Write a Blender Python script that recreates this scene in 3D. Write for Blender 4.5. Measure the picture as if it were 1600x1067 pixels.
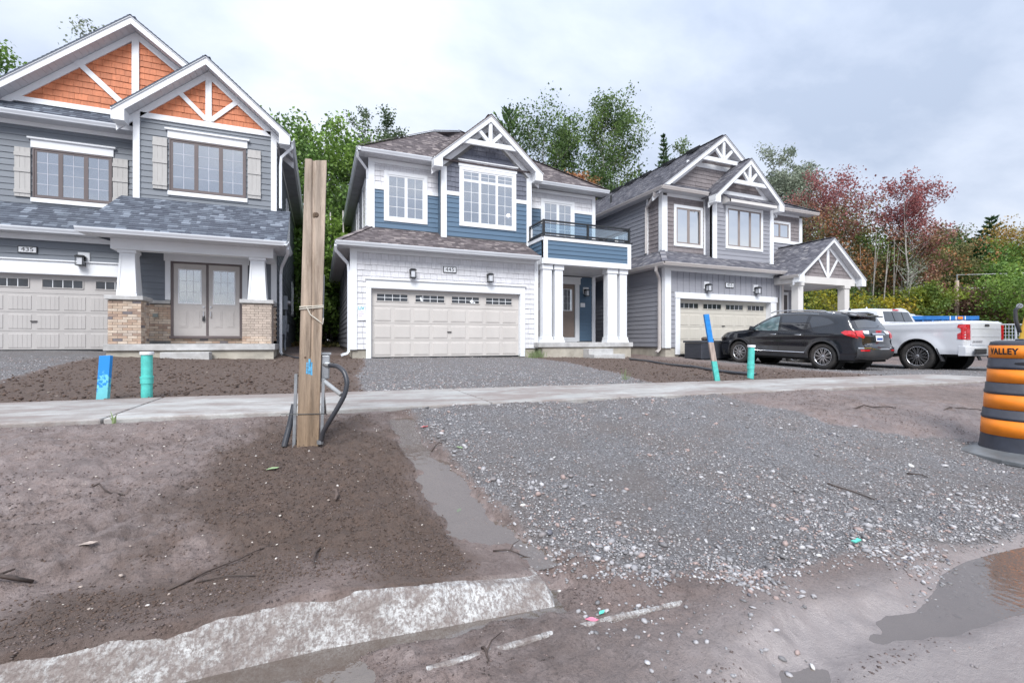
import bpy, bmesh, math, random
import numpy as np
from mathutils import Vector, Matrix
from mathutils.geometry import delaunay_2d_cdt, tessellate_polygon

for o in list(bpy.data.objects): bpy.data.objects.remove(o)
SC = bpy.context.scene
COL = SC.collection
R = random.Random(11)
NR = np.random.RandomState(5)

# ------------------------------------------------------------------ camera
cam_d = bpy.data.cameras.new('camera'); cam = bpy.data.objects.new('camera', cam_d); COL.objects.link(cam)
cam_d.sensor_width = 36; cam_d.lens = 16.245; cam_d.clip_start = 0.05; cam_d.clip_end = 3000
cam.location = (0, 0, 1.1)
cam.rotation_euler = (math.radians(90), 0, math.radians(-22.56))
SC.camera = cam

# ------------------------------------------------------------------ light
SUN_EL, SUN_AZ = math.radians(46), math.radians(205)      # azimuth measured from +Y towards +X
wd = bpy.data.worlds.new('World'); SC.world = wd; wd.use_nodes = True
nt = wd.node_tree; nt.nodes.clear()
def N(t, ty, **k):
    n = t.nodes.new(ty)
    for a, b in k.items(): setattr(n, a, b)
    return n
out = N(nt, 'ShaderNodeOutputWorld'); bg = N(nt, 'ShaderNodeBackground')
sky = N(nt, 'ShaderNodeTexSky'); sky.sky_type = 'NISHITA'; sky.sun_disc = False
sky.sun_elevation = SUN_EL; sky.sun_rotation = SUN_AZ
tc = N(nt, 'ShaderNodeTexCoord'); sep = N(nt, 'ShaderNodeSeparateXYZ'); nt.links.new(tc.outputs['Generated'], sep.inputs[0])
def M(t, op, a, b=None, c=None):
    n = N(t, 'ShaderNodeMath', operation=op)
    for i, v in enumerate((a, b, c)):
        if v is None: continue
        if isinstance(v, (int, float)): n.inputs[i].default_value = v
        else: t.links.new(v, n.inputs[i])
    return n.outputs[0]
zc = M(nt, 'MAXIMUM', sep.outputs[2], 0.0)
den = M(nt, 'ADD', zc, 0.33)
px = M(nt, 'DIVIDE', sep.outputs[0], den); py = M(nt, 'DIVIDE', sep.outputs[1], den)
cmb = N(nt, 'ShaderNodeCombineXYZ'); nt.links.new(px, cmb.inputs[0]); nt.links.new(py, cmb.inputs[1])
mp = N(nt, 'ShaderNodeMapping'); nt.links.new(cmb.outputs[0], mp.inputs[0])
mp.inputs['Location'].default_value = (0.62, 0.35, 0); mp.inputs['Rotation'].default_value = (0, 0, 0.5); mp.inputs['Scale'].default_value = (.85, 1.25, 1)
n1 = N(nt, 'ShaderNodeTexNoise'); n1.inputs['Scale'].default_value = 1.05; n1.inputs['Detail'].default_value = 8; n1.inputs['Roughness'].default_value = .56; n1.inputs['Distortion'].default_value = .1
nt.links.new(mp.outputs[0], n1.inputs['Vector'])
ramp = N(nt, 'ShaderNodeValToRGB'); nt.links.new(n1.outputs[0], ramp.inputs[0])
e = ramp.color_ramp.elements
e[0].position = .36; e[0].color = (.30, .35, .445, 1)
e[1].position = .62; e[1].color = (.565, .59, .635, 1)
m_ = e.new(.49); m_.color = (.425, .47, .56, 1)
# overcast brightness: brighter towards the zenith, even all round
gr = M(nt, 'MULTIPLY_ADD', zc, 0.75, 0.82)
mul = N(nt, 'ShaderNodeVectorMath', operation='SCALE'); nt.links.new(ramp.outputs[0], mul.inputs[0]); nt.links.new(gr, mul.inputs['Scale'])
skm = N(nt, 'ShaderNodeVectorMath', operation='SCALE'); nt.links.new(sky.outputs[0], skm.inputs[0]); skm.inputs['Scale'].default_value = .1
mix = N(nt, 'ShaderNodeMix', data_type='VECTOR'); mix.inputs[0].default_value = .93
nt.links.new(skm.outputs[0], mix.inputs[4]); nt.links.new(mul.outputs[0], mix.inputs[5])
nt.links.new(mix.outputs[1], bg.inputs[0]); bg.inputs[1].default_value = 1.0
nt.links.new(bg.outputs[0], out.inputs[0])
sd = bpy.data.lights.new('sun', 'SUN'); sun = bpy.data.objects.new('sun', sd); COL.objects.link(sun)
sd.energy = 2.2; sd.angle = math.radians(28); sd.color = (1, .985, .965)
sv = Vector((math.sin(SUN_AZ)*math.cos(SUN_EL), math.cos(SUN_AZ)*math.cos(SUN_EL), math.sin(SUN_EL)))
sun.rotation_euler = (-sv).to_track_quat('-Z', 'Y').to_euler()
SC.view_settings.view_transform = 'Standard'; SC.view_settings.look = 'None'
SC.view_settings.exposure = 0.84; SC.view_settings.gamma = 1; SC.view_settings.use_curve_mapping = False
SC.render.engine = 'CYCLES'

# ------------------------------------------------------------------ materials
def mat(name, col, rough=.6, var=.10, scale=2.5, bump=0, bscale=30, metal=0, spec=.5, objvar=0, isl=0, coat=0, stretch=(1, 1, 1), col2=None, detail=4, dirt=0, dirtcol=(.2, .15, .11), trans=0):
    m = bpy.data.materials.new(name); m.use_nodes = True; t = m.node_tree; b = t.nodes['Principled BSDF']
    tcn = N(t, 'ShaderNodeTexCoord'); mpn = N(t, 'ShaderNodeMapping'); mpn.inputs['Scale'].default_value = stretch
    t.links.new(tcn.outputs['Object'], mpn.inputs[0])
    no = N(t, 'ShaderNodeTexNoise'); no.inputs['Scale'].default_value = scale; no.inputs['Detail'].default_value = detail; no.inputs['Roughness'].default_value = .6
    t.links.new(mpn.outputs[0], no.inputs['Vector'])
    c2 = col2 or tuple(c*(1-2*var) for c in col)
    c1 = col if col2 else tuple(min(1, c*(1+var)) for c in col)
    mr = N(t, 'ShaderNodeMapRange'); mr.inputs[1].default_value = .3; mr.inputs[2].default_value = .7
    t.links.new(no.outputs[0], mr.inputs[0])
    mx = N(t, 'ShaderNodeMix', data_type='RGBA'); t.links.new(mr.outputs[0], mx.inputs[0])
    mx.inputs[6].default_value = (*c1, 1); mx.inputs[7].default_value = (*c2, 1)
    cur = mx.outputs[2]
    fac = None
    if objvar:
        oi = N(t, 'ShaderNodeObjectInfo'); fac = M(t, 'MULTIPLY_ADD', oi.outputs['Random'], 2*objvar, 1-objvar)
    if isl:
        ge = N(t, 'ShaderNodeNewGeometry'); f2 = M(t, 'MULTIPLY_ADD', ge.outputs['Random Per Island'], 2*isl, 1-isl)
        fac = f2 if fac is None else M(t, 'MULTIPLY', fac, f2)
    if fac is not None:
        vm = N(t, 'ShaderNodeVectorMath', operation='SCALE'); t.links.new(cur, vm.inputs[0]); t.links.new(fac, vm.inputs['Scale']); cur = vm.outputs[0]
    if dirt:
        n3 = N(t, 'ShaderNodeTexNoise'); n3.inputs['Scale'].default_value = 1.7; n3.inputs['Detail'].default_value = 8; n3.inputs['Roughness'].default_value = .7
        t.links.new(tcn.outputs['Object'], n3.inputs['Vector'])
        mr2 = N(t, 'ShaderNodeMapRange'); mr2.inputs[1].default_value = .45; mr2.inputs[2].default_value = .7; mr2.inputs[4].default_value = dirt
        t.links.new(n3.outputs[0], mr2.inputs[0])
        mx2 = N(t, 'ShaderNodeMix', data_type='RGBA'); t.links.new(mr2.outputs[0], mx2.inputs[0]); t.links.new(cur, mx2.inputs[6]); mx2.inputs[7].default_value = (*dirtcol, 1)
        cur = mx2.outputs[2]
    t.links.new(cur, b.inputs['Base Color'])
    b.inputs['Roughness'].default_value = rough; b.inputs['Metallic'].default_value = metal
    b.inputs['Specular IOR Level'].default_value = spec; b.inputs['Coat Weight'].default_value = coat; b.inputs['Coat Roughness'].default_value = .04
    if bump:
        nb = N(t, 'ShaderNodeTexNoise'); nb.inputs['Scale'].default_value = bscale; nb.inputs['Detail'].default_value = 5
        t.links.new(mpn.outputs[0], nb.inputs['Vector'])
        bp = N(t, 'ShaderNodeBump'); bp.inputs['Strength'].default_value = min(1, bump); bp.inputs['Distance'].default_value = .01
        t.links.new(nb.outputs[0], bp.inputs['Height']); t.links.new(bp.outputs[0], b.inputs['Normal'])
    if trans:
        tr = N(t, 'ShaderNodeBsdfTranslucent'); t.links.new(cur, tr.inputs[0])
        ms = N(t, 'ShaderNodeMixShader'); ms.inputs[0].default_value = trans
        t.links.new(b.outputs[0], ms.inputs[1]); t.links.new(tr.outputs[0], ms.inputs[2])
        t.links.new(ms.outputs[0], t.nodes['Material Output'].inputs[0])
    return m
def emis(name, col, s):
    m = mat(name, col); b = m.node_tree.nodes['Principled BSDF']; b.inputs['Emission Color'].default_value = (*col, 1); b.inputs['Emission Strength'].default_value = s; return m
def glassmat(name, tint=(.95, .98, 1), refl=.4, rough=.02):
    m = bpy.data.materials.new(name); m.use_nodes = True; t = m.node_tree; t.nodes.clear()
    o = N(t, 'ShaderNodeOutputMaterial'); g = N(t, 'ShaderNodeBsdfGlossy'); g.inputs['Roughness'].default_value = rough
    tr = N(t, 'ShaderNodeBsdfTransparent'); tr.inputs[0].default_value = (*tint, 1)
    fr = N(t, 'ShaderNodeFresnel'); fr.inputs[0].default_value = 1.5
    fa = M(t, 'MULTIPLY_ADD', fr.outputs[0], 1-refl, refl)
    # slight waviness of the pane
    no = N(t, 'ShaderNodeTexNoise'); no.inputs['Scale'].default_value = 1.2; tcn = N(t, 'ShaderNodeTexCoord'); t.links.new(tcn.outputs['Object'], no.inputs['Vector'])
    bp = N(t, 'ShaderNodeBump'); bp.inputs['Strength'].default_value = .15; bp.inputs['Distance'].default_value = .02; t.links.new(no.outputs[0], bp.inputs['Height']); t.links.new(bp.outputs[0], g.inputs['Normal'])
    mx = N(t, 'ShaderNodeMixShader'); t.links.new(fa, mx.inputs[0]); t.links.new(tr.outputs[0], mx.inputs[1]); t.links.new(g.outputs[0], mx.inputs[2])
    t.links.new(mx.outputs[0], o.inputs[0]); return m
WH = mat('white_trim', (.78, .80, .83), .45, var=.03, scale=1.2, bump=.15, bscale=60)
WHS = mat('white_aluminium', (.76, .79, .84), .35, var=.03, scale=1, spec=.5)
SOF = mat('soffit_aluminium', (.62, .63, .66), .5, var=.04)
CONC = mat('house_concrete', (.46, .43, .37), .9, var=.16, scale=2, bump=.4, bscale=60, dirt=.35, dirtcol=(.24, .2, .15))
CONCS = mat('slab_concrete', (.50, .50, .50), .85, var=.12, scale=4, bump=.3, bscale=80, dirt=.25, dirtcol=(.28, .23, .17))
BLK = mat('black_metal', (.02, .022, .025), .4, var=.1)
CORE = mat('sheathing', (.2, .2, .2), .9)
S1 = mat('slate_siding', (.165, .185, .215), .55, var=.05, scale=2, stretch=(.5, .5, 12), bump=.25, bscale=14, objvar=.05)
S2 = mat('blue_siding', (.09, .155, .235), .5, var=.05, scale=2, stretch=(.5, .5, 12), bump=.25, bscale=14, objvar=.05)
S3 = mat('pale_slate_siding', (.29, .295, .33), .55, var=.05, scale=2, stretch=(.5, .5, 12), bump=.25, bscale=14, objvar=.05)
K1 = mat('rust_shake', (.55, .185, .085), .65, var=.10, scale=3, stretch=(7, 7, 1), bump=.6, bscale=9, objvar=.13, isl=.08)
K2 = mat('white_shake', (.66, .66, .69), .6, var=.05, scale=3, stretch=(9, 9, 1), bump=.6, bscale=12, objvar=.05, isl=.04)
K2D = mat('grey_shake', (.125, .135, .175), .6, var=.07, scale=3, stretch=(9, 9, 1), bump=.6, bscale=12, objvar=.07, isl=.06)
K3 = mat('taupe_shake', (.225, .20, .205), .6, var=.08, scale=3, stretch=(9, 9, 1), bump=.6, bscale=12, objvar=.08, isl=.06)
DR1 = mat('greige_door', (.46, .44, .43), .45, var=.03, bump=.12, bscale=30, stretch=(1, 1, .2))
DR2 = mat('cream_door', (.56, .53, .505), .45, var=.03, bump=.12, bscale=30, stretch=(1, 1, .2))
DR3 = mat('ivory_door', (.56, .53, .47), .45, var=.03, bump=.12, bscale=30, stretch=(1, 1, .2))
ENT1 = mat('taupe_entry_door', (.50, .47, .455), .4, var=.03)
ENT2 = mat('brown_entry_door', (.24, .19, .165), .4, var=.03)
BRF = mat('brown_frame', (.13, .105, .105), .45, var=.05)
TPF = mat('taupe_frame', (.27, .23, .215), .45, var=.05)
SHUT = mat('shutter_paint', (.43, .42, .41), .5, var=.04, bump=.2, stretch=(5, 5, 1))
GLS = glassmat('window_glass', refl=.46)
DGLS = glassmat('dark_glass', tint=(.45, .5, .52), refl=.2)
RGL = glassmat('rail_glass', tint=(.75, .86, .92), refl=.12)
BLIND = mat('sky_tinted_blind', (.36, .40, .60), .8, var=.06, scale=.8)  # lavender tint puts the panes' sky reflection into the blind colour
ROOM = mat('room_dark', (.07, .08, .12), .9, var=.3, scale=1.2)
ROOM2 = mat('sky_tinted_room', (.27, .31, .48), .9, var=.15, scale=.9)  # flat sheet for the room; sky reflection put into its bluish colour
CURT = mat('curtain_cloth', (.55, .68, .74), .9, var=.22, scale=2, stretch=(9, 9, .05))  # vertical streaks put the shading of folds into the cloth colour
GPAN = mat('garage_pane', (.035, .04, .05), .08, var=.3, scale=3, spec=.8)
def shing(name, a, b, c):
    m = bpy.data.materials.new(name); m.use_nodes = True; t = m.node_tree; bs = t.nodes['Principled BSDF']
    ge = N(t, 'ShaderNodeNewGeometry'); rp = N(t, 'ShaderNodeValToRGB'); t.links.new(ge.outputs['Random Per Island'], rp.inputs[0])
    el = rp.color_ramp.elements; el[0].color = (*a, 1); el[1].color = (*c, 1); el[0].position = 0; el[1].position = 1
    x = el.new(.35); x.color = (*[p*.8+q*.2 for p, q in zip(a, b)], 1); x = el.new(.8); x.color = (*b, 1)
    tcn = N(t, 'ShaderNodeTexCoord'); no = N(t, 'ShaderNodeTexNoise'); no.inputs['Scale'].default_value = 60; no.inputs['Detail'].default_value = 3; t.links.new(tcn.outputs['Object'], no.inputs['Vector'])
    f = M(t, 'MULTIPLY_ADD', no.outputs[0], .8, .6); vm = N(t, 'ShaderNodeVectorMath', operation='SCALE'); t.links.new(rp.outputs[0], vm.inputs[0]); t.links.new(f, vm.inputs['Scale'])
    t.links.new(vm.outputs[0], bs.inputs['Base Color']); bs.inputs['Roughness'].default_value = .85
    bp = N(t, 'ShaderNodeBump'); bp.inputs['Strength'].default_value = .5; bp.inputs['Distance'].default_value = .006; t.links.new(no.outputs[0], bp.inputs['Height']); t.links.new(bp.outputs[0], bs.inputs['Normal'])
    return m
SH1 = shing('slate_shingles', (.065, .075, .10), (.12, .14, .175), (.22, .25, .30))
SH2 = shing('brown_shingles', (.085, .07, .075), (.17, .145, .15), (.32, .28, .27))
SH3 = shing('grey_shingles', (.085, .085, .105), (.165, .165, .19), (.28, .27, .28))
def brickmat():
    m = mat('tan_brick', (.50, .385, .30), .85, var=.10, scale=6, bump=.7, bscale=70, isl=.1); t = m.node_tree; b = t.nodes['Principled BSDF']
    oi = N(t, 'ShaderNodeObjectInfo'); rp = N(t, 'ShaderNodeValToRGB'); t.links.new(oi.outputs['Random'], rp.inputs[0])
    el = rp.color_ramp.elements; rp.color_ramp.interpolation = 'CONSTANT'; cs = [(0, (.52, .40, .31)), (.2, (.58, .47, .38)), (.4, (.47, .34, .26)), (.58, (.62, .52, .43)), (.78, (.50, .42, .36)), (.88, (.20, .18, .19)), (.94, (.36, .26, .21))]
    el[0].color = (*cs[0][1], 1); el[1].position = cs[1][0]; el[1].color = (*cs[1][1], 1)
    for p, c in cs[2:]: x = el.new(p); x.color = (*c, 1)
    old = b.inputs['Base Color'].links[0].from_socket
    mx = N(t, 'ShaderNodeMix', data_type='RGBA'); mx.blend_type = 'MULTIPLY'; mx.inputs[0].default_value = 1
    vm = N(t, 'ShaderNodeVectorMath', operation='DIVIDE'); t.links.new(old, vm.inputs[0]); vm.inputs[1].default_value = (.5, .385, .30)
    t.links.new(vm.outputs[0], mx.inputs[6]); t.links.new(rp.outputs[0], mx.inputs[7]); t.links.new(mx.outputs[2], b.inputs['Base Color']); return m
BRK = brickmat(); MORT = mat('mortar', (.42, .38, .33), .95, var=.1)

# ------------------------------------------------------------------ mesh helpers
OFF = {}
def tag(o, label=None, cat=None, group=None, kind=None):
    if label: o['label'] = label
    if cat: o['category'] = cat
    if group: o['group'] = group
    if kind: o['kind'] = kind
    return o
def thing(name, label, cat, loc=(0, 0, 0), rz=0, group=None, local=False):
    o = bpy.data.objects.new(name, None); COL.objects.link(o); o.empty_display_size = .3
    o.location = loc; o.rotation_euler = (0, 0, rz); OFF[o.name] = Vector((0, 0, 0)) if local else Vector(loc)
    return tag(o, label, cat, group)
class Plane:
    """wall plane: s along the wall, z up, o outwards"""
    def __init__(s, axis, k):
        s.axis = axis; s.k = k
    def p(s, a, z, o=0):
        if s.axis == 'F': return (a, s.k-o, z)
        if s.axis == 'L': return (s.k-o, a, z)
        return (s.k+o, a, z)
class MB:
    def __init__(s): s.v = []; s.f = []
    def quadbox(s, P):
        b = len(s.v); s.v += [tuple(p) for p in P]
        s.f += [tuple(b+i for i in q) for q in ((0, 3, 2, 1), (4, 5, 6, 7), (0, 1, 5, 4), (1, 2, 6, 5), (2, 3, 7, 6), (3, 0, 4, 7))]
        return s
    def box(s, x0, x1, y0, y1, z0, z1):
        return s.quadbox([(x0, y0, z0), (x1, y0, z0), (x1, y1, z0), (x0, y1, z0), (x0, y0, z1), (x1, y0, z1), (x1, y1, z1), (x0, y1, z1)])
    def pbox(s, pl, a0, a1, z0, z1, o0, o1):
        return s.quadbox([pl.p(a0, z0, o0), pl.p(a1, z0, o0), pl.p(a1, z0, o1), pl.p(a0, z0, o1), pl.p(a0, z1, o0), pl.p(a1, z1, o0), pl.p(a1, z1, o1), pl.p(a0, z1, o1)])
    def prism(s, back, front):
        n = len(back); b = len(s.v); s.v += [tuple(p) for p in back]+[tuple(p) for p in front]
        s.f.append(tuple(b+i for i in range(n))[::-1]); s.f.append(tuple(b+n+i for i in range(n)))
        for i in range(n): j = (i+1) % n; s.f.append((b+i, b+j, b+n+j, b+n+i))
        return s
    def pprism(s, pl, poly, o0, o1, tilt=None):
        if tilt:
            z0, z1, ob, ot = tilt
            fo = lambda z: ob+(ot-ob)*(z-z0)/max(1e-6, z1-z0)
        else: fo = lambda z: o1
        return s.prism([pl.p(a, z, o0) for a, z in poly], [pl.p(a, z, fo(z)) for a, z in poly])
    def bar(s, p, q, w, h, up=(0, 0, 1)):
        p, q = Vector(p), Vector(q); d = (q-p).normalized(); up = Vector(up)
        if abs(d.dot(up)) > .98: up = Vector((0, 1, 0))
        r = d.cross(up).normalized(); u = r.cross(d)
        return s.quadbox([p-r*w/2-u*h/2, p+r*w/2-u*h/2, p+r*w/2+u*h/2, p-r*w/2+u*h/2, q-r*w/2-u*h/2, q+r*w/2-u*h/2, q+r*w/2+u*h/2, q-r*w/2+u*h/2])
    def tube(s, path, rad, n=8, caps=True, rot=0, sq=(1, 1)):
        path = [Vector(p) for p in path]; b = len(s.v); m = len(path)
        if not hasattr(rad, '__len__'): rad = [rad]*m
        ref = None
        for i, p in enumerate(path):
            d = (path[min(i+1, m-1)]-path[max(i-1, 0)]).normalized()
            if ref is None: ref = Vector((0, 0, 1)) if abs(d.z) < .9 else Vector((0, 1, 0))
            r = d.cross(ref).normalized(); u = r.cross(d).normalized(); ref = u
            for k in range(n):
                a = rot+2*math.pi*k/n; s.v.append(tuple(p+r*math.cos(a)*rad[i]*sq[0]+u*math.sin(a)*rad[i]*sq[1]))
        for i in range(m-1):
            for k in range(n): j = (k+1) % n; s.f.append((b+i*n+k, b+i*n+j, b+i*n+n+j, b+i*n+n+k))
        if caps: s.f.append(tuple(b+k for k in range(n))[::-1]); s.f.append(tuple(b+(m-1)*n+k for k in range(n)))
        return s
    def lathe(s, prof, c=(0, 0, 0), n=32, axis='z', a0=0, a1=2*math.pi, closed=True):
        b = len(s.v); m = len(prof); c = Vector(c)
        nn = n if closed else n+1
        for k in range(nn):
            a = a0+(a1-a0)*k/n; ca, sa = math.cos(a), math.sin(a)
            for r, h in prof:
                if axis == 'z': s.v.append((c.x+r*ca, c.y+r*sa, c.z+h))
                elif axis == 'x': s.v.append((c.x+h, c.y+r*ca, c.z+r*sa))
                else: s.v.append((c.x+r*ca, c.y+h, c.z+r*sa))
        for k in range(n):
            k2 = (k+1) % nn
            for i in range(m-1): s.f.append((b+k*m+i, b+k2*m+i, b+k2*m+i+1, b+k*m+i+1))
        return s
    def build(s, name, m, parent=None, smooth=False, kind=None, bevel=0, loc=None):
        if not s.v: return None
        me = bpy.data.meshes.new(name)
        off = Vector((0, 0, 0))
        if parent is not None: off = OFF.get(parent.name, off)
        elif loc is not None: off = Vector(loc)
        else:
            a = np.array(s.v); off = Vector(((a[:, 0].min()+a[:, 0].max())/2, (a[:, 1].min()+a[:, 1].max())/2, a[:, 2].min()))
        vs = [(v[0]-off.x, v[1]-off.y, v[2]-off.z) for v in s.v] if off.length else s.v
        me.from_pydata(vs, [], s.f); me.materials.append(m)
        if smooth: me.shade_smooth() if hasattr(me, 'shade_smooth') else me.polygons.foreach_set('use_smooth', [True]*len(me.polygons))
        o = bpy.data.objects.new(name, me); COL.objects.link(o)
        if parent is not None: o.parent = parent
        else: o.location = off
        OFF[o.name] = off
        if kind: o['kind'] = kind
        if bevel:
            bv = o.modifiers.new('bevel', 'BEVEL'); bv.width = bevel; bv.segments = 2; bv.limit_method = 'ANGLE'
        return o
def fixn(o):
    bm = bmesh.new(); bm.from_mesh(o.data); bmesh.ops.recalc_face_normals(bm, faces=bm.faces); bm.to_mesh(o.data); bm.free()
def text(s, size, pl_loc, rot, m, parent, name='lettering', ext=.002, align='CENTER', sx=1, bold=0):
    c = bpy.data.curves.new(name, 'FONT'); c.body = s; c.size = size; c.extrude = ext; c.align_x = align; c.align_y = 'CENTER'; c.offset = bold
    o = bpy.data.objects.new(name, c); COL.objects.link(o)
    dg = bpy.context.evaluated_depsgraph_get(); me = bpy.data.meshes.new_from_object(o.evaluated_get(dg)); bpy.data.objects.remove(o)
    mt = Matrix.Translation(Vector(pl_loc)) @ rot.to_4x4() @ Matrix.Diagonal((sx, 1, 1, 1))
    off = OFF.get(parent.name, Vector((0, 0, 0)))
    me.transform(Matrix.Translation(-off) @ mt); me.materials.clear(); me.materials.append(m)
    o = bpy.data.objects.new(name, me); COL.objects.link(o); o.parent = parent; return o
ROTF = Matrix(((1, 0, 0), (0, 0, -1), (0, 1, 0)))      # text lying in XY -> facing -Y
# ------------------------------------------------------------------ terrain
XC=np.array([-40,-14,-7,-2,.6,3,6,10,14,20,30,60,120.])
YC=np.array([-40,1.0,1.85,3.4,4.3,5.7,8.8,11.5,14.5,17,30,60,400.])
ZT=np.array([
[-.1,0,0,0,0,0,0,0,0,0,0,0,0],
[.04,.04,.04,.04,.05,.05,.05,.05,.05,.05,.03,.0,0],
[.2,.2,.2,.2,.13,.10,.11,.12,.12,.12,.1,.1,.1],
[.43,.43,.43,.395,.385,.35,.33,.30,.27,.25,.2,.2,.3],
[.53,.53,.53,.52,.49,.465,.43,.40,.36,.30,.25,.3,.5],
[.53,.53,.53,.515,.49,.465,.43,.40,.36,.30,.28,.4,.6],
[.62,.62,.60,.57,.53,.50,.47,.42,.28,.24,.3,.5,.7],
[.72,.72,.68,.60,.57,.53,.50,.47,.37,.27,.35,.6,.8],
[.80,.80,.76,.60,.58,.58,.56,.52,.52,.4,.45,.7,.9],
[.86,.86,.86,.72,.66,.62,.60,.6,.6,.5,.5,.8,1.0],
[1.0,1.0,1.0,1.0,1.0,1.0,1.0,.9,.9,.8,.7,.9,1.2],
[1.2,1.2,1.2,1.2,1.2,1.2,1.2,1.2,1.2,1.1,1.,1.,1.5],
[2.]*13])
def base(x,y):
    x=np.asarray(x,float);y=np.asarray(y,float)
    i=np.clip(np.searchsorted(XC,x)-1,0,len(XC)-2);j=np.clip(np.searchsorted(YC,y)-1,0,len(YC)-2)
    a=np.clip((x-XC[i])/(XC[i+1]-XC[i]),0,1);b=np.clip((y-YC[j])/(YC[j+1]-YC[j]),0,1)
    a=a*a*(3-2*a)*.4+a*.6; b=b*b*(3-2*b)*.3+b*.7
    return (ZT[j,i]*(1-a)+ZT[j,i+1]*a)*(1-b)+(ZT[j+1,i]*(1-a)+ZT[j+1,i+1]*a)*b
def vnoise(x, y, seed=0):
    x = np.asarray(x, float); y = np.asarray(y, float)
    xi = np.floor(x).astype(np.int64); yi = np.floor(y).astype(np.int64); fx = x-xi; fy = y-yi
    fx = fx*fx*(3-2*fx); fy = fy*fy*(3-2*fy)
    def h(a, b):
        n = (a*374761393+b*668265263+seed*974634777) & 0xffffffff; n = ((n ^ (n >> 13))*1274126177) & 0xffffffff
        return ((n ^ (n >> 16)) & 0xffff)/65535.
    return (h(xi, yi)*(1-fx)+h(xi+1, yi)*fx)*(1-fy)+(h(xi, yi+1)*(1-fx)+h(xi+1, yi+1)*fx)*fy
def fbm(x, y, oc=4, seed=0, g=.5):
    s = 0; a = 1; t = 0
    for i in range(oc): s = s+a*vnoise(x*2**i+i*17.3, y*2**i-i*9.1, seed+i); t += a; a *= g
    return s/t
def sdf(px, py, poly):
    """signed distance, positive inside"""
    poly = np.array(poly, float); n = len(poly); d = np.full(px.shape, 1e9); ins = np.zeros(px.shape, bool)
    for i in range(n):
        ax, ay = poly[i]; bx, by = poly[(i+1) % n]; ex, ey = bx-ax, by-ay
        t = np.clip(((px-ax)*ex+(py-ay)*ey)/(ex*ex+ey*ey+1e-12), 0, 1)
        d = np.minimum(d, (px-ax-t*ex)**2+(py-ay-t*ey)**2)
        c = ((ay > py) != (by > py)) & (px < (bx-ax)*(py-ay)/(by-ay+1e-12)+ax); ins ^= c
    d = np.sqrt(d); return np.where(ins, d, -d)
def sst(e0, e1, x): t = np.clip((x-e0)/(e1-e0), 0, 1); return t*t*(3-2*t)
APRON = [(.74, 4.3), (.76, 3.2), (.86, 2.45), (.95, 2.0), (1.2, 1.62), (1.5, 1.45), (2.0, 1.42), (2.6, 1.38), (3.2, 1.25), (5.0, 1.25), (6.5, 1.6), (7, 2.2), (5.6, 2.25), (5.04, 2.54), (4.63, 2.98), (4.5, 3.6), (4.5, 4.3)]
DRV2 = [(.5, 5.6), (.55, 7.9), (.95, 11), (1.25, 14.8), (6.6, 14.8), (6.55, 11.6), (5.5, 7.8), (4.75, 5.6)]
DRV1 = [(-12, 5.9), (-4.3, 5.9), (-3.9, 8.0), (-4.4, 10.3), (-4.9, 12.6), (-5.15, 14.6), (-5.1, 17), (-11, 17)]
DRV3 = [(10.2, 5.6), (11.6, 9), (12.6, 14), (18.2, 14), (21, 8), (24, 4.5), (13, 2.6)]
STREAM = [(.55, 4.05), (.55, 3.1), (.54, 2.64), (.60, 2.35), (.63, 2.01), (.60, 1.78), (.95, 1.70), (.98, 1.9), (.88, 2.13), (.86, 2.4), (.74, 3.1), (.74, 4.05)]
PUDR = [(1.05, .98), (1.3, 1.12), (1.65, 1.19), (2.1, 1.15), (2.6, 1.22), (2.9, 1.24), (3.4, 1.22), (4.2, 1.25), (4.2, .8), (3.4, .84), (2.7, .86), (2.2, .93), (1.7, .96), (1.3, .9)]
SOIL = [(-.55, 3.3), (-.42, 3.9), (-.1, 4.2), (.5, 4.25), (.56, 3.2), (.54, 2.64), (.60, 2.3), (.62, 1.8), (.3, 1.85), (-.75, 1.85), (-.7, 2.0), (-.63, 2.4)]
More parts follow.
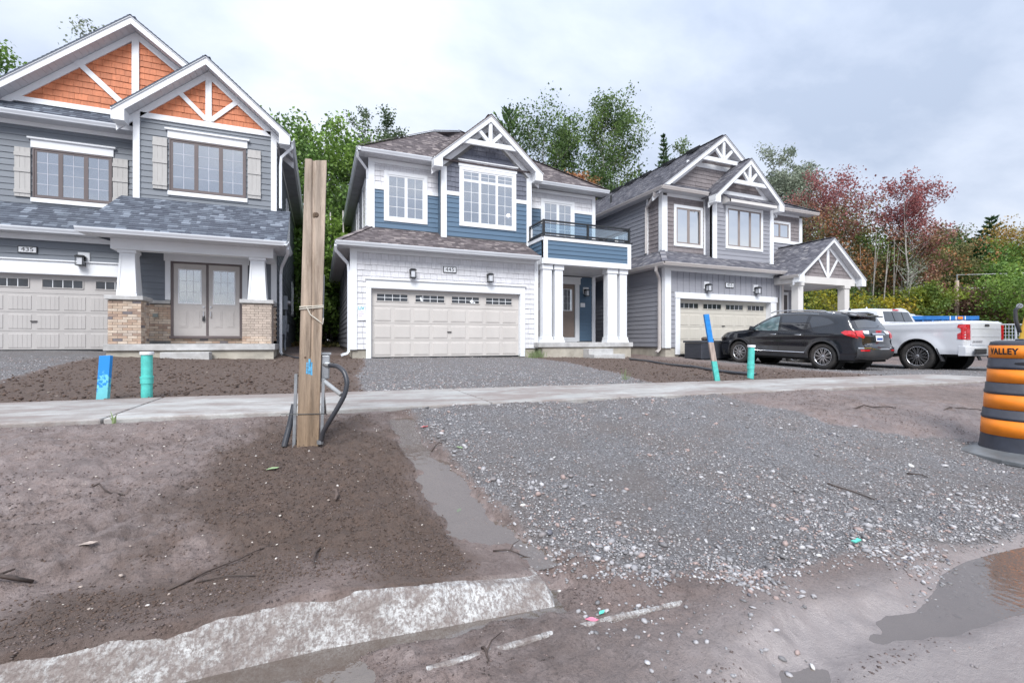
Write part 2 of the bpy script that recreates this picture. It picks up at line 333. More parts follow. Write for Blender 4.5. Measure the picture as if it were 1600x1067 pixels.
def fields(x, y):
    """height and material masks of the ground"""
    wx = x+.10*(fbm(x*3, y*3, 3, 50)-.5); wy = y+.10*(fbm(x*3, y*3, 3, 60)-.5)
    z = base(x, y)
    far = np.clip(np.hypot(x, y)/12, 0, 1)
    gA = sst(-.10, .12, sdf(wx, wy, APRON)+.16*(fbm(x*2.2, y*2.2, 3, 5)-.5))
    gD = np.maximum(np.maximum(sst(-.15, .15, sdf(wx, wy, DRV2)), sst(-.2, .2, sdf(wx, wy, DRV1))), sst(-.4, .5, sdf(wx, wy, DRV3)+.8*(fbm(x*.9, y*.9, 3, 7)-.5))*.7)
    grav = np.maximum(gA, gD)
    road = sst(1.5, 1.05, wy+.0*x)*sst(.4, 1.5, wx)
    road = np.maximum(road, sst(1.3, .9, y))
    st = sdf(wx+.10*(fbm(x*9, y*9, 3, 71)-.5), wy, STREAM)-.05*(fbm(x*6, y*4, 3, 72)-.3); stm = sst(-.07, .03, st)
    soil = sst(-.35, .25, sdf(wx, wy, SOIL)+1.0*(fbm(x*2.6, y*2.6, 5, 44)-.5))*(x < .75)
    soil = np.maximum(soil, sst(5.65, 5.8, y)*sst(17, 16, y)*(1-gD)*sst(12, 9.5, x))
    bank = sst(-.15, .2, sdf(wx, wy, [(4.5, 4.15), (4.55, 3.5), (4.7, 2.95), (5.2, 2.5), (6.2, 2.3), (8, 2.8), (9, 3.4), (8, 3.9), (6, 4.15)]))
    n1 = fbm(x*1.1, y*1.1, 4, 1); n2 = fbm(x*5, y*5, 4, 2); n3 = fbm(x*19, y*19, 3, 3); n4 = fbm(x*60, y*60, 2, 4)
    mud = (1-grav)*(1-soil)*(1-road)
    yard = (y > 1.8) & ((y < 4.2) | (y > 5.8))
    amp = np.where(yard, 1.0, .15)*(1-.8*road)
    # tyre tracks on the aprons (run from the street to the garages)
    tr = np.exp(-((x-1.9-.25*(y-2)-.10*np.sin(y*2))/.16)**2)+np.exp(-((x-3.3-.22*(y-2)+.1*np.sin(y*1.7))/.16)**2)
    z = z+amp*((n1-.5)*.05*(1-grav)+(n2-.5)*(.035*soil+.030*mud+.020*grav)+(n3-.5)*(.040*soil+.038*mud*(.3+1.4*n1)+.014*grav)+(n4-.5)*(.028*soil+.020*mud*(.2+1.6*n1)+.008*grav))
    # soft mound of soil round the post, bank right of the apron
    z = z+soil*(y < 5)*.03*sst(.0, .35, sdf(x, y, SOIL))+bank*.07
    z = z-.035*tr*gA*(.5+.5*n1)
    z = z+.03*gA*sst(.5, .1, sdf(wx, wy, APRON))*(n2)
    rut = np.exp(-((x+1.55-.35*(y-2)+.06*np.sin(y*3))/.09)**2)+np.exp(-((x+.95-.35*(y-2)+.05*np.sin(y*4))/.08)**2)
    z = z-.028*rut*(y > 1.95)*(y < 4.2)*(.5+.5*np.sin(y*70+4*n2))*mud-.015*rut*(y > 1.95)*(y < 4.2)*mud
    # water courses
    z = z-.05*stm-.035*sst(-.06, .08, sdf(wx, wy, PUDR))
    gut = sst(1.72, 1.66, y)*sst(1.25, 1.35, y)
    gm = sst(.9, 1.05, y)*sst(1.76, 1.68, y)*sst(1.6, .9, x); z = z*(1-gm)+np.minimum(z, .040+.022*n2)*gm
    # mud spilled in the gutter right of the puddle
    z = z+sst(.10, .45, x+.3*(n2-.5))*sst(1.78, 1.66, y)*sst(.8, 1.2, y)*(.040+.05*(n2-.5)+.02*(n3-.5))*sst(3, 1.2, x)*(1-stm)*(1-gA)
    ky = 1.75-.10*np.maximum(0, x)**1.1; kh = .195-.085*sst(0, .95, x)
    kx = sst(.92, .80, x); low = sst(ky-.15, ky-.11, y)*sst(ky+.085, ky+.03, y)*kx
    z = z*(1-low)+np.minimum(z, .0)*low
    bo = ky-.040+.075*sst(.15, .6, x)+.05*(fbm(x*5, x*0+1, 4, 78)-.3); back = sst(bo, bo+.05, y)*sst(2.5, ky+.25, y)*kx
    z = z*(1-back)+(np.maximum(z, kh+.012+.02*(fbm(x*5, y*5, 3, 77)-.35)))*back
    # house pads stay level, side walk bed stays below its slabs
    sw = sst(4.22, 4.30, y)*sst(5.78, 5.70, y)*sst(12.2, 11.8, x)
    z = z-.05*sw
    return z, grav, soil, road, stm, bank, n1, n2, n3
def ground_mesh():
    a_f = np.radians(np.arange(-32, 80, .26)); a_r = np.radians(np.arange(80, 328, 3.0)); ang = np.concatenate([a_f, a_r])
    rr = [.35]
    while rr[-1] < 900: rr.append(rr[-1]*(1.0085 if rr[-1] < 25 else 1.03))
    rr = np.array(rr); A, Q = np.meshgrid(ang, rr); X = np.sin(A)*Q; Y = np.cos(A)*Q
    na, nr = len(ang), len(rr)
    x = X.ravel(); y = Y.ravel(); z, grav, soil, road, stm, bank, n1, n2, n3 = fields(x, y)
    z = np.where(np.hypot(x, y) > 300, 2., z)
    idx = np.arange(na*nr).reshape(nr, na)
    q = np.stack([idx[:-1, :], np.roll(idx, -1, 1)[:-1, :], np.roll(idx, -1, 1)[1:, :], idx[1:, :]], -1).reshape(-1, 4)[:, ::-1]
    wet = np.clip(.25+.9*(fbm(x*.8, y*.8, 4, 21)-.45)*2, 0, 1)
    wet = np.where(y > 5.8, wet*.4+.0, wet)*(1-soil*.85)
    wet = np.maximum(wet, stm); wet = np.maximum(wet, sst(-.1, .05, sdf(x, y, PUDR)))
    wet = np.maximum(wet, road*.55)
    col = np.stack([grav, soil, road, np.clip(wet, 0, 1)], 1)
    return x, y, z, q, col, grav, soil, road
def mudmat():
    m = bpy.data.materials.new('ground_surface'); m.use_nodes = True; t = m.node_tree; b = t.nodes['Principled BSDF']
    at = N(t, 'ShaderNodeAttribute'); at.attribute_name = 'mask'; sp = N(t, 'ShaderNodeSeparateColor'); t.links.new(at.outputs['Color'], sp.inputs[0])
    tcn = N(t, 'ShaderNodeTexCoord')
    def noi(sc, det=5, ro=.6, w=None):
        n = N(t, 'ShaderNodeTexNoise'); n.inputs['Scale'].default_value = sc; n.inputs['Detail'].default_value = det; n.inputs['Roughness'].default_value = ro
        t.links.new(tcn.outputs['Object'], n.inputs['Vector']); return n.outputs[0]
    def rng(v, a, b_, c=0, d=1):
        n = N(t, 'ShaderNodeMapRange'); t.links.new(v, n.inputs[0]); n.inputs[1].default_value = a; n.inputs[2].default_value = b_; n.inputs[3].default_value = c; n.inputs[4].default_value = d; return n.outputs[0]
    def mx(f, a, b_):
        n = N(t, 'ShaderNodeMix', data_type='RGBA')
        for i, v in ((0, f), (6, a), (7, b_)):
            if isinstance(v, tuple): n.inputs[i].default_value = (*v, 1)
            elif isinstance(v, float): n.inputs[i].default_value = v
            else: t.links.new(v, n.inputs[i])
        return n.outputs[2]
    na = noi(2.2); nb = noi(11); nc = noi(70, 6, .75); nd = noi(260, 3)
    mud = mx(rng(na, .35, .65), (.225, .166, .148), (.140, .105, .095))
    mud = mx(rng(nb, .42, .68, 0, .6), mud, (.26, .212, .20))
    mud = mx(rng(nc, .50, .62, 0, .75), mud, (.075, .054, .048)); mud = mx(rng(noi(150, 5, .8), .54, .64, 0, .6), mud, (.055, .040, .036)); mud = mx(rng(noi(190, 2), .66, .72, 0, .8), mud, (.34, .28, .26))  # dark specks; shade of fine crevices is put into the mud colour too
    soil = mx(rng(nb, .3, .7), (.125, .082, .062), (.085, .056, .044))
    soil = mx(rng(nc, .5, .7, 0, .8), soil, (.045, .030, .024))
    soil = mx(rng(nd, .63, .70, 0, .8), soil, (.24, .18, .15))
    # gravel fines between the real stones
    vo = N(t, 'ShaderNodeTexVoronoi'); vo.inputs['Scale'].default_value = 75; t.links.new(tcn.outputs['Object'], vo.inputs['Vector'])
    vs = N(t, 'ShaderNodeSeparateColor'); t.links.new(vo.outputs['Color'], vs.inputs[0])
    g = mx(vs.outputs[0], (.15, .15, .158), (.29, .29, .305)); g = mx(rng(vs.outputs[1], .93, .95), g, (.42, .41, .42))
    g = mx(rng(vo.outputs['Distance'], .3, .7, 0, .8), g, (.09, .08, .08))
    g = mx(rng(na, .42, .62, 0, .55), g, (.15, .125, .115)); g = mx(rng(nb, .56, .68, 0, .5), g, (.10, .088, .085))
    road = mx(rng(nb, .3, .7), (.30, .265, .26), (.22, .195, .195)); road = mx(rng(nc, .55, .75, 0, .6), road, (.16, .14, .135)); road = mx(rng(nd, .62, .7, 0, .5), road, (.42, .37, .35))
    c = mx(sp.outputs[1], mud, soil); c = mx(sp.outputs[2], c, road)
    gm = M(t, 'MULTIPLY_ADD', nc, .8, -.4); gm = M(t, 'ADD', gm, sp.outputs[0]); gm = rng(gm, .35, .65)
    c = mx(gm, c, g)
    t.links.new(c, b.inputs['Base Color'])
    wet = M(t, 'ADD', at.outputs['Alpha'], M(t, 'MULTIPLY_ADD', nb, 1.0, -.5)); wet = rng(wet, .22, .62)
    inv = M(t, 'SUBTRACT', 1.0, M(t, 'MULTIPLY', gm, .8)); wet = M(t, 'MULTIPLY', wet, inv)
    ro = M(t, 'MULTIPLY_ADD', wet, -.60, .86); ro = M(t, 'ADD', ro, M(t, 'MULTIPLY', nc, .1)); t.links.new(ro, b.inputs['Roughness'])
    b.inputs['Specular IOR Level'].default_value = .8
    ne = noi(24, 5, .7); h = M(t, 'MULTIPLY_ADD', nc, 1.0, M(t, 'MULTIPLY', ne, 1.6)); h = M(t, 'MULTIPLY_ADD', nd, .5, h); h = M(t, 'SUBTRACT', h, M(t, 'MULTIPLY', gm, vo.outputs['Distance']))
    bp = N(t, 'ShaderNodeBump'); bp.inputs['Distance'].default_value = .012; st = M(t, 'MULTIPLY_ADD', wet, -.45, 1.0); t.links.new(st, bp.inputs['Strength'])
    t.links.new(h, bp.inputs['Height']); t.links.new(bp.outputs[0], b.inputs['Normal'])
    return m
GM = mudmat()
gx, gy, gz, gq, gcol, ggrav, gsoil, groad = ground_mesh()
def npmesh(name, V, F, m, col=None, smooth=True):
    me = bpy.data.meshes.new(name); nv, nf, k = len(V), len(F), F.shape[1]
    me.vertices.add(nv); me.vertices.foreach_set('co', np.ascontiguousarray(V, np.float32).ravel())
    me.loops.add(nf*k); me.loops.foreach_set('vertex_index', np.ascontiguousarray(F, np.int32).ravel())
    me.polygons.add(nf); me.polygons.foreach_set('loop_start', np.arange(0, nf*k, k, dtype=np.int32)); me.polygons.foreach_set('loop_total', np.full(nf, k, np.int32))
    if smooth: me.polygons.foreach_set('use_smooth', np.ones(nf, bool))
    me.update(calc_edges=True)
    if col is not None:
        a = me.color_attributes.new('mask', 'FLOAT_COLOR', 'POINT'); a.data.foreach_set('color', np.ascontiguousarray(col, np.float32).ravel())
    me.materials.append(m); return me
def region_obj(name, sel):
    f = gq[sel]; u, inv = np.unique(f, return_inverse=True)
    V = np.stack([gx[u], gy[u], gz[u]], 1); me = npmesh(name, V, inv.reshape(-1, 4), GM, gcol[u])
    o = bpy.data.objects.new(name, me); COL.objects.link(o); o['kind'] = 'structure'; return o
fc_y = gy[gq].mean(1); fc_x = gx[gq].mean(1); fgr = ggrav[gq].mean(1) > .5; frd = (groad[gq].mean(1) > .5) & ~fgr; fso = (gsoil[gq].mean(1) > .5) & ~fgr & ~frd
region_obj('gravel_driveway', fgr); region_obj('road', frd); region_obj('soil', fso); region_obj('ground', ~(fgr | frd | fso))

# water sheets: each follows the fall of the ground and is cut by it
WAT = bpy.data.materials.new('muddy_water'); WAT.use_nodes = True
_t = WAT.node_tree; _b = _t.nodes['Principled BSDF']; _b.inputs['Base Color'].default_value = (.15, .118, .098, 1); _b.inputs['Roughness'].default_value = .02; _b.inputs['IOR'].default_value = 2.3; _b.inputs['Specular IOR Level'].default_value = .6; _b.inputs['Alpha'].default_value = .66
_c = N(_t, 'ShaderNodeTexCoord'); _n = N(_t, 'ShaderNodeTexNoise'); _n.inputs['Scale'].default_value = 22; _n.inputs['Detail'].default_value = 3; _t.links.new(_c.outputs['Object'], _n.inputs['Vector']); _p = N(_t, 'ShaderNodeBump'); _p.inputs['Strength'].default_value = .2; _p.inputs['Distance'].default_value = .01; _t.links.new(_n.outputs[0], _p.inputs['Height']); _t.links.new(_p.outputs[0], _b.inputs['Normal'])
def water(name, x0, x1, y0, y1, zf, n=40):
    xs = np.linspace(x0, x1, n); ys = np.linspace(y0, y1, n); X, Y = np.meshgrid(xs, ys); Z = zf(X, Y)
    g = fields(X.ravel(), Y.ravel())[0].reshape(X.shape)
    idx = np.arange(n*n).reshape(n, n); q = np.stack([idx[:-1, :-1], idx[:-1, 1:], idx[1:, 1:], idx[1:, :-1]], -1).reshape(-1, 4)
    keep = ((Z-g).ravel()[q] > -.012).any(1); q = q[keep]; u, inv = np.unique(q, return_inverse=True)
    V = np.stack([X.ravel()[u], Y.ravel()[u], Z.ravel()[u]], 1); me = npmesh(name, V, inv.reshape(-1, 4), WAT)
    o = bpy.data.objects.new(name, me); COL.objects.link(o); o['kind'] = 'structure'
water('water', -3.0, 1.1, 1.0, 1.72, lambda X, Y: X*0+.062, 120)
water('water', 1.0, 4.3, .75, 1.35, lambda X, Y: X*0+.035, 130)
water('water', .40, 1.0, 1.83, 4.2, lambda X, Y: base(X, Y)-.030, 120)

# kerb: sloping face, depressed towards the driveway, buried at both sides by mud
KC = mat('kerb_concrete', (.47, .47, .465), .8, var=.14, scale=9, bump=1, bscale=70)
def mottle(m, sc, lo, hi, amt, c, stretch=(1, 1, 1)):
    t = m.node_tree; b = t.nodes['Principled BSDF']; old = b.inputs['Base Color'].links[0].from_socket; tcn = N(t, 'ShaderNodeTexCoord'); mpn = N(t, 'ShaderNodeMapping'); mpn.inputs['Scale'].default_value = stretch; t.links.new(tcn.outputs['Object'], mpn.inputs[0])
    no = N(t, 'ShaderNodeTexNoise'); no.inputs['Scale'].default_value = sc; no.inputs['Detail'].default_value = 10; no.inputs['Roughness'].default_value = .78; t.links.new(mpn.outputs[0], no.inputs['Vector'])
    mr = N(t, 'ShaderNodeMapRange'); mr.inputs[1].default_value = lo; mr.inputs[2].default_value = hi; mr.inputs[4].default_value = amt; t.links.new(no.outputs[0], mr.inputs[0])
    mx = N(t, 'ShaderNodeMix', data_type='RGBA'); t.links.new(mr.outputs[0], mx.inputs[0]); t.links.new(old, mx.inputs[6]); mx.inputs[7].default_value = (*c, 1); t.links.new(mx.outputs[2], b.inputs['Base Color']); return m
mottle(KC, 9, .44, .56, .88, (.20, .165, .15)); mottle(KC, 85, .46, .55, .8, (.16, .13, .12), (1, .35, 1))
def kerb_y(x): return 1.75-.10*max(0, x)**1.1*1.0
mb = MB(); xs = np.arange(-8, 1.0, .05); n = 7
for i, x in enumerate(xs):
    h = .195-.085*float(sst(.0, .95, x)); y = kerb_y(x); j = .006*math.sin(i*1.3)+.004*math.sin(i*3.1)
    z_e = .0
    if x > .85: z_e = (x-.85)*1.6
    for (dy, z) in ((.17, h-.25), (.16, h+.004), (.03+j, h+.003), (.0+j, h-.018), (-.07, .055), (-.075, .02), (-.075, -.1)): mb.v.append((x, y+dy, z-(z_e if z > .03 else 0)))
for i in range(len(xs)-1):
    for k in range(n-1): mb.f.append((i*n+k, (i+1)*n+k, (i+1)*n+k+1, i*n+k+1))
b0 = len(mb.f); mb.f += [tuple(range(n)), tuple((len(xs)-1)*n+k for k in range(n))[::-1]]
kb = mb.build('kerb', KC, kind='structure', bevel=.006)
# lip of the gutter pan showing through the mud
mb = MB(); pts = [(.30, 1.40), (.5, 1.405), (.7, 1.41), (.95, 1.405), (1.2, 1.39), (1.45, 1.375), (1.6, 1.36)]
for (p, q) in zip(pts[:-1], pts[1:]):
    mb.quadbox([(p[0], p[1], -.02), (q[0], q[1], -.02), (q[0], q[1]+.03, -.02), (p[0], p[1]+.03, -.02), (p[0], p[1], .098), (q[0], q[1], .098-.006*(q[0] > 1.3)), (q[0], q[1]+.022, .098), (p[0], p[1]+.022, .100)])
mb.build('gutter_edge', KC, kind='structure', bevel=.006)

# side walk: one slab per bay
SWM = mat('sidewalk_concrete', (.42, .42, .41), .75, var=.10, scale=3, bump=.35, bscale=90, dirt=.3, dirtcol=(.26, .22, .2), objvar=.05); mottle(SWM, 1.1, .43, .55, .8, (.22, .175, .16), (.6, 1.6, 1)); mottle(SWM, 5, .5, .66, .6, (.25, .2, .18), (.4, 2, 1))
swroot = bpy.data.objects.new('sidewalk', None); COL.objects.link(swroot); swroot['kind'] = 'structure'
for k in range(-9, 8):
    x0, x1 = k*1.52+.05, k*1.52+1.555; m = MB()
    def sz(x, y): return float(base(x, y))+.022
    P = [(x0, 4.28), (x1, 4.28), (x1, 5.72), (x0, 5.72)]
    m.quadbox([(a, b, sz(a, b)-.14) for a, b in P]+[(a, b, sz(a, b)) for a, b in P]); m.build('slab', SWM, swroot, bevel=.012)
# ------------------------------------------------------------------ house kit
def clip_z(poly, z0, z1):
    def cl(pts, zz, keep_above):
        outp = []
        for i in range(len(pts)):
            a, b = pts[i], pts[(i+1) % len(pts)]
            ia = (a[1] >= zz) if keep_above else (a[1] <= zz); ib = (b[1] >= zz) if keep_above else (b[1] <= zz)
            if ia: outp.append(a)
            if ia != ib: t = (zz-a[1])/(b[1]-a[1]); outp.append((a[0]+t*(b[0]-a[0]), zz))
        return outp
    p = cl(poly, z0, True)
    return cl(p, z1, False) if len(p) > 2 else []
def clip_s(poly, s0, s1):
    q = clip_z([(b, a) for a, b in poly], s0, s1); return [(b, a) for a, b in q]
def rect(s0, s1, z0, z1): return [(s0, z0), (s1, z0), (s1, z1), (s0, z1)]
def area(p): return abs(sum(p[i][0]*p[(i+1) % len(p)][1]-p[(i+1) % len(p)][0]*p[i][1] for i in range(len(p))))/2
class House:
    def __init__(s, label, loc):
        s.root = thing('house', label, 'house', loc); s.cnt = {}
    def ok(s, k, lim=290): s.cnt[k] = s.cnt.get(k, 0)+1; return s.cnt[k] <= lim
def courses(poly, exp, z0=None):
    zs = [p[1] for p in poly]; lo, hi = (z0 if z0 is not None else min(zs)), max(zs)
    k = 0
    while lo+k*exp < hi-.01: yield lo+k*exp, min(lo+(k+1)*exp, hi); k += 1
def pieces(poly, holes, z0, z1):
    """clip one course, cut it at the openings: list of polygons, full-height ones and notch ones"""
    c = clip_z(poly, z0, z1)
    if len(c) < 3 or area(c) < 2e-4: return []
    hs = [h for h in holes if h[2] < z1-.004 and h[3] > z0+.004]
    xs = [p[0] for p in c]; a, b = min(xs), max(xs); cuts = sorted([(max(a, h[0]), min(b, h[1]), h) for h in hs if h[1] > a and h[0] < b])
    res = []; cur = a
    for (u, v, h) in cuts:
        if u > cur+.01: res.append((0, clip_s(c, cur, u)))
        mid = clip_s(c, u, v)
        if len(mid) > 2:
            for lo, hi in ((z0, h[2]), (h[3], z1)):
                if hi-lo > .012:
                    q = clip_z(mid, lo, hi)
                    if len(q) > 2: res.append((1, q))
        cur = max(cur, v)
    if b > cur+.01: res.append((0, clip_s(c, cur, b)))
    return [(k, q) for k, q in res if len(q) > 2 and area(q) > 2e-4]
def siding(H, wall, pl, poly, holes, exp, m, z0=None, name='siding_board'):
    rest = MB()
    for a, b in courses(poly, exp, z0):
        for k, q in pieces(poly, holes, a, b):
            dz = (R.random()-.5)*.003; t = MB().pprism(pl, q, 0, 0, (a, b, .024+dz, .006+dz))
            if H.ok(name): t.build(name, m, wall)
            else: rest_add(rest, t)
    rest.build('siding_boards', m, wall, kind='stuff')
def rest_add(r, t):
    b = len(r.v); r.v += t.v
    r.f += [tuple(i+b for i in f) for f in t.f]
def shakes(H, wall, pl, poly, holes, exp, m, w=(.12, .26), jag=.012, z0=None):
    rest = MB()
    for a, b in courses(poly, exp, z0):
        for k, q in pieces(poly, holes, a, b):
            xs = [p[0] for p in q]; s, e = min(xs), max(xs)
            while s < e-.005:
                n = min(e, s+R.uniform(*w));
                if e-n < w[0]*.5: n = e
                g = clip_s(q, s, max(s+.004, n-.005)); s = n
                if len(g) < 3 or area(g) < 1e-4: continue
                j = R.random()*jag; g = [(x, (z-j if abs(z-a) < 1e-4 else z)) for x, z in g]
                dz = R.random()*.006; t = MB().pprism(pl, g, 0, 0, (a, b, .024+dz, .006+dz))
                if H.ok('shake'): t.build('shake', m, wall)
                else: rest_add(rest, t)
    rest.build('shakes', m, wall, kind='stuff')
def wallcore(H, pl, poly, name='wall', m=None, th=.12):
    o = MB().pprism(pl, poly, -th, 0); return o.build(name, m or CORE, H.root)
def trim(H, pl, s0, s1, z0, z1, o=.045, name='trim', m=None, par=None, o0=0):
    return MB().pbox(pl, s0, s1, z0, z1, o0, o).build(name, m or WH, par or H.root, bevel=.006)
def brickwall(H, wall, pl, s0, s1, z0, z1, shift=0):
    bh, bl, j = .070, .205, .009; k = 0; z = z0
    while z < z1-.02:
        zt = min(z1, z+bh-j); s = s0-(bl/2 if k % 2 else 0)-shift
        while s < s1-.02:
            a, b = max(s0, s), min(s1, s+bl-j)
            if b-a > .03:
                t = MB().pbox(pl, a, b, z, zt, 0, .010+R.random()*.005)
                if H.ok('brick', 300): t.build('brick', BRK, wall)
                else: H.rest = getattr(H, 'rest', MB()); rest_add(H.rest, t)
            s += bl
        z += bh; k += 1
def window(H, pl, s0, s1, z0, z1, cols, fr, tr=WH, tw=.11, fw=.05, grid=(2, 4), mun=None, head=.0, back=BLIND, sill=True, widths=None, transom=None, par=None, depth=.02):
    """s0..z1 = outside of the casing; cols sashes side by side"""
    w = MB()
    o1 = .052
    w.pbox(pl, s0, s0+tw, z0, z1, 0, o1); w.pbox(pl, s1-tw, s1, z0, z1, 0, o1); w.pbox(pl, s0+tw, s1-tw, z0, z0+tw, 0, o1); w.pbox(pl, s0+tw, s1-tw, z1-tw, z1, 0, o1)
    if head: w.pbox(pl, s0-.03, s1+.03, z1+.001, z1+head, 0, .06); w.pbox(pl, s0-.06, s1+.06, z1+head, z1+head+.045, 0, .10)
    root = w.build('window', tr, par or H.root, bevel=.005)
    a, b, c, d = s0+tw, s1-tw, z0+tw, z1-tw
    MB().pbox(pl, a, b, c, d, .001, .004).build('window_backing' if back is not ROOM else 'room', back, root)
    rows = [(c, d, grid)]
    if transom: rows = [(c, transom, grid), (transom, d, (grid[0], 2))]
    cw = (b-a)/cols
    for (zc, zd, gr) in rows:
        for i in range(cols):
            x0, x1 = a+i*cw, a+(i+1)*cw; f = MB()
            f.pbox(pl, x0, x0+fw, zc, zd, 0, .036); f.pbox(pl, x1-fw, x1, zc, zd, 0, .036); f.pbox(pl, x0+fw, x1-fw, zc, zc+fw, 0, .036); f.pbox(pl, x0+fw, x1-fw, zd-fw, zd, 0, .036)
            f.build('sash', fr, root)
            MB().pbox(pl, x0+fw, x1-fw, zc+fw, zd-fw, .020, .023).build('pane', GLS, root)
            g = MB(); X0, X1, Z0, Z1 = x0+fw, x1-fw, zc+fw, zd-fw; mw = .014
            if gr:
                for k in range(1, gr[0]): xx = X0+(X1-X0)*k/gr[0]; g.pbox(pl, xx-mw/2, xx+mw/2, Z0, Z1, .0232, .030)
                for k in range(1, gr[1]): zz = Z0+(Z1-Z0)*k/gr[1]; g.pbox(pl, X0, X1, zz-mw/2, zz+mw/2, .0235, .0295)
                g.build('muntin', mun or fr, root)
    return root
def gutter(H, pl_dir, a0, a1, k, z, m=WHS, par=None):
    """a0..a1 run; pl_dir F (at y=k facing -Y) L (x=k facing -X) R"""
    pl = Plane(pl_dir, k); prof = [(0, -.115), (.075, -.115), (.085, -.09), (.105, -.055), (.12, -.03), (.125, 0), (.108, 0), (.105, -.02), (.09, -.05), (.07, -.10), (.012, -.10), (.012, 0), (0, 0)]
    mb = MB(); mb.prism([pl.p(a0, z+h, o) for o, h in prof], [pl.p(a1, z+h, o) for o, h in prof]); return mb.build('gutter', m, par or H.root)
def soffit(H, x0, x1, y0, y1, z, par=None, m=None):
    mb = MB(); 
    if (x1-x0) > (y1-y0):
        n = max(1, int((x1-x0)/.13)); 
        for i in range(n): a = x0+(x1-x0)*i/n; mb.box(a, a+(x1-x0)/n-.006, y0, y1, z, z+.012)
    else:
        n = max(1, int((y1-y0)/.13))
        for i in range(n): a = y0+(y1-y0)*i/n; mb.box(x0, x1, a, a+(y1-y0)/n-.006, z, z+.012)
    mb.box(x0, x1, y0, y1, z+.0125, z+.03)
    return mb.build('soffit', m or SOF, par or H.root)
def roof(H, pts, m, par=None, name='roof', exp=.125, tabs=True, w=(.08, .24)):
    """planar convex polygon; pts[0]->pts[1] is the eave"""
    P = [Vector(p) for p in pts]; e = (P[1]-P[0]).normalized(); nrm = None
    for i in range(2, len(P)):
        c = e.cross(P[i]-P[0])
        if c.length > .01: nrm = c.normalized(); break
    if nrm.z < 0: nrm = -nrm
    up = nrm.cross(e)
    if up.z < 0: up = -up
    r = MB().prism([p-nrm*.035 for p in P], P).build(name, m, par or H.root)
    poly = [((p-P[0]).dot(e), (p-P[0]).dot(up)) for p in P]
    if not tabs: return r
    V = []; F = []
    zmax = max(q[1] for q in poly); k = 0
    while k*exp < zmax:
        a, b = k*exp, min(zmax, (k+1)*exp+.01); c = clip_z(poly, a, min(zmax, a+exp))
        if len(c) > 2:
            s0, s1 = min(q[0] for q in c), max(q[0] for q in c); s = s0-R.random()*.1
            # interval at the course's bottom and top
            def iv(z):
                cc = clip_z(poly, max(0, z-.002), z+.002); 
                return (min(q[0] for q in cc), max(q[0] for q in cc)) if cc else (s0, s1)
            (b0, b1), (t0, t1) = iv(a+.003), iv(min(zmax-.003, b))
            while s < s1:
                n = s+R.uniform(*w); lift = .009+R.random()*.006
                q = [(min(max(s, b0), b1), a), (min(max(n, b0), b1), a), (min(max(n, t0), t1), b), (min(max(s, t0), t1), b)]; s = n
                if area(q) < 3e-4: continue
                o = len(V)
                def w3(x, z, h): return tuple(P[0]+e*x+up*z+nrm*h)
                V += [w3(*q[0], lift), w3(*q[1], lift), w3(*q[2], .002), w3(*q[3], .002), w3(*q[0], .0), w3(*q[1], .0)]
                F += [(o, o+1, o+2, o+3), (o+4, o+5, o+1, o)]
        k += 1
    mb = MB(); mb.v = V; mb.f = F; mb.build('shingles', m, r, kind='stuff'); return r
def ridgecap(H, p, q, m, par=None):
    p, q = Vector(p), Vector(q); L = (q-p).length; n = max(1, int(L/.22)); mb = MB(); d = (q-p)/n
    for i in range(n):
        a = p+d*i; b = a+d*1.05; mb.bar(a+Vector((0, 0, .012)), b+Vector((0, 0, .022)), .20, .012)
    return mb.build('ridge_cap', m, par or H.root, kind='stuff')
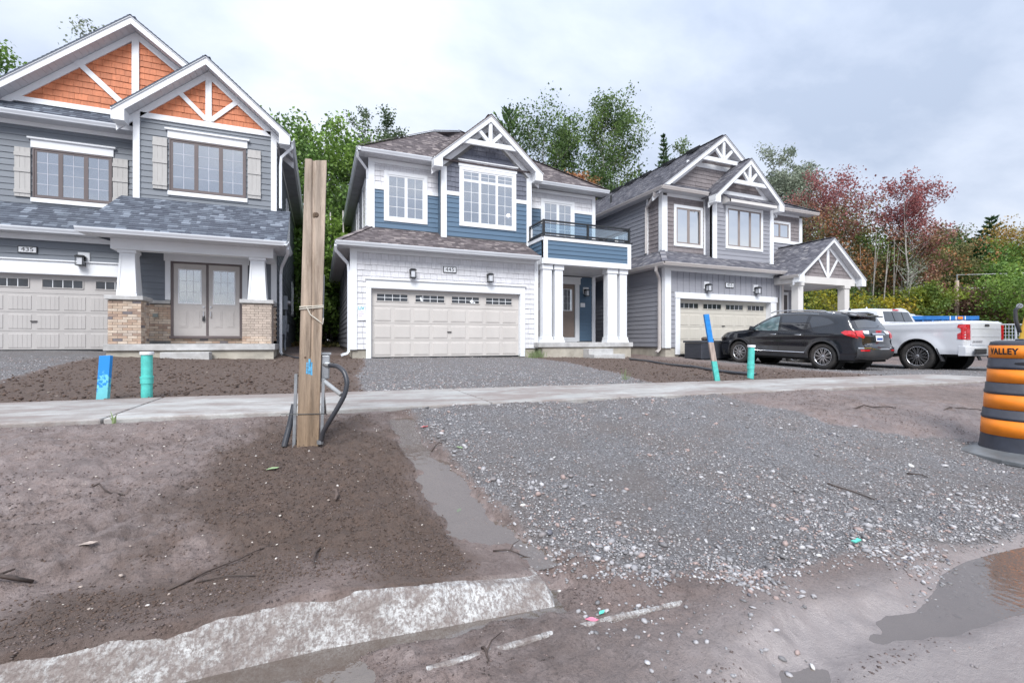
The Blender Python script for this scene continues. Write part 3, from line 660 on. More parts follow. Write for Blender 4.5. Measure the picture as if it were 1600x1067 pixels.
def gable(H, Yw, sa, za, sl, hl, hr, over, fa, mshing, yb=None, shk=None, frieze=True, sr=None, fd=.19, back_l=True, back_r=True):
    """front-facing gable: wall plane at Yw, fascia at Yw-over; apex (sa,za) is the top of the fascia"""
    sr = sr or sl; Yf = Yw-over; pw = Plane('F', Yw); pf = Plane('F', Yf)
    for sg, s_, h in ((-1, sl, hl), (1, sr, hr)):
        dz = fd*math.sqrt(1+s_*s_); e = (sa+sg*h, za-s_*h)
        band = lambda d0, d1: [(sa, za-d0), (sa, za-d1), (e[0], e[1]-d1), (e[0], e[1]-d0)]
        MB().pprism(pf, band(0, dz), -.022, 0).build('rake_fascia', WH, H.root, bevel=.004)
        MB().pprism(pf, band(-.012, .05), .001, .028).build('rake_trim', WH, H.root)
        # soffit under the overhang in boards
        mb = MB(); n = max(2, int(h/.13))
        for i in range(n):
            a = i/n; b = (i+.94)/n; xa, xb = sa+sg*h*a, sa+sg*h*b; zz = lambda x: za-s_*abs(x-sa)-dz+.012
            mb.quadbox([(xa, Yf+.022, zz(xa)), (xb, Yf+.022, zz(xb)), (xb, Yw, zz(xb)), (xa, Yw, zz(xa)), (xa, Yf+.022, zz(xa)+.012), (xb, Yf+.022, zz(xb)+.012), (xb, Yw, zz(xb)+.012), (xa, Yw, zz(xa)+.012)])
        mb.quadbox([(sa, Yf+.022, za-dz+.025), (e[0], Yf+.022, e[1]-dz+.025), (e[0], Yw, e[1]-dz+.025), (sa, Yw, za-dz+.025), (sa, Yf+.022, za-dz+.035), (e[0], Yf+.022, e[1]-dz+.035), (e[0], Yw, e[1]-dz+.035), (sa, Yw, za-dz+.035)])
        mb.build('rake_soffit', SOF, H.root)
        if frieze:
            dd = .16*math.sqrt(1+s_*s_); MB().pprism(pw, [(sa, za-dz), (sa, za-dz-dd), (e[0], e[1]-dz-dd), (e[0], e[1]-dz)], 0, .055).build('frieze', WH, H.root)
        # boxed return at the eave
        if fa: MB().pprism(pf, [(e[0], e[1]+.0), (e[0], e[1]-.30), (e[0]-sg*.30, e[1]-.30), (e[0]-sg*.30, e[1]+s_*.30-.03)], -over+.05, -.001).build('eave_return', WH, H.root, bevel=.004)
        if yb:
            if sg < 0: pts = [(e[0], Yf-.03, e[1]+.012), (e[0], yb, e[1]+.012), (sa, yb, za+.012), (sa, Yf-.03, za+.012)]
            else: pts = [(e[0], yb, e[1]+.012), (e[0], Yf-.03, e[1]+.012), (sa, Yf-.03, za+.012), (sa, yb, za+.012)]
            roof(H, pts, mshing)
    if yb: ridgecap(H, (sa, Yf+.05, za+.0), (sa, yb, za+.0), mshing)
def braces(H, pl, bars, o0, o1, name='brace', m=None):
    for (a, b, w) in bars:
        a, b = Vector((a[0], a[1])), Vector((b[0], b[1])); d = (b-a).normalized(); n = Vector((-d.y, d.x))*w/2
        MB().pprism(pl, [tuple(a-n), tuple(b-n), tuple(b+n), tuple(a+n)], o0, o1).build(name, m or WH, H.root, bevel=.005)
def downspout(H, path, m=WHS, w=.052):
    return MB().tube(path, w, 4, rot=math.pi/4, sq=(1, 1.25)).build('downspout', m, H.root)
def wall_lamp(H, pl, s, z, block=True):
    b = MB()
    if block: trim(H, pl, s-.10, s+.16, z-.03, z+.25, .05, 'lamp_block')
    r = b.pbox(pl, s-.06, s+.06, z-.02, z+.14, .05, .07).pbox(pl, s-.10, s+.10, z+.10, z+.125, .07, .27).pbox(pl, s-.075, s+.075, z+.125, z+.15, .095, .245).pbox(pl, s-.09, s+.09, z-.14, z-.115, .08, .26)
    for ds, do in ((-.085, .08), (.075, .08), (-.085, .25), (.075, .25)): b.pbox(pl, s+ds, s+ds+.012, z-.115, z+.10, do, do+.012)
    r = b.build('wall_lamp', BLK, H.root); MB().pbox(pl, s-.055, s+.055, z-.11, z+.09, .10, .235).build('lamp_glass', LAMPG, r); return r
LAMPG = mat('frosted_glass', (.62, .64, .68), .15, spec=.8)
PLW = mat('plate_white', (.8, .82, .85), .4); INK = mat('ink_black', (.015, .015, .02), .6); SILV = mat('silver', (.6, .6, .62), .3, metal=1)
def house_number(H, pl, s0, s1, z0, z1, num):
    f = MB(); f.pbox(pl, s0, s1, z0, z1, .024, .05); r = f.build('number_plate', BLK, H.root)
    MB().pbox(pl, s0+.02, s1-.02, z0+.02, z1-.02, .050, .053).build('plate_face', PLW, r)
    text(num, (z1-z0)*.86, pl.p((s0+s1)/2, (z0+z1)/2, .0535), ROTF, INK, r, 'numerals', sx=1.15)
def garage_door(H, pl, s0, s1, z0, z1, m, wins, rows=3, npan=8, pgrid=(4, 2), vgroove=False, rec=.12, hz=None):
    """wins: list of (a,b,za,zb)"""
    d = MB(); d.pbox(pl, s0, s1, z0, z1, -rec-.04, -rec); r = d.build('garage_door', m, H.root)
    jm = MB(); jm.pbox(pl, s0-.02, s0+.008, z0, z1, -rec-.04, -.003); jm.pbox(pl, s1-.008, s1+.02, z0, z1, -rec-.04, -.003); jm.pbox(pl, s0+.008, s1-.008, z1-.008, z1+.02, -rec-.04, -.003); jm.build('door_jamb', WH, H.root)
    hs = (z1-z0)/4
    sec = MB()
    for k in range(1, 4): sec.pbox(pl, s0, s1, z0+k*hs-.006, z0+k*hs+.006, -rec, -rec+.004)
    for k in range(3):
        a, b = z0+k*hs, z0+(k+1)*hs
        MB().pbox(pl, s0, s1, a+.008, b-.008, -rec, -rec+.010).build('door_section', m, r)
    for k in range(rows):
        a, b = z0+k*hs+.065, z0+(k+1)*hs-.065; pw = (s1-s0-.10)/npan
        for i in range(npan):
            x0 = s0+.05+i*pw+.05; x1 = x0+pw-.10; o = -rec+.010
            t = MB(); t.prism([pl.p(x0, a, o), pl.p(x1, a, o), pl.p(x1, b, o), pl.p(x0, b, o)], [pl.p(x0+.012, a+.012, o+.012), pl.p(x1-.012, a+.012, o+.012), pl.p(x1-.012, b-.012, o+.012), pl.p(x0+.012, b-.012, o+.012)])
            if vgroove:
                for g in range(1, 5): xx = x0+(x1-x0)*g/5; t.pbox(pl, xx-.004, xx+.004, a+.015, b-.015, o+.012, o+.017)
            else:
                t.pbox(pl, x0+.035, x1-.035, a+.035, b-.035, o+.012, o+.018)
            t.build('panel', m, r)
    MB().pbox(pl, s0, s1, z0+3*hs+.008, z1-.008, -rec, -rec+.010).build('door_section', m, r)
    for (a, b, c, dd) in wins:
        o = -rec+.010; f = MB(); w = .022
        f.pbox(pl, a, b, c, c+w, o, o+.02); f.pbox(pl, a, b, dd-w, dd, o, o+.02); f.pbox(pl, a, a+w, c+w, dd-w, o, o+.02); f.pbox(pl, b-w, b, c+w, dd-w, o, o+.02)
        f.build('window_frame', m, r); nx, nz = pgrid; a += w; b -= w; c += w; dd -= w; g = .016
        for i in range(nx):
            for j in range(nz):
                MB().pbox(pl, a+(b-a)*i/nx+g/2, a+(b-a)*(i+1)/nx-g/2, c+(dd-c)*j/nz+g/2, c+(dd-c)*(j+1)/nz-g/2, o, o+.004).build('pane', GPAN, r)
        mm = MB()
        for i in range(1, nx): x = a+(b-a)*i/nx; mm.pbox(pl, x-g/2, x+g/2, c, dd, o, o+.012)
        for j in range(1, nz): z = c+(dd-c)*j/nz; mm.pbox(pl, a, b, z-g/2, z+g/2, o, o+.011)
        mm.build('muntin', WH, r)
    sc = (s0+s1)/2; MB().pbox(pl, sc-.07, sc+.07, hz or z0+1.12, (hz or z0+1.12)+.03, -rec+.012, -rec+.05).build('door_handle', mat('handle_metal', (.15, .14, .14), .35, metal=.8), r)
    MB().pbox(pl, s0, s1, z0-.02, z0+.02, -rec-.03, -rec+.016).build('bottom_seal', BLK, r)
    return r
def paper(H, pl, s, z, w, h, rot=0, o=.03, lines=3, head=None, par=None):
    m = MB(); c, sn = math.cos(rot), math.sin(rot); P = [(s+c*x-sn*y, z+sn*x+c*y) for x, y in ((-w/2, -h/2), (w/2, -h/2), (w/2, h/2), (-w/2, h/2))]
    return m.pprism(pl, P, o, o+.003).build('paper_notice', PLW, par or H.root)

MUNP = mat('pale_muntin', (.50, .52, .60), .5)
# ------------------------------------------------------------------ house with rust gables (left)
H1 = House('dark slate house with rust-orange gables, brick porch piers and double front doors, numbered 435', (-5.3, 16.2, .8))
F = lambda k: Plane('F', k)
def house1():
    H = H1; G, U, B = F(16.6), F(17.2), F(16.2)
    # garage wall
    wg = wallcore(H, G, rect(-10.2, -9.62, .6, 4.02)); wallcore(H, G, rect(-4.86, -4.80, .6, 4.0)); wt = wallcore(H, G, rect(-9.62, -4.86, 2.96, 4.02))
    siding(H, wt, G, rect(-10.2, -4.80, 3.30, 3.86), [], .175, S1)
    trim(H, G, -9.75, -4.80, 2.94, 3.30, .06, 'door_header'); trim(H, G, -9.78, -4.80, 3.30, 3.335, .10, 'drip_cap'); trim(H, G, -10.2, -4.8, 3.86, 4.0, .05, 'frieze'); trim(H, G, -9.75, -9.6, .86, 2.94, .06)
    ws = [(a, a+.91, 2.57, 2.83) for a in (-9.395, -8.235, -7.075, -5.915)]
    garage_door(H, G, -9.6, -4.86, .86, 2.94, DR1, ws, pgrid=(4, 1), vgroove=True, hz=1.64)
    house_number(H, G, -7.50, -7.10, 3.49, 3.67, '435'); wall_lamp(H, G, -6.14, 3.34)
    paper(H, G, -5.02, 2.66, .13, .15, .5, -.09)
    gutter(H, 'F', -10.4, -5.45, 16.2, 4.12); soffit(H, -10.4, -4.9, 16.2, 16.6, 3.995); 
    roof(H, [(-10.4, 16.17, 4.12), (-5.0, 16.17, 4.12), (-5.0, 17.2, 4.97), (-10.4, 17.2, 4.97)], SH1)
    # upper left wall
    wu = wallcore(H, U, rect(-10.2, -4.85, 4.9, 7.3)); hol = [(-7.44, -5.70, 5.06, 6.74)]
    siding(H, wu, U, rect(-10.2, -4.85, 4.97, 7.14), hol, .172, S1); trim(H, U, -10.2, -4.85, 7.14, 7.27, .05, 'frieze'); 
    window(H, U, -7.46, -5.68, 5.15, 6.54, 3, BRF, tr=BRF, tw=.035, fw=.05, grid=(2, 4), mun=MUNP, back=BLIND)
    trim(H, U, -7.50, -5.64, 6.55, 6.78, .06, 'window_header'); trim(H, U, -7.56, -5.58, 6.78, 6.83, .11, 'header_cap'); trim(H, U, -7.50, -5.64, 5.02, 5.14, .06, 'window_sill')
    def shutter(pl, a, b, c, d):
        r = MB().pbox(pl, a, b, c, d, .022, .05).build('shutter', SHUT, H.root)
        for z in (c+.10, (c+d)/2, d-.25): MB().pbox(pl, a-.005, b+.005, z, z+.10, .05, .075).build('shutter_rail', SHUT, r)
        for i in range(3): MB().pbox(pl, a+(b-a)*i/3+.004, a+(b-a)*(i+1)/3-.004, c+.005, d-.005, .0505, .056).build('shutter_board', SHUT, r)
    shutter(U, -7.84, -7.50, 5.14, 6.52); shutter(U, -5.66, -5.30, 5.14, 6.52)
    gutter(H, 'F', -10.4, -5.0, 16.80, 7.37); soffit(H, -10.4, -4.9, 16.80, 17.2, 7.255)
    roof(H, [(-10.4, 16.77, 7.37), (-4.8, 16.77, 7.37), (-4.8, 17.25, 7.83), (-10.4, 17.25, 7.83)], SH1)
    # big gable
    sa, za = -5.12, 10.63; sl = .87
    wgb = wallcore(H, U, [(-8.7, 7.3), (-1.5, 7.3), (sa, za-.15)]); fz = za-.45
    shakes(H, wgb, U, [(-8.25, 7.92), (-2.2, 7.92), (sa+.1, fz)], [], .185, K1, w=(.2, .3))
    trim(H, U, -8.6, -2.0, 7.79, 7.94, .06, 'gable_band'); trim(H, U, sa-.09, sa+.09, 7.94, za-.38, .06, 'gable_post')
    braces(H, U, [((-6.52, 9.22), (-5.35, 8.1), .155), ((-3.72, 9.22), (-4.89, 8.1), .155)], .028, .060)
    gable(H, 17.2, sa, za, sl, 3.75, 4.3, .45, False, SH1, yb=28, sr=.765)
    # bay
    wb = wallcore(H, B, rect(-4.88, -1.25, 4.9, 7.62)); hb = [(-4.0, -2.12, 5.38, 7.25)]
    siding(H, wb, B, rect(-4.72, -1.41, 5.12, 7.46), hb, .172, S1)
    trim(H, B, -4.88, -4.72, 5.12, 7.46, .06, 'corner_trim'); trim(H, B, -1.41, -1.25, 4.95, 7.46, .06, 'corner_trim'); trim(H, B, -4.72, -1.41, 7.46, 7.62, .055, 'gable_band')
    window(H, B, -4.03, -2.09, 5.47, 6.98, 3, BRF, tr=BRF, tw=.035, fw=.05, grid=(2, 4), mun=MUNP)
    trim(H, B, -4.07, -2.05, 6.99, 7.21, .06, 'window_header'); trim(H, B, -4.13, -1.99, 7.21, 7.26, .11, 'header_cap'); trim(H, B, -4.07, -2.05, 5.34, 5.46, .06, 'window_sill')
    shutter(B, -4.42, -4.08, 5.48, 6.97); shutter(B, -2.04, -1.69, 5.48, 6.97)
    wbg = wallcore(H, B, [(-4.88, 7.62), (-1.25, 7.62), (-3.06, 9.15)])
    shakes(H, wbg, B, [(-4.7, 7.62), (-1.42, 7.62), (-3.06, 9.0)], [], .185, K1, w=(.2, .3))
    trim(H, B, -3.14, -2.98, 7.62, 9.0, .060, 'gable_post'); braces(H, B, [((-3.85, 8.42), (-3.12, 7.68), .13), ((-2.27, 8.42), (-3.0, 7.68), .13)], .028, .058)
    gable(H, 16.2, -3.06, 9.38, .875, 2.2, 2.2, .42, True, SH1, yb=19.6)
    MB().box(-4.88, -4.86, 16.2, 17.2, 4.9, 7.6).build('bay_side', S1, H.root)
    # right side wall and eave
    L = Plane('R', -1.25); ws_ = wallcore(H, L, rect(16.2, 28, .85, 7.35)); MB().box(-1.5, -1.22, 16.25, 28, .3, .86).build('foundation', CONC, H.root)
    siding(H, ws_, L, rect(16.2, 28, .88, 7.3), [(20.2, 21.1, 5.2, 6.6), (24, 25, 2.4, 3.8)], .175, S1)
    window(H, L, 20.1, 21.2, 5.1, 6.7, 1, WH, grid=None, back=ROOM); window(H, L, 23.9, 25.1, 2.3, 3.9, 1, WH, grid=None, back=ROOM)
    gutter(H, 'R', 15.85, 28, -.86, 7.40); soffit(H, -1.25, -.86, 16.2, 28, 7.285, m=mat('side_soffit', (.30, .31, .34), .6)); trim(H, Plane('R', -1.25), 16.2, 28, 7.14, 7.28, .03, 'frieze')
    downspout(H, [(-.80, 15.95, 7.30), (-.80, 15.98, 7.15), (-1.12, 16.12, 6.85), (-1.14, 16.13, 6.6), (-1.14, 16.13, 5.25)])
    # entry wall
    we = wallcore(H, B, rect(-4.80, -1.25, .9, 5.0)); 
    siding(H, we, B, rect(-4.8, -1.41, 2.28, 3.75), [(-4.08, -2.12, 2, 3.6)], .172, S1)
    trim(H, B, -1.41, -1.25, 2.30, 4.0, .05, 'corner_trim')
    trim(H, B, -4.13, -4.0, 2.30, 3.60, .055, 'door_casing'); trim(H, B, -2.19, -2.04, 2.30, 3.60, .055, 'door_casing'); trim(H, B, -4.16, -2.0, 3.43, 3.66, .062, 'door_header'); 
    trim(H, B, -4.8, -4.0, 2.19, 2.28, .09, 'stone_sill', CONCS); trim(H, B, -2.19, -1.25, 2.19, 2.28, .09, 'stone_sill', CONCS)
    brickwall(H, we, B, -4.8, -4.0, 1.12, 2.19); brickwall(H, we, B, -2.19, -1.25, 1.12, 2.19); brickwall(H, we, B, -4.0, -2.19, 1.05, 1.19)
    # front doors
    fr = MB(); fr.pbox(B, -4.0, -3.93, 1.26, 3.43, 0, .045); fr.pbox(B, -2.26, -2.19, 1.26, 3.43, 0, .045); fr.pbox(B, -3.93, -2.26, 3.37, 3.43, 0, .045); fr.pbox(B, -3.125, -3.065, 1.26, 3.37, 0, .045); fr.pbox(B, -4.02, -2.17, 1.19, 1.265, 0, .10)
    fr.build('door_frame', BRF, H.root, bevel=.004)
    for a, b, sg in ((-3.93, -3.125, 1), (-3.065, -2.26, -1)):
        d = MB().pbox(B, a, b, 1.265, 3.37, .002, .025).build('front_door', ENT1, H.root)
        g0, g1 = a+.14, b-.14; gf = MB(); gf.pbox(B, g0-.03, g0, 2.20, 3.22, .025, .04); gf.pbox(B, g1, g1+.03, 2.20, 3.22, .025, .04); gf.pbox(B, g0, g1, 2.20, 2.23, .025, .04); gf.pbox(B, g0, g1, 3.19, 3.22, .025, .04); gf.build('glazing_frame', WH, d)
        MB().pbox(B, g0, g1, 2.23, 3.19, .0255, .028).build('room', ROOM, d); MB().pbox(B, g0, g1, 2.23, 3.19, .030, .033).build('pane', GLS, d)
        mm = MB(); [mm.pbox(B, g0+(g1-g0)*i/3-.006, g0+(g1-g0)*i/3+.006, 2.23, 3.19, .0335, .037) for i in (1, 2)]; [mm.pbox(B, g0, g1, 2.23+.96*i/3-.006, 2.23+.96*i/3+.006, .0335, .0368) for i in (1, 2)]; mm.build('muntin', WH, d)
        for p0, p1 in ((a+.13, a+.35), (b-.35, b-.13)):
            t = MB(); t.pbox(B, p0, p1, 1.50, 2.02, .025, .032); t.pbox(B, p0+.035, p1-.035, 1.54, 1.98, .032, .040); t.build('panel', ENT1, d, bevel=.003)
        hx = b-.06 if sg > 0 else a+.06; h = MB(); h.tube([B.p(hx, 1.98, .03), B.p(hx, 1.98, .08), B.p(hx, 1.84, .09), B.p(hx, 1.80, .04)], .012, 6); h.lathe([(0, -.02), (.028, -.02), (.028, .03), (0, .03)], B.p(hx, 2.12, .04), 12, 'y'); h.build('door_handle', SILV, d)
        if sg > 0: MB().pbox(B, hx-.03, hx+.03, 1.70, 1.80, .05, .08).tube([B.p(hx-.02, 1.80, .065), B.p(hx-.02, 1.86, .065), B.p(hx+.02, 1.86, .065), B.p(hx+.02, 1.80, .065)], .007, 6).build('lock_box', BLK, H.root)
    # porch
    MB().box(-5.09, -1.19, 14.8, 16.2, .86, 1.03).build('porch_slab', CONCS, H.root, bevel=.012); MB().box(-5.04, -1.23, 14.86, 16.4, .2, .86).build('porch_foundation', CONC, H.root)
    MB().box(-3.80, -2.72, 14.42, 14.8, .50, .82).build('step', CONCS, H.root, bevel=.015); 
    for (x0, x1, cx, hb_, ht) in ((-5.02, -4.33, -4.67, .22, .165), (-2.02, -1.29, -1.66, .24, .18)):
        y0, y1 = 14.9, 15.55; cy = (y0+y1)/2; p = MB().box(x0+.01, x1-.01, y0+.01, y1-.01, 1.03, 2.18).build('brick_pier', MORT, H.root)
        brickwall(H, p, F(y0+.01), x0, x1, 1.04, 2.17); brickwall(H, p, Plane('R', x1-.01), y0, y1, 1.04, 2.17, .1)
        MB().box(x0-.06, x1+.06, y0-.06, y1+.06, 2.18, 2.285).build('pier_cap', CONCS, H.root, bevel=.01)
        c = MB(); q = lambda h, z: [(cx-h, cy-h, z), (cx+h, cy-h, z), (cx+h, cy+h, z), (cx-h, cy+h, z)]
        c.quadbox(q(hb_, 2.285)+q(ht, 3.42)); c.quadbox(q(ht+.035, 3.42)+q(ht+.035, 3.50)); co = c.build('column', WH, H.root, bevel=.006)
        c = MB(); 
        lerp = lambda t: hb_+(ht-hb_)*t
        for s_ in (-1, 1):
            a, b = (cx+s_*(lerp(.08)-.03), cy-lerp(.08)-.004, 2.285+.09), (cx+s_*(lerp(.95)-.03), cy-lerp(.95)-.004, 2.285+1.08)
            c.bar(a, b, .05, .016)
        c.build('column_panel', WH, co)
    MB().box(-5.0, -1.25, 14.98, 15.28, 3.50, 3.78).build('porch_beam', WH, H.root, bevel=.006); MB().box(-1.53, -1.25, 15.28, 16.2, 3.50, 3.78).box(-5.0, -4.72, 15.28, 16.2, 3.5, 3.78).build('porch_beam', WH, H.root)
    soffit(H, -4.72, -1.53, 15.28, 16.2, 3.79); soffit(H, -5.45, -.9, 14.5, 14.98, 3.775); soffit(H, -1.25, -.9, 14.98, 16.2, 3.775)
    gutter(H, 'F', -5.5, -.87, 14.5, 3.9); gutter(H, 'R', 14.38, 16.2, -.93, 3.9)
    roof(H, [(-5.5, 14.46, 3.90), (-.87, 14.46, 3.90), (-.87, 16.2, 5.2), (-5.15, 16.2, 5.2)], SH1)
    MB().prism([(-5.5, 14.46, 3.86), (-5.15, 16.2, 5.17), (-5.15, 17.2, 5.17), (-5.5, 17.2, 4.9), (-5.5, 16.2, 4.0)], [(-5.48, 14.48, 3.80), (-4.9, 16.2, 5.10), (-4.9, 17.2, 5.10), (-5.4, 17.2, 4.8), (-5.4, 16.2, 3.9)]).build('roof', SH1, H.root)
    MB().prism([(-.88, 14.5, 3.80), (-.88, 16.2, 3.80), (-.88, 16.2, 5.15)], [(-.90, 14.5, 3.80), (-.90, 16.2, 3.80), (-.90, 16.2, 5.15)]).build('gable_end', WH, H.root)
    downspout(H, [(-.86, 14.75, 3.78), (-.86, 14.95, 3.68), (-1.10, 16.0, 3.42), (-1.13, 16.12, 3.2), (-1.13, 16.12, .78), (-1.08, 15.95, .70)])
    # meters on the side wall
    mg = mat('meter_grey', (.33, .37, .42), .5)
    for y, z, w, h in ((18.6, 2.25, .3, .5), (18.3, 1.6, .25, .42), (19.3, 1.45, .2, .3), (17.7, 1.35, .12, .5)):
        b = MB().pbox(L, y, y+w, z, z+h, .02, .16).build('meter_box', mg, H.root, bevel=.01)
    MB().lathe([(0, .0), (.09, 0), (.09, .09), (.07, .11), (0, .11)], L.p(18.75, 2.5, .16), 14, 'x').build('electric_meter', SILV, H.root)
    MB().tube([L.p(18.4, 1.6, .1), L.p(18.4, 1.2, .1), L.p(18.2, 1.0, .1), L.p(18.0, .8, .12)], .025, 6).tube([L.p(18.7, 2.25, .1), L.p(18.7, 1.3, .1), L.p(19.3, 1.2, .12)], .02, 6).build('meter_pipe', mg, H.root)
    MB().pbox(B, -4.42, -4.30, 1.80, 1.90, .015, .06).build('outlet_cover', mat('outlet_grey', (.28, .32, .31), .5), H.root)
    if hasattr(H, 'rest'): H.rest.build('bricks', BRK, we, kind='stuff')
    # rear part of the roof, back and left walls
    MB().box(-10.1, -1.3, 27.9, 28, .3, 7.3).build('wall', S1, H.root); MB().box(-10.19, -10.1, 16.75, 27.9, .3, 7.28).build('wall', S1, H.root)
house1()

# ------------------------------------------------------------------ blue and white house (middle)
H2 = House('white and blue house numbered 445 with a glass-railed balcony over its columned porch', (5.8, 15.5, .6))
def house2():
    H = H2; G, U, B, W = F(14.7), F(16.0), F(15.6), F(16.75)
    w0 = wallcore(H, G, rect(.88, 1.42, .85, 4.0)); wallcore(H, G, rect(6.42, 7.09, .85, 4.0)); wg = wallcore(H, G, rect(1.42, 6.42, 2.75, 4.0))
    MB().box(.90, 1.42, 14.72, 15, .2, .85).build('foundation', CONC, H.root); MB().box(6.42, 7.0, 14.72, 15, .2, .85).build('foundation', CONC, H.root)
    shakes(H, wg, G, rect(1.03, 6.94, .87, 3.80), [(1.30, 6.57, 0, 3.02)], .172, K2, w=(.14, .24))
    trim(H, G, .88, 1.03, .85, 3.95, .05, 'corner_trim'); trim(H, G, 6.94, 7.09, .85, 3.95, .05, 'corner_trim'); trim(H, G, 1.03, 6.94, 3.80, 3.95, .045, 'frieze')
    trim(H, G, 1.29, 1.44, .58, 2.73, .055, 'door_casing'); trim(H, G, 6.40, 6.58, .58, 2.73, .055, 'door_casing'); trim(H, G, 1.29, 6.58, 2.73, 2.99, .06, 'door_header'); trim(H, G, 1.26, 6.62, 2.99, 3.025, .10, 'drip_cap')
    ws = [(1.60+i*1.19, 2.59+i*1.19, 2.34, 2.60) for i in range(4)]
    garage_door(H, G, 1.44, 6.40, .60, 2.73, DR2, ws, pgrid=(4, 2), hz=1.40)
    house_number(H, G, 3.68, 4.12, 3.33, 3.53, '445'); wall_lamp(H, G, 2.68, 3.22, False); wall_lamp(H, G, 5.25, 3.22, False)
    paper(H, G, 2.99, 2.45, .06, .13, .3, -.08); paper(H, G, 4.68, 2.43, .10, .10, -.6, -.08); paper(H, G, 4.77, 2.39, .06, .06, .2, -.078)
    s = paper(H, G, 1.165, 1.97, .24, .46, .03, .05); TQ = mat('print_turquoise', (.05, .42, .5), .6); PK = mat('print_lilac', (.62, .48, .66), .6)
    text('LIV', .13, G.p(1.15, 2.10, .0545), ROTF, TQ, s, bold=.003)
    for k, (z, w) in enumerate(((1.98, .12), (1.93, .16), (1.87, .1))): MB().pbox(G, 1.10-w/4, 1.10+w*.75, z, z+.015, .053, .0545).build('print_line', PK, s)
    # gutter, lower roof
    gutter(H, 'F', .42, 6.98, 14.30, 4.02); soffit(H, .5, 7.0, 14.3, 14.7, 3.90); gutter(H, 'L', 14.30, 27, .52, 4.02); soffit(H, .5, .88, 14.7, 27, 3.90)
    roof(H, [(.46, 14.25, 4.02), (6.98, 14.25, 4.02), (6.98, 15.6, 4.70), (3.9, 15.6, 4.70), (3.9, 16.0, 4.90), (1.53, 16.0, 4.90)][:2]+[(6.98, 16.0, 4.90), (1.53, 16.0, 4.90)], SH2)
    roof(H, [(.46, 27, 4.02), (.46, 14.25, 4.02), (1.53, 16.0, 4.90), (1.53, 27, 4.90)], SH2); ridgecap(H, (.46, 14.25, 4.02), (1.53, 16.0, 4.9), SH2)
    MB().prism([(6.95, 14.3, 3.95), (6.95, 15.7, 3.95), (6.95, 15.7, 4.7)], [(6.98, 14.3, 3.95), (6.98, 15.7, 3.95), (6.98, 15.7, 4.7)]).build('gable_end', WH, H.root)
    L = Plane('L', .88); wl = wallcore(H, L, rect(14.7, 27, .85, 3.95)); siding(H, wl, L, rect(14.85, 27, .9, 3.9), [], .175, S3, name='siding_board'); MB().box(.9, 1.1, 14.95, 27, .3, .86).build('foundation', CONC, H.root)
    trim(H, L, 14.65, 14.8, .85, 3.9, .05, 'corner_trim')
    L2 = Plane('L', 1.53); wl2 = wallcore(H, L2, rect(16.0, 27, 4.6, 7.3)); siding(H, wl2, L2, rect(16.15, 27, 4.92, 7.2), [(17.3, 18.4, 5.3, 6.8), (20.4, 21.6, 5.3, 6.8)], .175, S3); window(H, L2, 17.2, 18.5, 5.2, 6.9, 1, WH, grid=(2, 3), back=ROOM2); window(H, L2, 20.3, 21.7, 5.2, 6.9, 1, WH, grid=(2, 3), back=ROOM2)
    trim(H, L2, 15.95, 16.12, 4.9, 7.2, .05, 'corner_trim')
    # upper left wall
    wu = wallcore(H, U, rect(1.53, 4.0, 4.6, 7.3)); hu = [(2.0, 3.43, 5.17, 6.82)]
    shakes(H, wu, U, rect(1.68, 3.83, 6.30, 7.06), hu, .172, K2, w=(.14, .24)); siding(H, wu, U, rect(1.68, 3.83, 4.92, 6.18), hu, .165, S2)
    trim(H, U, 1.53, 1.68, 4.88, 7.06, .05, 'corner_trim'); trim(H, U, 1.53, 3.9, 7.06, 7.2, .045, 'frieze'); trim(H, U, 1.68, 1.98, 6.18, 6.30, .04, 'belt_trim'); trim(H, U, 3.45, 3.83, 6.18, 6.30, .04, 'belt_trim')
    window(H, U, 1.98, 3.45, 5.15, 6.84, 2, WH, tw=.12, fw=.05, grid=(2, 4), back=ROOM2)
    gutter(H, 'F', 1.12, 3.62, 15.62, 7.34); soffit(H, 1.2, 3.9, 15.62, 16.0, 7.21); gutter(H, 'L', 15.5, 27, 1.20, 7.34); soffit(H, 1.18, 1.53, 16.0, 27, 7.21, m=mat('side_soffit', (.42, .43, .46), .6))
    downspout(H, [(1.12, 15.62, 7.22), (1.12, 15.72, 7.08), (1.44, 16.0, 6.8), (1.46, 16.1, 6.5), (1.46, 16.1, 4.95)])
    downspout(H, [(.42, 14.36, 3.9), (.42, 14.45, 3.78), (.78, 14.78, 3.45), (.80, 14.8, 3.2), (.80, 14.8, .80), (.70, 14.68, .72), (.60, 14.6, .70)])
    # bay
    wb = wallcore(H, B, [(3.83, 4.5), (7.25, 4.5), (7.25, 7.25), (5.54, 8.75), (3.83, 7.25)]); hb = [(4.49, 6.61, 5.15, 7.42)]
    shakes(H, wb, B, [(4.03, 6.30), (7.05, 6.30), (7.05, 7.1), (5.54, 8.45), (4.03, 7.1)], hb, .172, K2D, w=(.12, .2))
    siding(H, wb, B, rect(4.03, 7.05, 4.75, 6.16), hb, .165, S2)
    trim(H, B, 3.83, 4.03, 4.6, 7.12, .06, 'corner_trim'); trim(H, B, 7.05, 7.25, 4.6, 7.12, .06, 'corner_trim'); trim(H, B, 4.03, 4.48, 6.16, 6.30, .04, 'belt_trim'); trim(H, B, 6.63, 7.05, 6.16, 6.30, .04, 'belt_trim')
    window(H, B, 4.48, 6.63, 5.13, 7.21, 3, WH, tw=.12, fw=.045, grid=(2, 4), transom=6.74, head=.2, back=ROOM2)
    bul = emis('bulb_glow', (1, .85, .6), 6); MB().lathe([(0, 0), (.05, .02), (.06, .07), (.03, .11), (0, .12)], B.p(6.33, 5.62, .0), 10).build('pendant_bulb', bul, H.root, smooth=True)
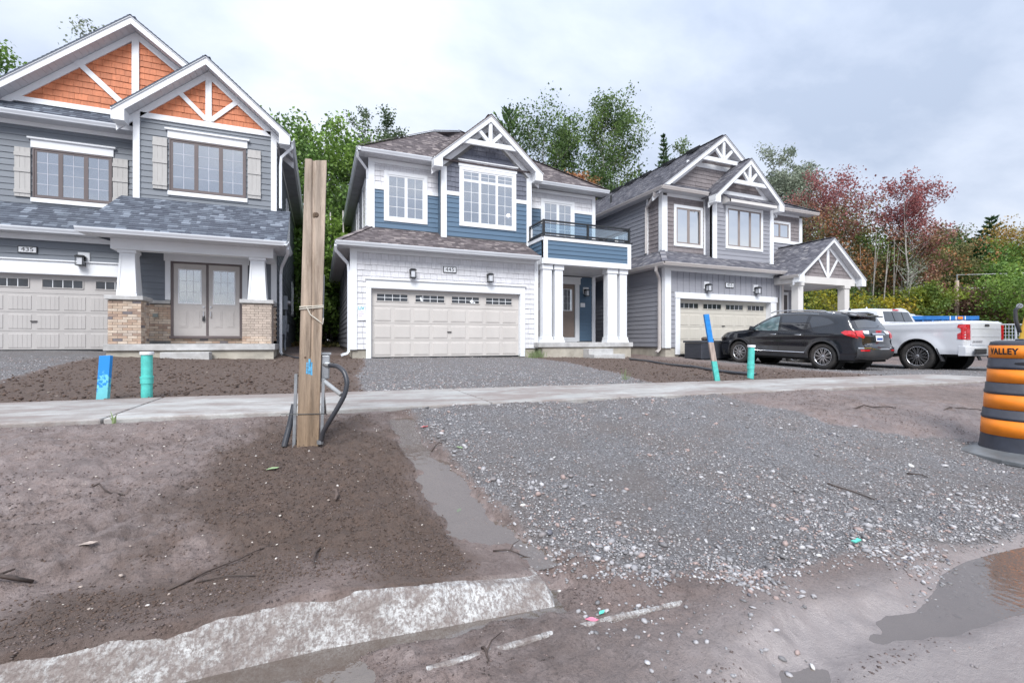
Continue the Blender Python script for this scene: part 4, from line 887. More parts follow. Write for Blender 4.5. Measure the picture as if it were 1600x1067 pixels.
    MB().box(3.84, 3.86, 15.6, 16.0, 4.6, 7.2).build('bay_side', S2, H.root)
    gable(H, 15.6, 5.52, 9.02, .875, 2.02, 2.02, .42, True, SH2, yb=19.0)
    Bf = F(15.22)
    braces(H, Bf, [((4.52, 7.98), (6.52, 7.98), .17), ((5.52, 8.05), (5.52, 8.80), .13), ((5.45, 8.08), (5.02, 8.5), .12), ((5.59, 8.08), (6.02, 8.5), .12)], -.09, .0)
    # main hip roofs
    zr = 11.1
    roof(H, [(1.15, 16.25, 7.36), (11.15, 16.25, 7.36), (6.15, 21.3, zr)], SH2)
    roof(H, [(1.15, 27, 7.34), (1.15, 15.5, 7.34), (4.27, 18.67, 9.67), (6.15, 21.3, zr), (6.15, 27, zr)], SH2, tabs=True)
    roof(H, [(11.15, 16.25, 7.36), (11.15, 27, 7.36), (6.15, 27, zr), (6.15, 21.3, zr)], SH2, tabs=False)
    roof(H, [(1.15, 15.5, 7.34), (7.4, 15.5, 7.34), (4.27, 18.67, 9.67)], SH2); roof(H, [(7.4, 15.5, 7.34), (7.4, 19.3, 7.34), (4.27, 19.36, 9.67), (4.27, 18.67, 9.67)], SH2)
    ridgecap(H, (1.15, 15.5, 7.36), (4.27, 18.67, 9.7), SH2); ridgecap(H, (11.15, 16.25, 7.38), (6.15, 21.3, zr+.02), SH2); ridgecap(H, (4.27, 18.67, 9.7), (6.15, 21.3, zr+.02), SH2)
    # upper right wall with balcony door
    wr = wallcore(H, W, rect(7.1, 10.76, .9, 7.3)); hr = [(8.22, 9.73, 4.7, 6.84)]
    shakes(H, wr, W, rect(7.2, 10.6, 6.54, 7.08), hr, .172, K2, w=(.16, .26)); siding(H, wr, W, rect(7.2, 10.6, 4.78, 6.42), hr, .165, S2)
    trim(H, W, 10.6, 10.76, 4.78, 7.1, .055, 'corner_trim'); trim(H, W, 7.2, 10.76, 7.08, 7.22, .045, 'frieze'); trim(H, W, 7.2, 8.2, 6.42, 6.54, .04, 'belt_trim'); trim(H, W, 9.75, 10.6, 6.42, 6.54, .04, 'belt_trim')
    window(H, W, 8.20, 9.75, 4.80, 6.86, 2, WH, tw=.12, fw=.06, grid=(2, 5), back=ROOM2)
    gutter(H, 'F', 7.5, 11.15, 16.32, 7.38); soffit(H, 7.25, 11.15, 16.32, 16.75, 7.24)
    # porch
    MB().box(6.92, 10.86, 14.28, 16.75, .90, 1.07).build('porch_slab', CONCS, H.root, bevel=.012); MB().box(7.10, 10.80, 14.34, 16.75, .2, .90).build('porch_foundation', CONC, H.root)
    MB().box(8.72, 9.75, 13.95, 14.34, .3, .84).build('step', CONCS, H.root, bevel=.015); MB().box(8.72, 10.0, 13.6, 13.95, .3, .65).build('step', CONCS, H.root, bevel=.015)
    for (a, b) in ((7.13, 7.54), (7.60, 7.98), (9.80, 10.28), (10.34, 10.72)):
        c = MB(); y0 = 14.40; d = .34
        c.box(a, b, y0, y0+d, 1.07, 1.26).box(a+.03, b-.03, y0+.03, y0+d-.03, 1.26, 3.62).box(a, b, y0, y0+d, 3.62, 3.80); co = c.build('column', WH, H.root, bevel=.006)
        MB().box(a+.07, b-.07, y0+.022, y0+.03, 1.34, 3.54).build('column_panel', WH, co)
        MB().prism([(a-.02, y0-.02, 1.071), (b+.02, y0-.02, 1.071), (b+.02, y0+d+.02, 1.071), (a-.02, y0+d+.02, 1.071)], [(a-.005, y0-.005, 1.16), (b+.005, y0-.005, 1.16), (b+.005, y0+d+.005, 1.16), (a-.005, y0+d+.005, 1.16)]).build('column_base', WH, co)
    bx = F(14.36); x0, x1 = 7.14, 10.80
    bm = wallcore(H, bx, rect(x0, x1, 3.80, 4.74), 'balcony_front', WH, .3)
    siding(H, bm, bx, rect(x0+.16, x1-.16, 4.0, 4.62), [], .155, S2); trim(H, bx, x0-.002, x1+.002, 3.80, 4.0, .04, 'balcony_trim'); trim(H, bx, x0-.002, x1+.002, 4.62, 4.75, .04, 'balcony_trim'); trim(H, bx, x0-.002, x0+.16, 4.0, 4.62, .04, 'balcony_trim'); trim(H, bx, x1-.16, x1+.002, 4.0, 4.62, .04, 'balcony_trim')
    LS = Plane('L', x0); ls = wallcore(H, LS, rect(14.37, 15.6, 3.80, 4.74), 'balcony_side', WH, .28); siding(H, ls, LS, rect(14.5, 15.6, 4.0, 4.62), [], .155, S2); trim(H, LS, 14.36, 15.6, 3.8, 4.0, .04, 'balcony_trim'); trim(H, LS, 14.36, 15.6, 4.62, 4.75, .04, 'balcony_trim')
    MB().box(x1-.28, x1, 14.66, 16.75, 3.80, 4.74).build('balcony_side', WH, H.root)
    MB().box(x0-.05, x1+.05, 14.30, 16.75, 4.752, 4.79).build('balcony_deck', BLK, H.root); soffit(H, x0+.28, x1-.28, 14.66, 16.75, 3.81)
    posts = [(x0+.03, 14.39), (8.95, 14.39), (x1-.05, 14.39), (x0+.03, 15.55), (x1-.05, 16.68)]
    for x, y in posts: MB().box(x-.035, x+.035, y-.035, y+.035, 4.79, 5.34).build('rail_post', BLK, H.root)
    for (p, q) in ((0, 1), (1, 2), (0, 3), (2, 4)):
        a, b = posts[p], posts[q]; r = MB().bar((*a, 5.31), (*b, 5.31), .06, .05).bar((*a, 4.87), (*b, 4.87), .04, .05).bar((*a, 5.22), (*b, 5.22), .03, .02).build('railing', BLK, H.root)
        MB().bar((*a, 5.05), (*b, 5.05), .008, .31).build('glass_panel', RGL, r)
    # lower entry wall
    siding(H, wr, W, rect(9.95, 10.6, 1.12, 3.78), [], .165, S2); siding(H, wr, W, rect(7.15, 9.95, 3.78, 3.79), [], .1, S2)
    trim(H, W, 10.6, 10.76, 1.07, 3.8, .055, 'corner_trim'); trim(H, W, 9.78, 9.98, 1.10, 3.50, .055, 'door_casing'); trim(H, W, 7.75, 7.95, 1.1, 3.5, .055, 'door_casing'); trim(H, W, 7.70, 10.03, 3.46, 3.72, .065, 'door_header'); trim(H, W, 7.66, 10.07, 3.72, 3.76, .1, 'header_cap')
    trim(H, W, 7.9, 9.85, 1.08, 1.27, .07, 'door_sill')
    for a, b in ((7.97, 8.83), (8.88, 9.74)):
        d = MB().pbox(W, a, b, 1.28, 3.44, .002, .03).build('front_door', ENT2, H.root); g0, g1 = a+.16, b-.13
        gf = MB(); gf.pbox(W, g0-.03, g0, 2.36, 3.26, .03, .045); gf.pbox(W, g1, g1+.03, 2.36, 3.26, .03, .045); gf.pbox(W, g0, g1, 2.36, 2.39, .03, .045); gf.pbox(W, g0, g1, 3.23, 3.26, .03, .045); gf.build('glazing_frame', WH, d)
        MB().pbox(W, g0, g1, 2.39, 3.23, .0305, .033).build('room', ROOM, d); MB().pbox(W, g0, g1, 2.39, 3.23, .035, .038).build('pane', GLS, d)
        mm = MB(); [mm.pbox(W, g0+(g1-g0)*i/3-.006, g0+(g1-g0)*i/3+.006, 2.39, 3.23, .0385, .042) for i in (1, 2)]; [mm.pbox(W, g0, g1, 2.39+.84*i/3-.006, 2.39+.84*i/3+.006, .0385, .0418) for i in (1, 2)]; mm.build('muntin', WH, d)
        MB().pbox(W, a+.18, b-.18, 1.45, 2.15, .03, .04).build('panel', ENT2, d, bevel=.004)
    wall_lamp(H, W, 10.27, 3.12); paper(H, W, 10.15, 2.62, .22, .17, 0, .03)
    MB().box(10.66, 10.755, 16.9, 27, .3, 7.28).build('wall', S2, H.root); MB().box(1.6, 10.6, 26.9, 27, .3, 7.3).build('wall', S2, H.root)
house2()

# ------------------------------------------------------------------ pale slate house (right)
H3 = House('pale grey-blue house with taupe shakes and a small gabled porch behind the parked vehicles', (16.5, 15.0, .6))
def house3():
    H = H3; G, U, B, W = F(13.9), F(14.9), F(14.5), F(15.2)
    CR = mat('cream_trim', (.66, .64, .62), .45, var=.03); CG = mat('cream_gutter', (.60, .56, .54), .4, var=.03)
    wallcore(H, G, rect(12.05, 12.72, .85, 4.0)); wallcore(H, G, rect(17.62, 18.35, .85, 4.0)); wg = wallcore(H, G, rect(12.72, 17.62, 2.75, 4.0))
    MB().box(12.07, 12.7, 13.92, 14.3, .2, .85).build('foundation', CONC, H.root); MB().box(17.7, 18.3, 13.92, 14.3, .2, .85).build('foundation', CONC, H.root)
    siding(H, wg, G, rect(12.28, 12.50, .88, 2.95), [], .175, S3)
    MB().pbox(G, 12.28, 18.18, 2.98, 3.78, 0, .012).build('panel_board', S3, wg)
    x = 12.30
    while x < 18.15: MB().pbox(G, x, x+.045, 2.98, 3.78, .012, .032).build('batten', S3, wg); x += .30
    trim(H, G, 12.05, 12.28, .85, 3.92, .055, 'corner_trim'); trim(H, G, 18.18, 18.38, .85, 3.92, .055, 'corner_trim'); trim(H, G, 12.28, 18.18, 3.78, 3.92, .045, 'frieze')
    trim(H, G, 12.50, 12.72, .6, 2.75, .055, 'door_casing'); trim(H, G, 17.62, 17.95, .6, 2.75, .055, 'door_casing'); trim(H, G, 12.48, 18.0, 2.75, 2.98, .07, 'door_header')
    ws = [(12.86+i*1.21, 13.86+i*1.21, 2.38, 2.62) for i in range(4)]
    garage_door(H, G, 12.72, 17.62, .60, 2.75, DR3, ws, pgrid=(4, 1), vgroove=True, rec=.2)
    house_number(H, G, 15.04, 15.50, 3.27, 3.47, '455'); wall_lamp(H, G, 14.03, 3.20); wall_lamp(H, G, 16.71, 3.20)
    L = Plane('L', 12.05); wl = wallcore(H, L, rect(13.9, 26, .85, 4.0)); siding(H, wl, L, rect(14.05, 26, .9, 3.9), [], .175, S3); trim(H, L, 13.85, 14.05, .85, 3.9, .05, 'corner_trim'); MB().box(12.08, 12.3, 14.1, 26, .3, .86).build('foundation', CONC, H.root)
    gutter(H, 'F', 11.6, 18.05, 13.50, 4.02, CG); gutter(H, 'L', 13.45, 26, 11.68, 4.02, CG); soffit(H, 11.7, 18.0, 13.5, 13.9, 3.9); soffit(H, 11.68, 12.05, 13.9, 26, 3.9)
    roof(H, [(11.62, 13.43, 4.03), (18.1, 13.43, 4.03), (18.1, 14.9, 4.76), (12.75, 14.9, 4.76)], SH3); roof(H, [(11.62, 26, 4.03), (11.62, 13.43, 4.03), (12.75, 14.9, 4.76), (12.75, 26, 4.76)], SH3); ridgecap(H, (11.62, 13.43, 4.03), (12.75, 14.9, 4.76), SH3)
    downspout(H, [(11.63, 13.9, 3.9), (11.65, 13.95, 3.75), (11.95, 14.12, 3.5), (11.97, 14.14, 3.2), (11.97, 14.14, .80), (11.8, 14.1, .70)], CG)
    L2 = Plane('L', 12.77); wl2 = wallcore(H, L2, rect(14.9, 26, 4.5, 7.2)); shakes(H, wl2, L2, rect(15.08, 15.75, 4.78, 7.1), [], .172, K3, w=(.2, .35)); siding(H, wl2, L2, rect(15.85, 26, 4.78, 7.1), [], .172, S3); trim(H, L2, 14.86, 15.08, 4.7, 7.1, .05, 'corner_trim')
    trim(H, L2, 15.75, 15.85, 4.7, 7.1, .05, 'corner_trim')
    downspout(H, [(12.42, 14.95, 7.1), (12.44, 15.0, 6.98), (12.66, 15.75, 6.72), (12.69, 15.8, 6.5), (12.69, 15.8, 4.8)], CG)
    wu = wallcore(H, U, rect(12.77, 15.2, 4.5, 7.2)); hu = [(13.36, 14.83, 5.02, 6.68)]
    shakes(H, wu, U, rect(12.98, 14.98, 4.78, 7.0), hu, .172, K3, w=(.22, .38)); trim(H, U, 12.77, 12.98, 4.7, 7.0, .055, 'corner_trim'); trim(H, U, 14.92, 15.0, 4.7, 7.0, .05, 'corner_trim'); trim(H, U, 12.98, 15.0, 6.98, 7.12, .045, 'frieze')
    window(H, U, 13.33, 14.86, 5.0, 6.70, 2, TPF, tw=.12, fw=.06, grid=None, back=CURT)
    gutter(H, 'F', 12.36, 14.75, 14.52, 7.22, CG); soffit(H, 12.4, 15.0, 14.52, 14.9, 7.1); gutter(H, 'L', 14.45, 26, 12.46, 7.22, CG); soffit(H, 12.4, 12.77, 14.9, 26, 7.1)
    # bay
    wb = wallcore(H, B, [(15.0, 4.4), (18.55, 4.4), (18.55, 7.0), (16.77, 8.5), (15.0, 7.0)]); hb = [(15.75, 17.88, 5.02, 6.80)]
    siding(H, wb, B, rect(15.2, 18.35, 4.56, 7.2), hb, .175, S3); shakes(H, wb, B, [(15.6, 7.42), (17.95, 7.42), (16.77, 8.4)], [], .172, K3, w=(.2, .35))
    trim(H, B, 15.0, 15.22, 4.5, 6.95, .06, 'corner_trim'); trim(H, B, 18.33, 18.55, 4.5, 6.95, .06, 'corner_trim'); trim(H, B, 15.3, 18.2, 7.22, 7.42, .05, 'belt_trim')
    window(H, B, 15.72, 17.90, 5.0, 6.82, 3, TPF, tw=.12, fw=.055, grid=None, back=CURT)
    # little roof over the bay window
    roof(H, [(15.55, 14.05, 6.98), (18.30, 14.05, 6.98), (18.30, 14.5, 7.30), (15.55, 14.5, 7.30)], SH3); MB().box(15.56, 18.29, 14.06, 14.10, 6.84, 6.96).build('awning_fascia', CR, H.root); MB().box(15.56, 18.29, 14.1, 14.5, 6.84, 6.86).build('awning_soffit', SOF, H.root)
    for xx in (15.56, 18.27): MB().prism([(xx, 14.06, 6.85), (xx, 14.5, 6.85), (xx, 14.5, 7.27), (xx, 14.06, 6.95)], [(xx+.02, 14.06, 6.85), (xx+.02, 14.5, 6.85), (xx+.02, 14.5, 7.27), (xx+.02, 14.06, 6.95)]).build('awning_end', CR, H.root)
    gable(H, 14.5, 16.77, 8.80, .87, 2.0, 2.0, .40, True, SH3, yb=17.0)
    Bf = F(14.14); braces(H, Bf, [((15.78, 7.75), (17.76, 7.75), .16), ((16.77, 7.82), (16.77, 8.58), .12), ((16.70, 7.85), (16.32, 8.28), .11), ((16.84, 7.85), (17.22, 8.28), .11)], -.09, 0)
    MB().box(15.0, 15.02, 14.5, 14.9, 4.5, 7.1).build('bay_side', S3, H.root)
    # big gable
    GW = F(15.1); wg2 = wallcore(H, GW, [(12.6, 7.2), (19.2, 7.2), (15.92, 9.7)])
    shakes(H, wg2, GW, [(13.0, 7.35), (18.9, 7.35), (17.15, 8.55), (14.7, 8.55)], [], .172, K3, w=(.2, .35)); shakes(H, wg2, GW, [(14.7, 8.72), (17.1, 8.72), (15.92, 9.5)], [], .172, K3, w=(.2, .35)); trim(H, GW, 14.2, 17.6, 8.50, 8.70, .05, 'belt_trim')
    roof(H, [(12.4, 14.45, 7.23), (15.2, 14.45, 7.23), (15.2, 15.1, 7.62), (12.85, 15.1, 7.62)], SH3)
    gable(H, 15.1, 15.92, 9.88, .76, 3.5, 3.5, .42, False, SH3, yb=24.5)
    Gf = F(14.72); braces(H, Gf, [((14.72, 8.78), (17.12, 8.78), .17), ((15.92, 8.86), (15.92, 9.66), .13), ((15.85, 8.88), (15.35, 9.38), .12), ((15.99, 8.88), (16.49, 9.38), .12)], -.09, 0)
    MB().prism([(12.42, 24.5, 7.2), (19.4, 24.5, 7.2), (15.92, 24.5, 9.85)], [(12.42, 26, 7.2), (19.4, 26, 7.2), (15.92, 26, 9.85)]).build('roof', SH3, H.root)
    for y in (16.1, 17.7, 19.4, 20.7, 21.9, 23.3):
        v = MB(); x, z = 15.55, 9.62; v.quadbox([(x-.22, y-.18, z-.1), (x+.2, y-.18, z+.18), (x+.2, y+.18, z+.18), (x-.22, y+.18, z-.1), (x-.26, y-.2, z+.05), (x+.2, y-.2, z+.30), (x+.2, y+.2, z+.30), (x-.26, y+.2, z+.05)]); v.build('roof_vent', BLK, H.root)
    MB().lathe([(.05, -.1), (.05, .35), (.0, .35)], (13.55, 19.6, 8.1), 10).build('vent_pipe', BLK, H.root)
    # right part
    wr = wallcore(H, W, rect(18.4, 21.4, .85, 7.2)); hr = [(19.2, 20.53, 5.88, 6.65)]
    shakes(H, wr, W, rect(18.5, 21.2, 5.84, 7.0), hr, .172, K3, w=(.2, .35)); siding(H, wr, W, rect(18.5, 21.2, 4.0, 5.70), [], .172, S3); trim(H, W, 21.2, 21.4, 4.0, 7.0, .05, 'corner_trim'); trim(H, W, 18.5, 21.2, 5.70, 5.84, .05, 'belt_trim'); trim(H, W, 18.5, 21.2, 7.0, 7.12, .045, 'frieze')
    window(H, W, 19.15, 20.58, 5.84, 6.72, 2, TPF, tw=.11, fw=.05, grid=None, back=CURT)
    gutter(H, 'F', 18.6, 22.0, 14.82, 7.22, CG); soffit(H, 18.5, 21.85, 14.82, 15.2, 7.1)
    roof(H, [(18.4, 14.75, 7.24), (22.0, 14.75, 7.24), (19.4, 17.3, 8.7), (18.4, 17.3, 8.7)], SH3); ridgecap(H, (22, 14.75, 7.26), (19.4, 17.3, 8.72), SH3)
    MB().box(21.3, 21.39, 15.35, 25.9, .3, 7.18).build('wall', S3, H.root); MB().box(12.8, 21.4, 25.9, 26, .3, 7.2).build('wall', S3, H.root)
    # porch
    sa, za, sl, hw = 19.87, 5.45, .78, 2.12; P = F(12.98)
    wp = wallcore(H, P, [(18.05, 3.78), (21.7, 3.78), (19.87, 5.2)], th=.08); shakes(H, wp, P, [(18.25, 3.80), (21.5, 3.80), (19.87, 5.06)], [], .172, K3, w=(.2, .35))
    gable(H, 12.98, sa, za, sl, hw, hw, .30, True, SH3, yb=15.2, fd=.16)
    trim(H, P, 19.80, 19.94, 3.80, 5.0, .055, 'gable_post'); braces(H, P, [((19.25, 4.60), (19.80, 3.86), .10), ((20.49, 4.60), (19.94, 3.86), .10)], .028, .052)
    MB().box(17.85, 21.55, 12.88, 13.15, 3.50, 3.79).box(17.85, 18.12, 13.15, 15.2, 3.5, 3.79).box(21.28, 21.55, 13.15, 15.2, 3.5, 3.79).build('porch_beam', CR, H.root); soffit(H, 18.12, 21.28, 13.15, 15.2, 3.52); gutter(H, 'L', 12.7, 13.5, 17.80, 3.80, CG)
    for a, b in ((17.98, 18.28), (20.9, 21.22)): MB().box(a, b, 12.9, 13.2, 1.05, 3.50).box(a-.03, b+.03, 12.87, 13.23, 1.05, 1.2).box(a-.03, b+.03, 12.87, 13.23, 3.38, 3.5).build('porch_post', CR, H.root, bevel=.006)
    MB().box(17.9, 21.5, 12.8, 15.2, .9, 1.05).build('porch_slab', CONCS, H.root, bevel=.01); MB().box(17.98, 21.4, 12.9, 15.2, .1, .9).build('porch_foundation', CONC, H.root)
    downspout(H, [(18.1, 13.5, 3.9), (18.15, 13.6, 3.75), (18.28, 13.82, 3.5), (18.28, 13.84, .8)], CG)
    trim(H, W, 19.3, 20.45, 1.08, 3.42, .05, 'door_casing'); MB().pbox(W, 19.42, 20.33, 1.1, 3.28, .05, .07).build('front_door', mat('dark_entry_door', (.10, .085, .085), .4), H.root)
    siding(H, wr, W, rect(18.5, 19.3, 1.1, 3.5), [], .172, S3); siding(H, wr, W, rect(20.45, 21.3, 1.1, 3.5), [], .172, S3)
house3()
# ------------------------------------------------------------------ loose stones, clods (too many to count)
TH = math.radians(22.56)
def P3(u, v, d):
    """point at a bearing, height and distance from the street corner where the survey was taken"""
    c = (u-800)/722*d; return Vector((c*math.cos(TH)+d*math.sin(TH), -c*math.sin(TH)+d*math.cos(TH), 1.1+(534-v)/722*d))
def gzat(x, y): return float(fields(np.array([float(x)]), np.array([float(y)]))[0][0])
ICO = None
def ico():
    bm = bmesh.new(); bmesh.ops.create_icosphere(bm, subdivisions=1, radius=1); V = np.array([v.co[:] for v in bm.verts]); Fs = np.array([[v.index for v in f.verts] for f in bm.faces]); bm.free(); return V, Fs
OCT = (np.array([[1, 0, 0], [0, 1, 0], [-1, 0, 0], [0, -1, 0], [0, 0, 1], [0, 0, -1.]]), np.array([[0, 1, 4], [1, 2, 4], [2, 3, 4], [3, 0, 4], [1, 0, 5], [2, 1, 5], [3, 2, 5], [0, 3, 5]]))
def scatter(name, xs, ys, size, m, big=False, sink=.3, flat=.6, label=None, kind='stuff'):
    V0, F0 = ico() if big else OCT; n = len(xs); k = len(V0)
    z = fields(xs, ys)[0]
    jit = 1+.45*(NR.rand(n, k)-.5); V = V0[None]*jit[..., None]
    q = NR.normal(size=(n, 4)); q /= np.linalg.norm(q, axis=1)[:, None]; w, a, b, c = q.T
    Rm = np.stack([1-2*(b*b+c*c), 2*(a*b-c*w), 2*(a*c+b*w), 2*(a*b+c*w), 1-2*(a*a+c*c), 2*(b*c-a*w), 2*(a*c-b*w), 2*(b*c+a*w), 1-2*(a*a+b*b)], 1).reshape(n, 3, 3)
    sc = np.stack([1+.5*NR.rand(n), np.ones(n), .5+.4*NR.rand(n)], 1); V = V*sc[:, None, :]; V = np.einsum('nij,nkj->nki', Rm, V)*size[:, None, None]
    V[..., 2] *= flat; V += np.stack([xs, ys, z+size*flat*(1-sink)*.6], 1)[:, None, :]
    F = (F0[None]+np.arange(n)[:, None, None]*k).reshape(-1, 3); me = npmesh(name, V.reshape(-1, 3), F, m, smooth=False)
    o = bpy.data.objects.new(name, me); COL.objects.link(o); o['kind'] = kind
    return o
def stonemat(name, cols, rough=.75, isl=.1):
    m = bpy.data.materials.new(name); m.use_nodes = True; t = m.node_tree; b = t.nodes['Principled BSDF']; ge = N(t, 'ShaderNodeNewGeometry'); rp = N(t, 'ShaderNodeValToRGB'); rp.color_ramp.interpolation = 'CONSTANT'
    t.links.new(ge.outputs['Random Per Island'], rp.inputs[0]); el = rp.color_ramp.elements; el[0].color = (*cols[0][1], 1); el[1].position = cols[1][0]; el[1].color = (*cols[1][1], 1)
    for p, c in cols[2:]: x = el.new(p); x.color = (*c, 1)
    tcn = N(t, 'ShaderNodeTexCoord'); no = N(t, 'ShaderNodeTexNoise'); no.inputs['Scale'].default_value = 90; t.links.new(tcn.outputs['Object'], no.inputs['Vector'])
    f = M(t, 'MULTIPLY_ADD', no.outputs[0], .8, .6); vm = N(t, 'ShaderNodeVectorMath', operation='SCALE'); t.links.new(rp.outputs[0], vm.inputs[0]); t.links.new(f, vm.inputs['Scale']); t.links.new(vm.outputs[0], b.inputs['Base Color'])
    b.inputs['Roughness'].default_value = rough; return m
STN = stonemat('crushed_stone', [(0, (.17, .165, .17)), (.2, (.27, .265, .275)), (.42, (.36, .35, .36)), (.6, (.22, .20, .20)), (.72, (.46, .45, .46)), (.84, (.33, .25, .23)), (.965, (.58, .57, .56)), (.985, (.12, .12, .14))], .6)
CLD = stonemat('soil_clods', [(0, (.11, .074, .058)), (.3, (.085, .058, .047)), (.6, (.135, .095, .075)), (.85, (.065, .046, .038)), (.99, (.36, .31, .27))], .95)
PEB = stonemat('pebbles', [(0, (.55, .50, .45)), (.5, (.40, .33, .29)), (.8, (.62, .58, .55))], .7)
def sample(n, x0, x1, y0, y1, prob):
    xs = NR.uniform(x0, x1, n); ys = NR.uniform(y0, y1, n); k = NR.rand(n) < prob(xs, ys); return xs[k], ys[k]
def p_apron(x, y):
    d = np.hypot(x, y); z, g, s, r, st, bk, n1, n2, n3 = fields(x, y)
    trk = np.exp(-((x-1.9-.25*(y-2)-.10*np.sin(y*2))/.2)**2)+np.exp(-((x-3.3-.22*(y-2)+.1*np.sin(y*1.7))/.2)**2)+np.exp(-((x-4.4-.22*(y-2))/.2)**2)
    edge = np.exp(-np.maximum(0, sdf(x, y, APRON))/.35)
    clump = sst(.45, .62, fbm(x*1.5+y*.5, y*.8, 3, 91))
    return g*(1-.75*np.clip(trk, 0, 1)*(1-edge))*np.clip((2.2/d)**1.3, 0, 1)*(.22+.48*clump+.5*edge*(x < 4.2))*(sdf(x, y, APRON) > -.25)
xs, ys = sample(210000, .5, 8, 1.2, 4.3, p_apron); sz = .0036+.0060*NR.rand(len(xs))**2; scatter('gravel', xs, ys, sz, STN)
xs, ys = sample(26000, .5, 7, 1.25, 4.25, lambda x, y: p_apron(x, y)**1.4*(.25+.75*np.exp(-((sdf(x, y, APRON)-.25)/.5)**2))); sz = .007+.015*NR.rand(len(xs))**3; scatter('gravel', xs, ys, sz, STN, big=True)
# gravel spilled over the mud along the apron's lower edge
xs, ys = sample(60000, .8, 4.6, 1.0, 2.1, lambda x, y: np.exp(-np.abs(sdf(x, y, APRON))/.13)*(sdf(x, y, APRON) < .05)*sst(.38, .62, fbm(x*3, y*3, 3, 33))*.5); sz = .004+.009*NR.rand(len(xs))**2; scatter('gravel', xs, ys, sz, STN, big=True)
# garage drives beyond the side walk
def p_drv(x, y):
    g = fields(x, y)[1]; d = np.hypot(x, y); return g*np.clip((6/d)**1.6, 0, 1)
xs, ys = sample(60000, -9, 7, 5.8, 14.7, p_drv); sz = .009+.008*NR.rand(len(xs))**2; scatter('gravel', xs, ys, sz, STN)
xs, ys = sample(14000, 8, 22, 4.5, 13.5, p_drv); sz = .010+.012*NR.rand(len(xs))**2; scatter('gravel', xs, ys, sz, STN)
# crumbs of soil
def p_soil(x, y):
    z, g, s, r, st, bk, n1, n2, n3 = fields(x, y); d = np.hypot(x, y); return (1-g)*(1-r)*(.9*s+.08+.5*bk)*np.clip((2.2/d)**1.3, 0, 1)*(st < .5)*sst(.3, .6, fbm(x*4, y*4, 3, 13)+.2*s)
xs, ys = sample(150000, -2.6, 6, 1.8, 4.25, p_soil); sz = .0022+.0050*NR.rand(len(xs))**2.5; scatter('soil_crumbs', xs, ys, sz, CLD)
xs, ys = sample(50000, -8, 16, 5.8, 14.5, lambda x, y: (fields(x, y)[2])*np.clip((7/np.hypot(x, y))**1.5, 0, 1)*.7); sz = .010+.018*NR.rand(len(xs))**3; scatter('soil_crumbs', xs, ys, sz, CLD)
xs, ys = sample(420, -2.2, 1, 1.9, 4.2, lambda x, y: (fields(x, y)[1] < .3)*.8); sz = .003+.006*NR.rand(len(xs))**3; scatter('pebbles', xs, ys, sz, PEB, big=True)
xs, ys = sample(1500, 1.0, 5.2, .8, 1.5, lambda x, y: np.full(x.shape, .4)*(1-sst(-.15, .0, sdf(x, y, PUDR)))); sz = .003+.006*NR.rand(len(xs))**3; scatter('pebbles', xs, ys, sz, STN, big=True)

MCR = stonemat('mud_crumbs', [(0, (.13, .098, .09)), (.4, (.09, .066, .06)), (.7, (.17, .13, .12)), (.9, (.06, .045, .04)), (.985, (.34, .3, .28))], .6)
def p_mud(x, y):
    z, g, s, r, st, bk, n1, n2, n3 = fields(x, y); d = np.hypot(x, y); return (1-g)*(1-.6*r)*np.clip((2.2/d)**1.3, 0, 1)*(st < .3)*(sdf(x, y, PUDR) < .02)*sst(.40, .60, fbm(x*2.3, y*5, 4, 15))
xs, ys = sample(150000, -3.0, 6, .9, 4.25, p_mud); sz = .0020+.0055*NR.rand(len(xs))**2.5; scatter('soil_crumbs', xs, ys, sz, MCR, flat=.45, sink=.6)
# ------------------------------------------------------------------ sticks, leaves and scraps lying about
TWIG = mat('wet_twig', (.06, .042, .035), .6, var=.3, scale=30); LEAFG = mat('fallen_leaf', (.30, .42, .22), .6, var=.2, scale=20); PINKM = mat('pink_tape', (.75, .22, .32), .5); GRNM = mat('turquoise_scrap', (.12, .60, .48), .5); REDM = mat('red_scrap', (.6, .06, .07), .5); LGRN = mat('green_scrap', (.16, .48, .10), .5)
def stick(label, x0, y0, x1, y1, r=.004, name='stick', m=None, group=None, branch=False):
    pts = []; n = 7; bx = R.uniform(-.06, .06)*math.hypot(x1-x0, y1-y0)
    for i in range(n):
        t = i/(n-1); x = x0+(x1-x0)*t+bx*math.sin(math.pi*t)+R.uniform(-.004, .004); y = y0+(y1-y0)*t-bx*math.sin(math.pi*t)*.6; pts.append((x, y, gzat(x, y)+r*.8+.01*math.sin(math.pi*t)))
    mb = MB().tube(pts, [r*(1-.5*i/n) for i in range(n)], 6)
    if branch: p = Vector(pts[3]); mb.tube([p, p+Vector((.03, .03, .012)), p+Vector((.07, .045, .02))], [r*.7, r*.5, r*.3], 5)
    return tag(mb.build(name, m or TWIG, smooth=True), label, 'stick', group)
stick('bent dark twig lying on the wet mud left of the post', -1.10, 3.06, -.90, 2.86, .005)
stick('long thin stick on the mud left of the brown soil', -.50, 2.0, -.20, 2.22, .004)
stick('thick stick poking in from the left edge of the photo', -1.25, 2.18, -.97, 2.24, .011, branch=True)
stick('long brown stick lying across the gravel apron', 3.20, 2.09, 3.32, 1.86, .006)
stick('short stick on the gravel right of the long one', 3.98, 2.02, 4.06, 1.93, .006)
stick('curved dark root on the soil in front of the post', .0, 2.16, -.02, 1.98, .005)
stick('forked stick lying over the joint of the kerb', .61, 1.73, .585, 1.58, .006, branch=True)
stick('twig leaning on the gutter edge', .49, 1.43, .485, 1.36, .005, branch=True)
stick('forked twig at the upper end of the water channel', .72, 3.18, .80, 3.2, .004, branch=True)
stick('thin twig where the water meets the kerb', .74, 2.0, .90, 1.93, .004, branch=True)
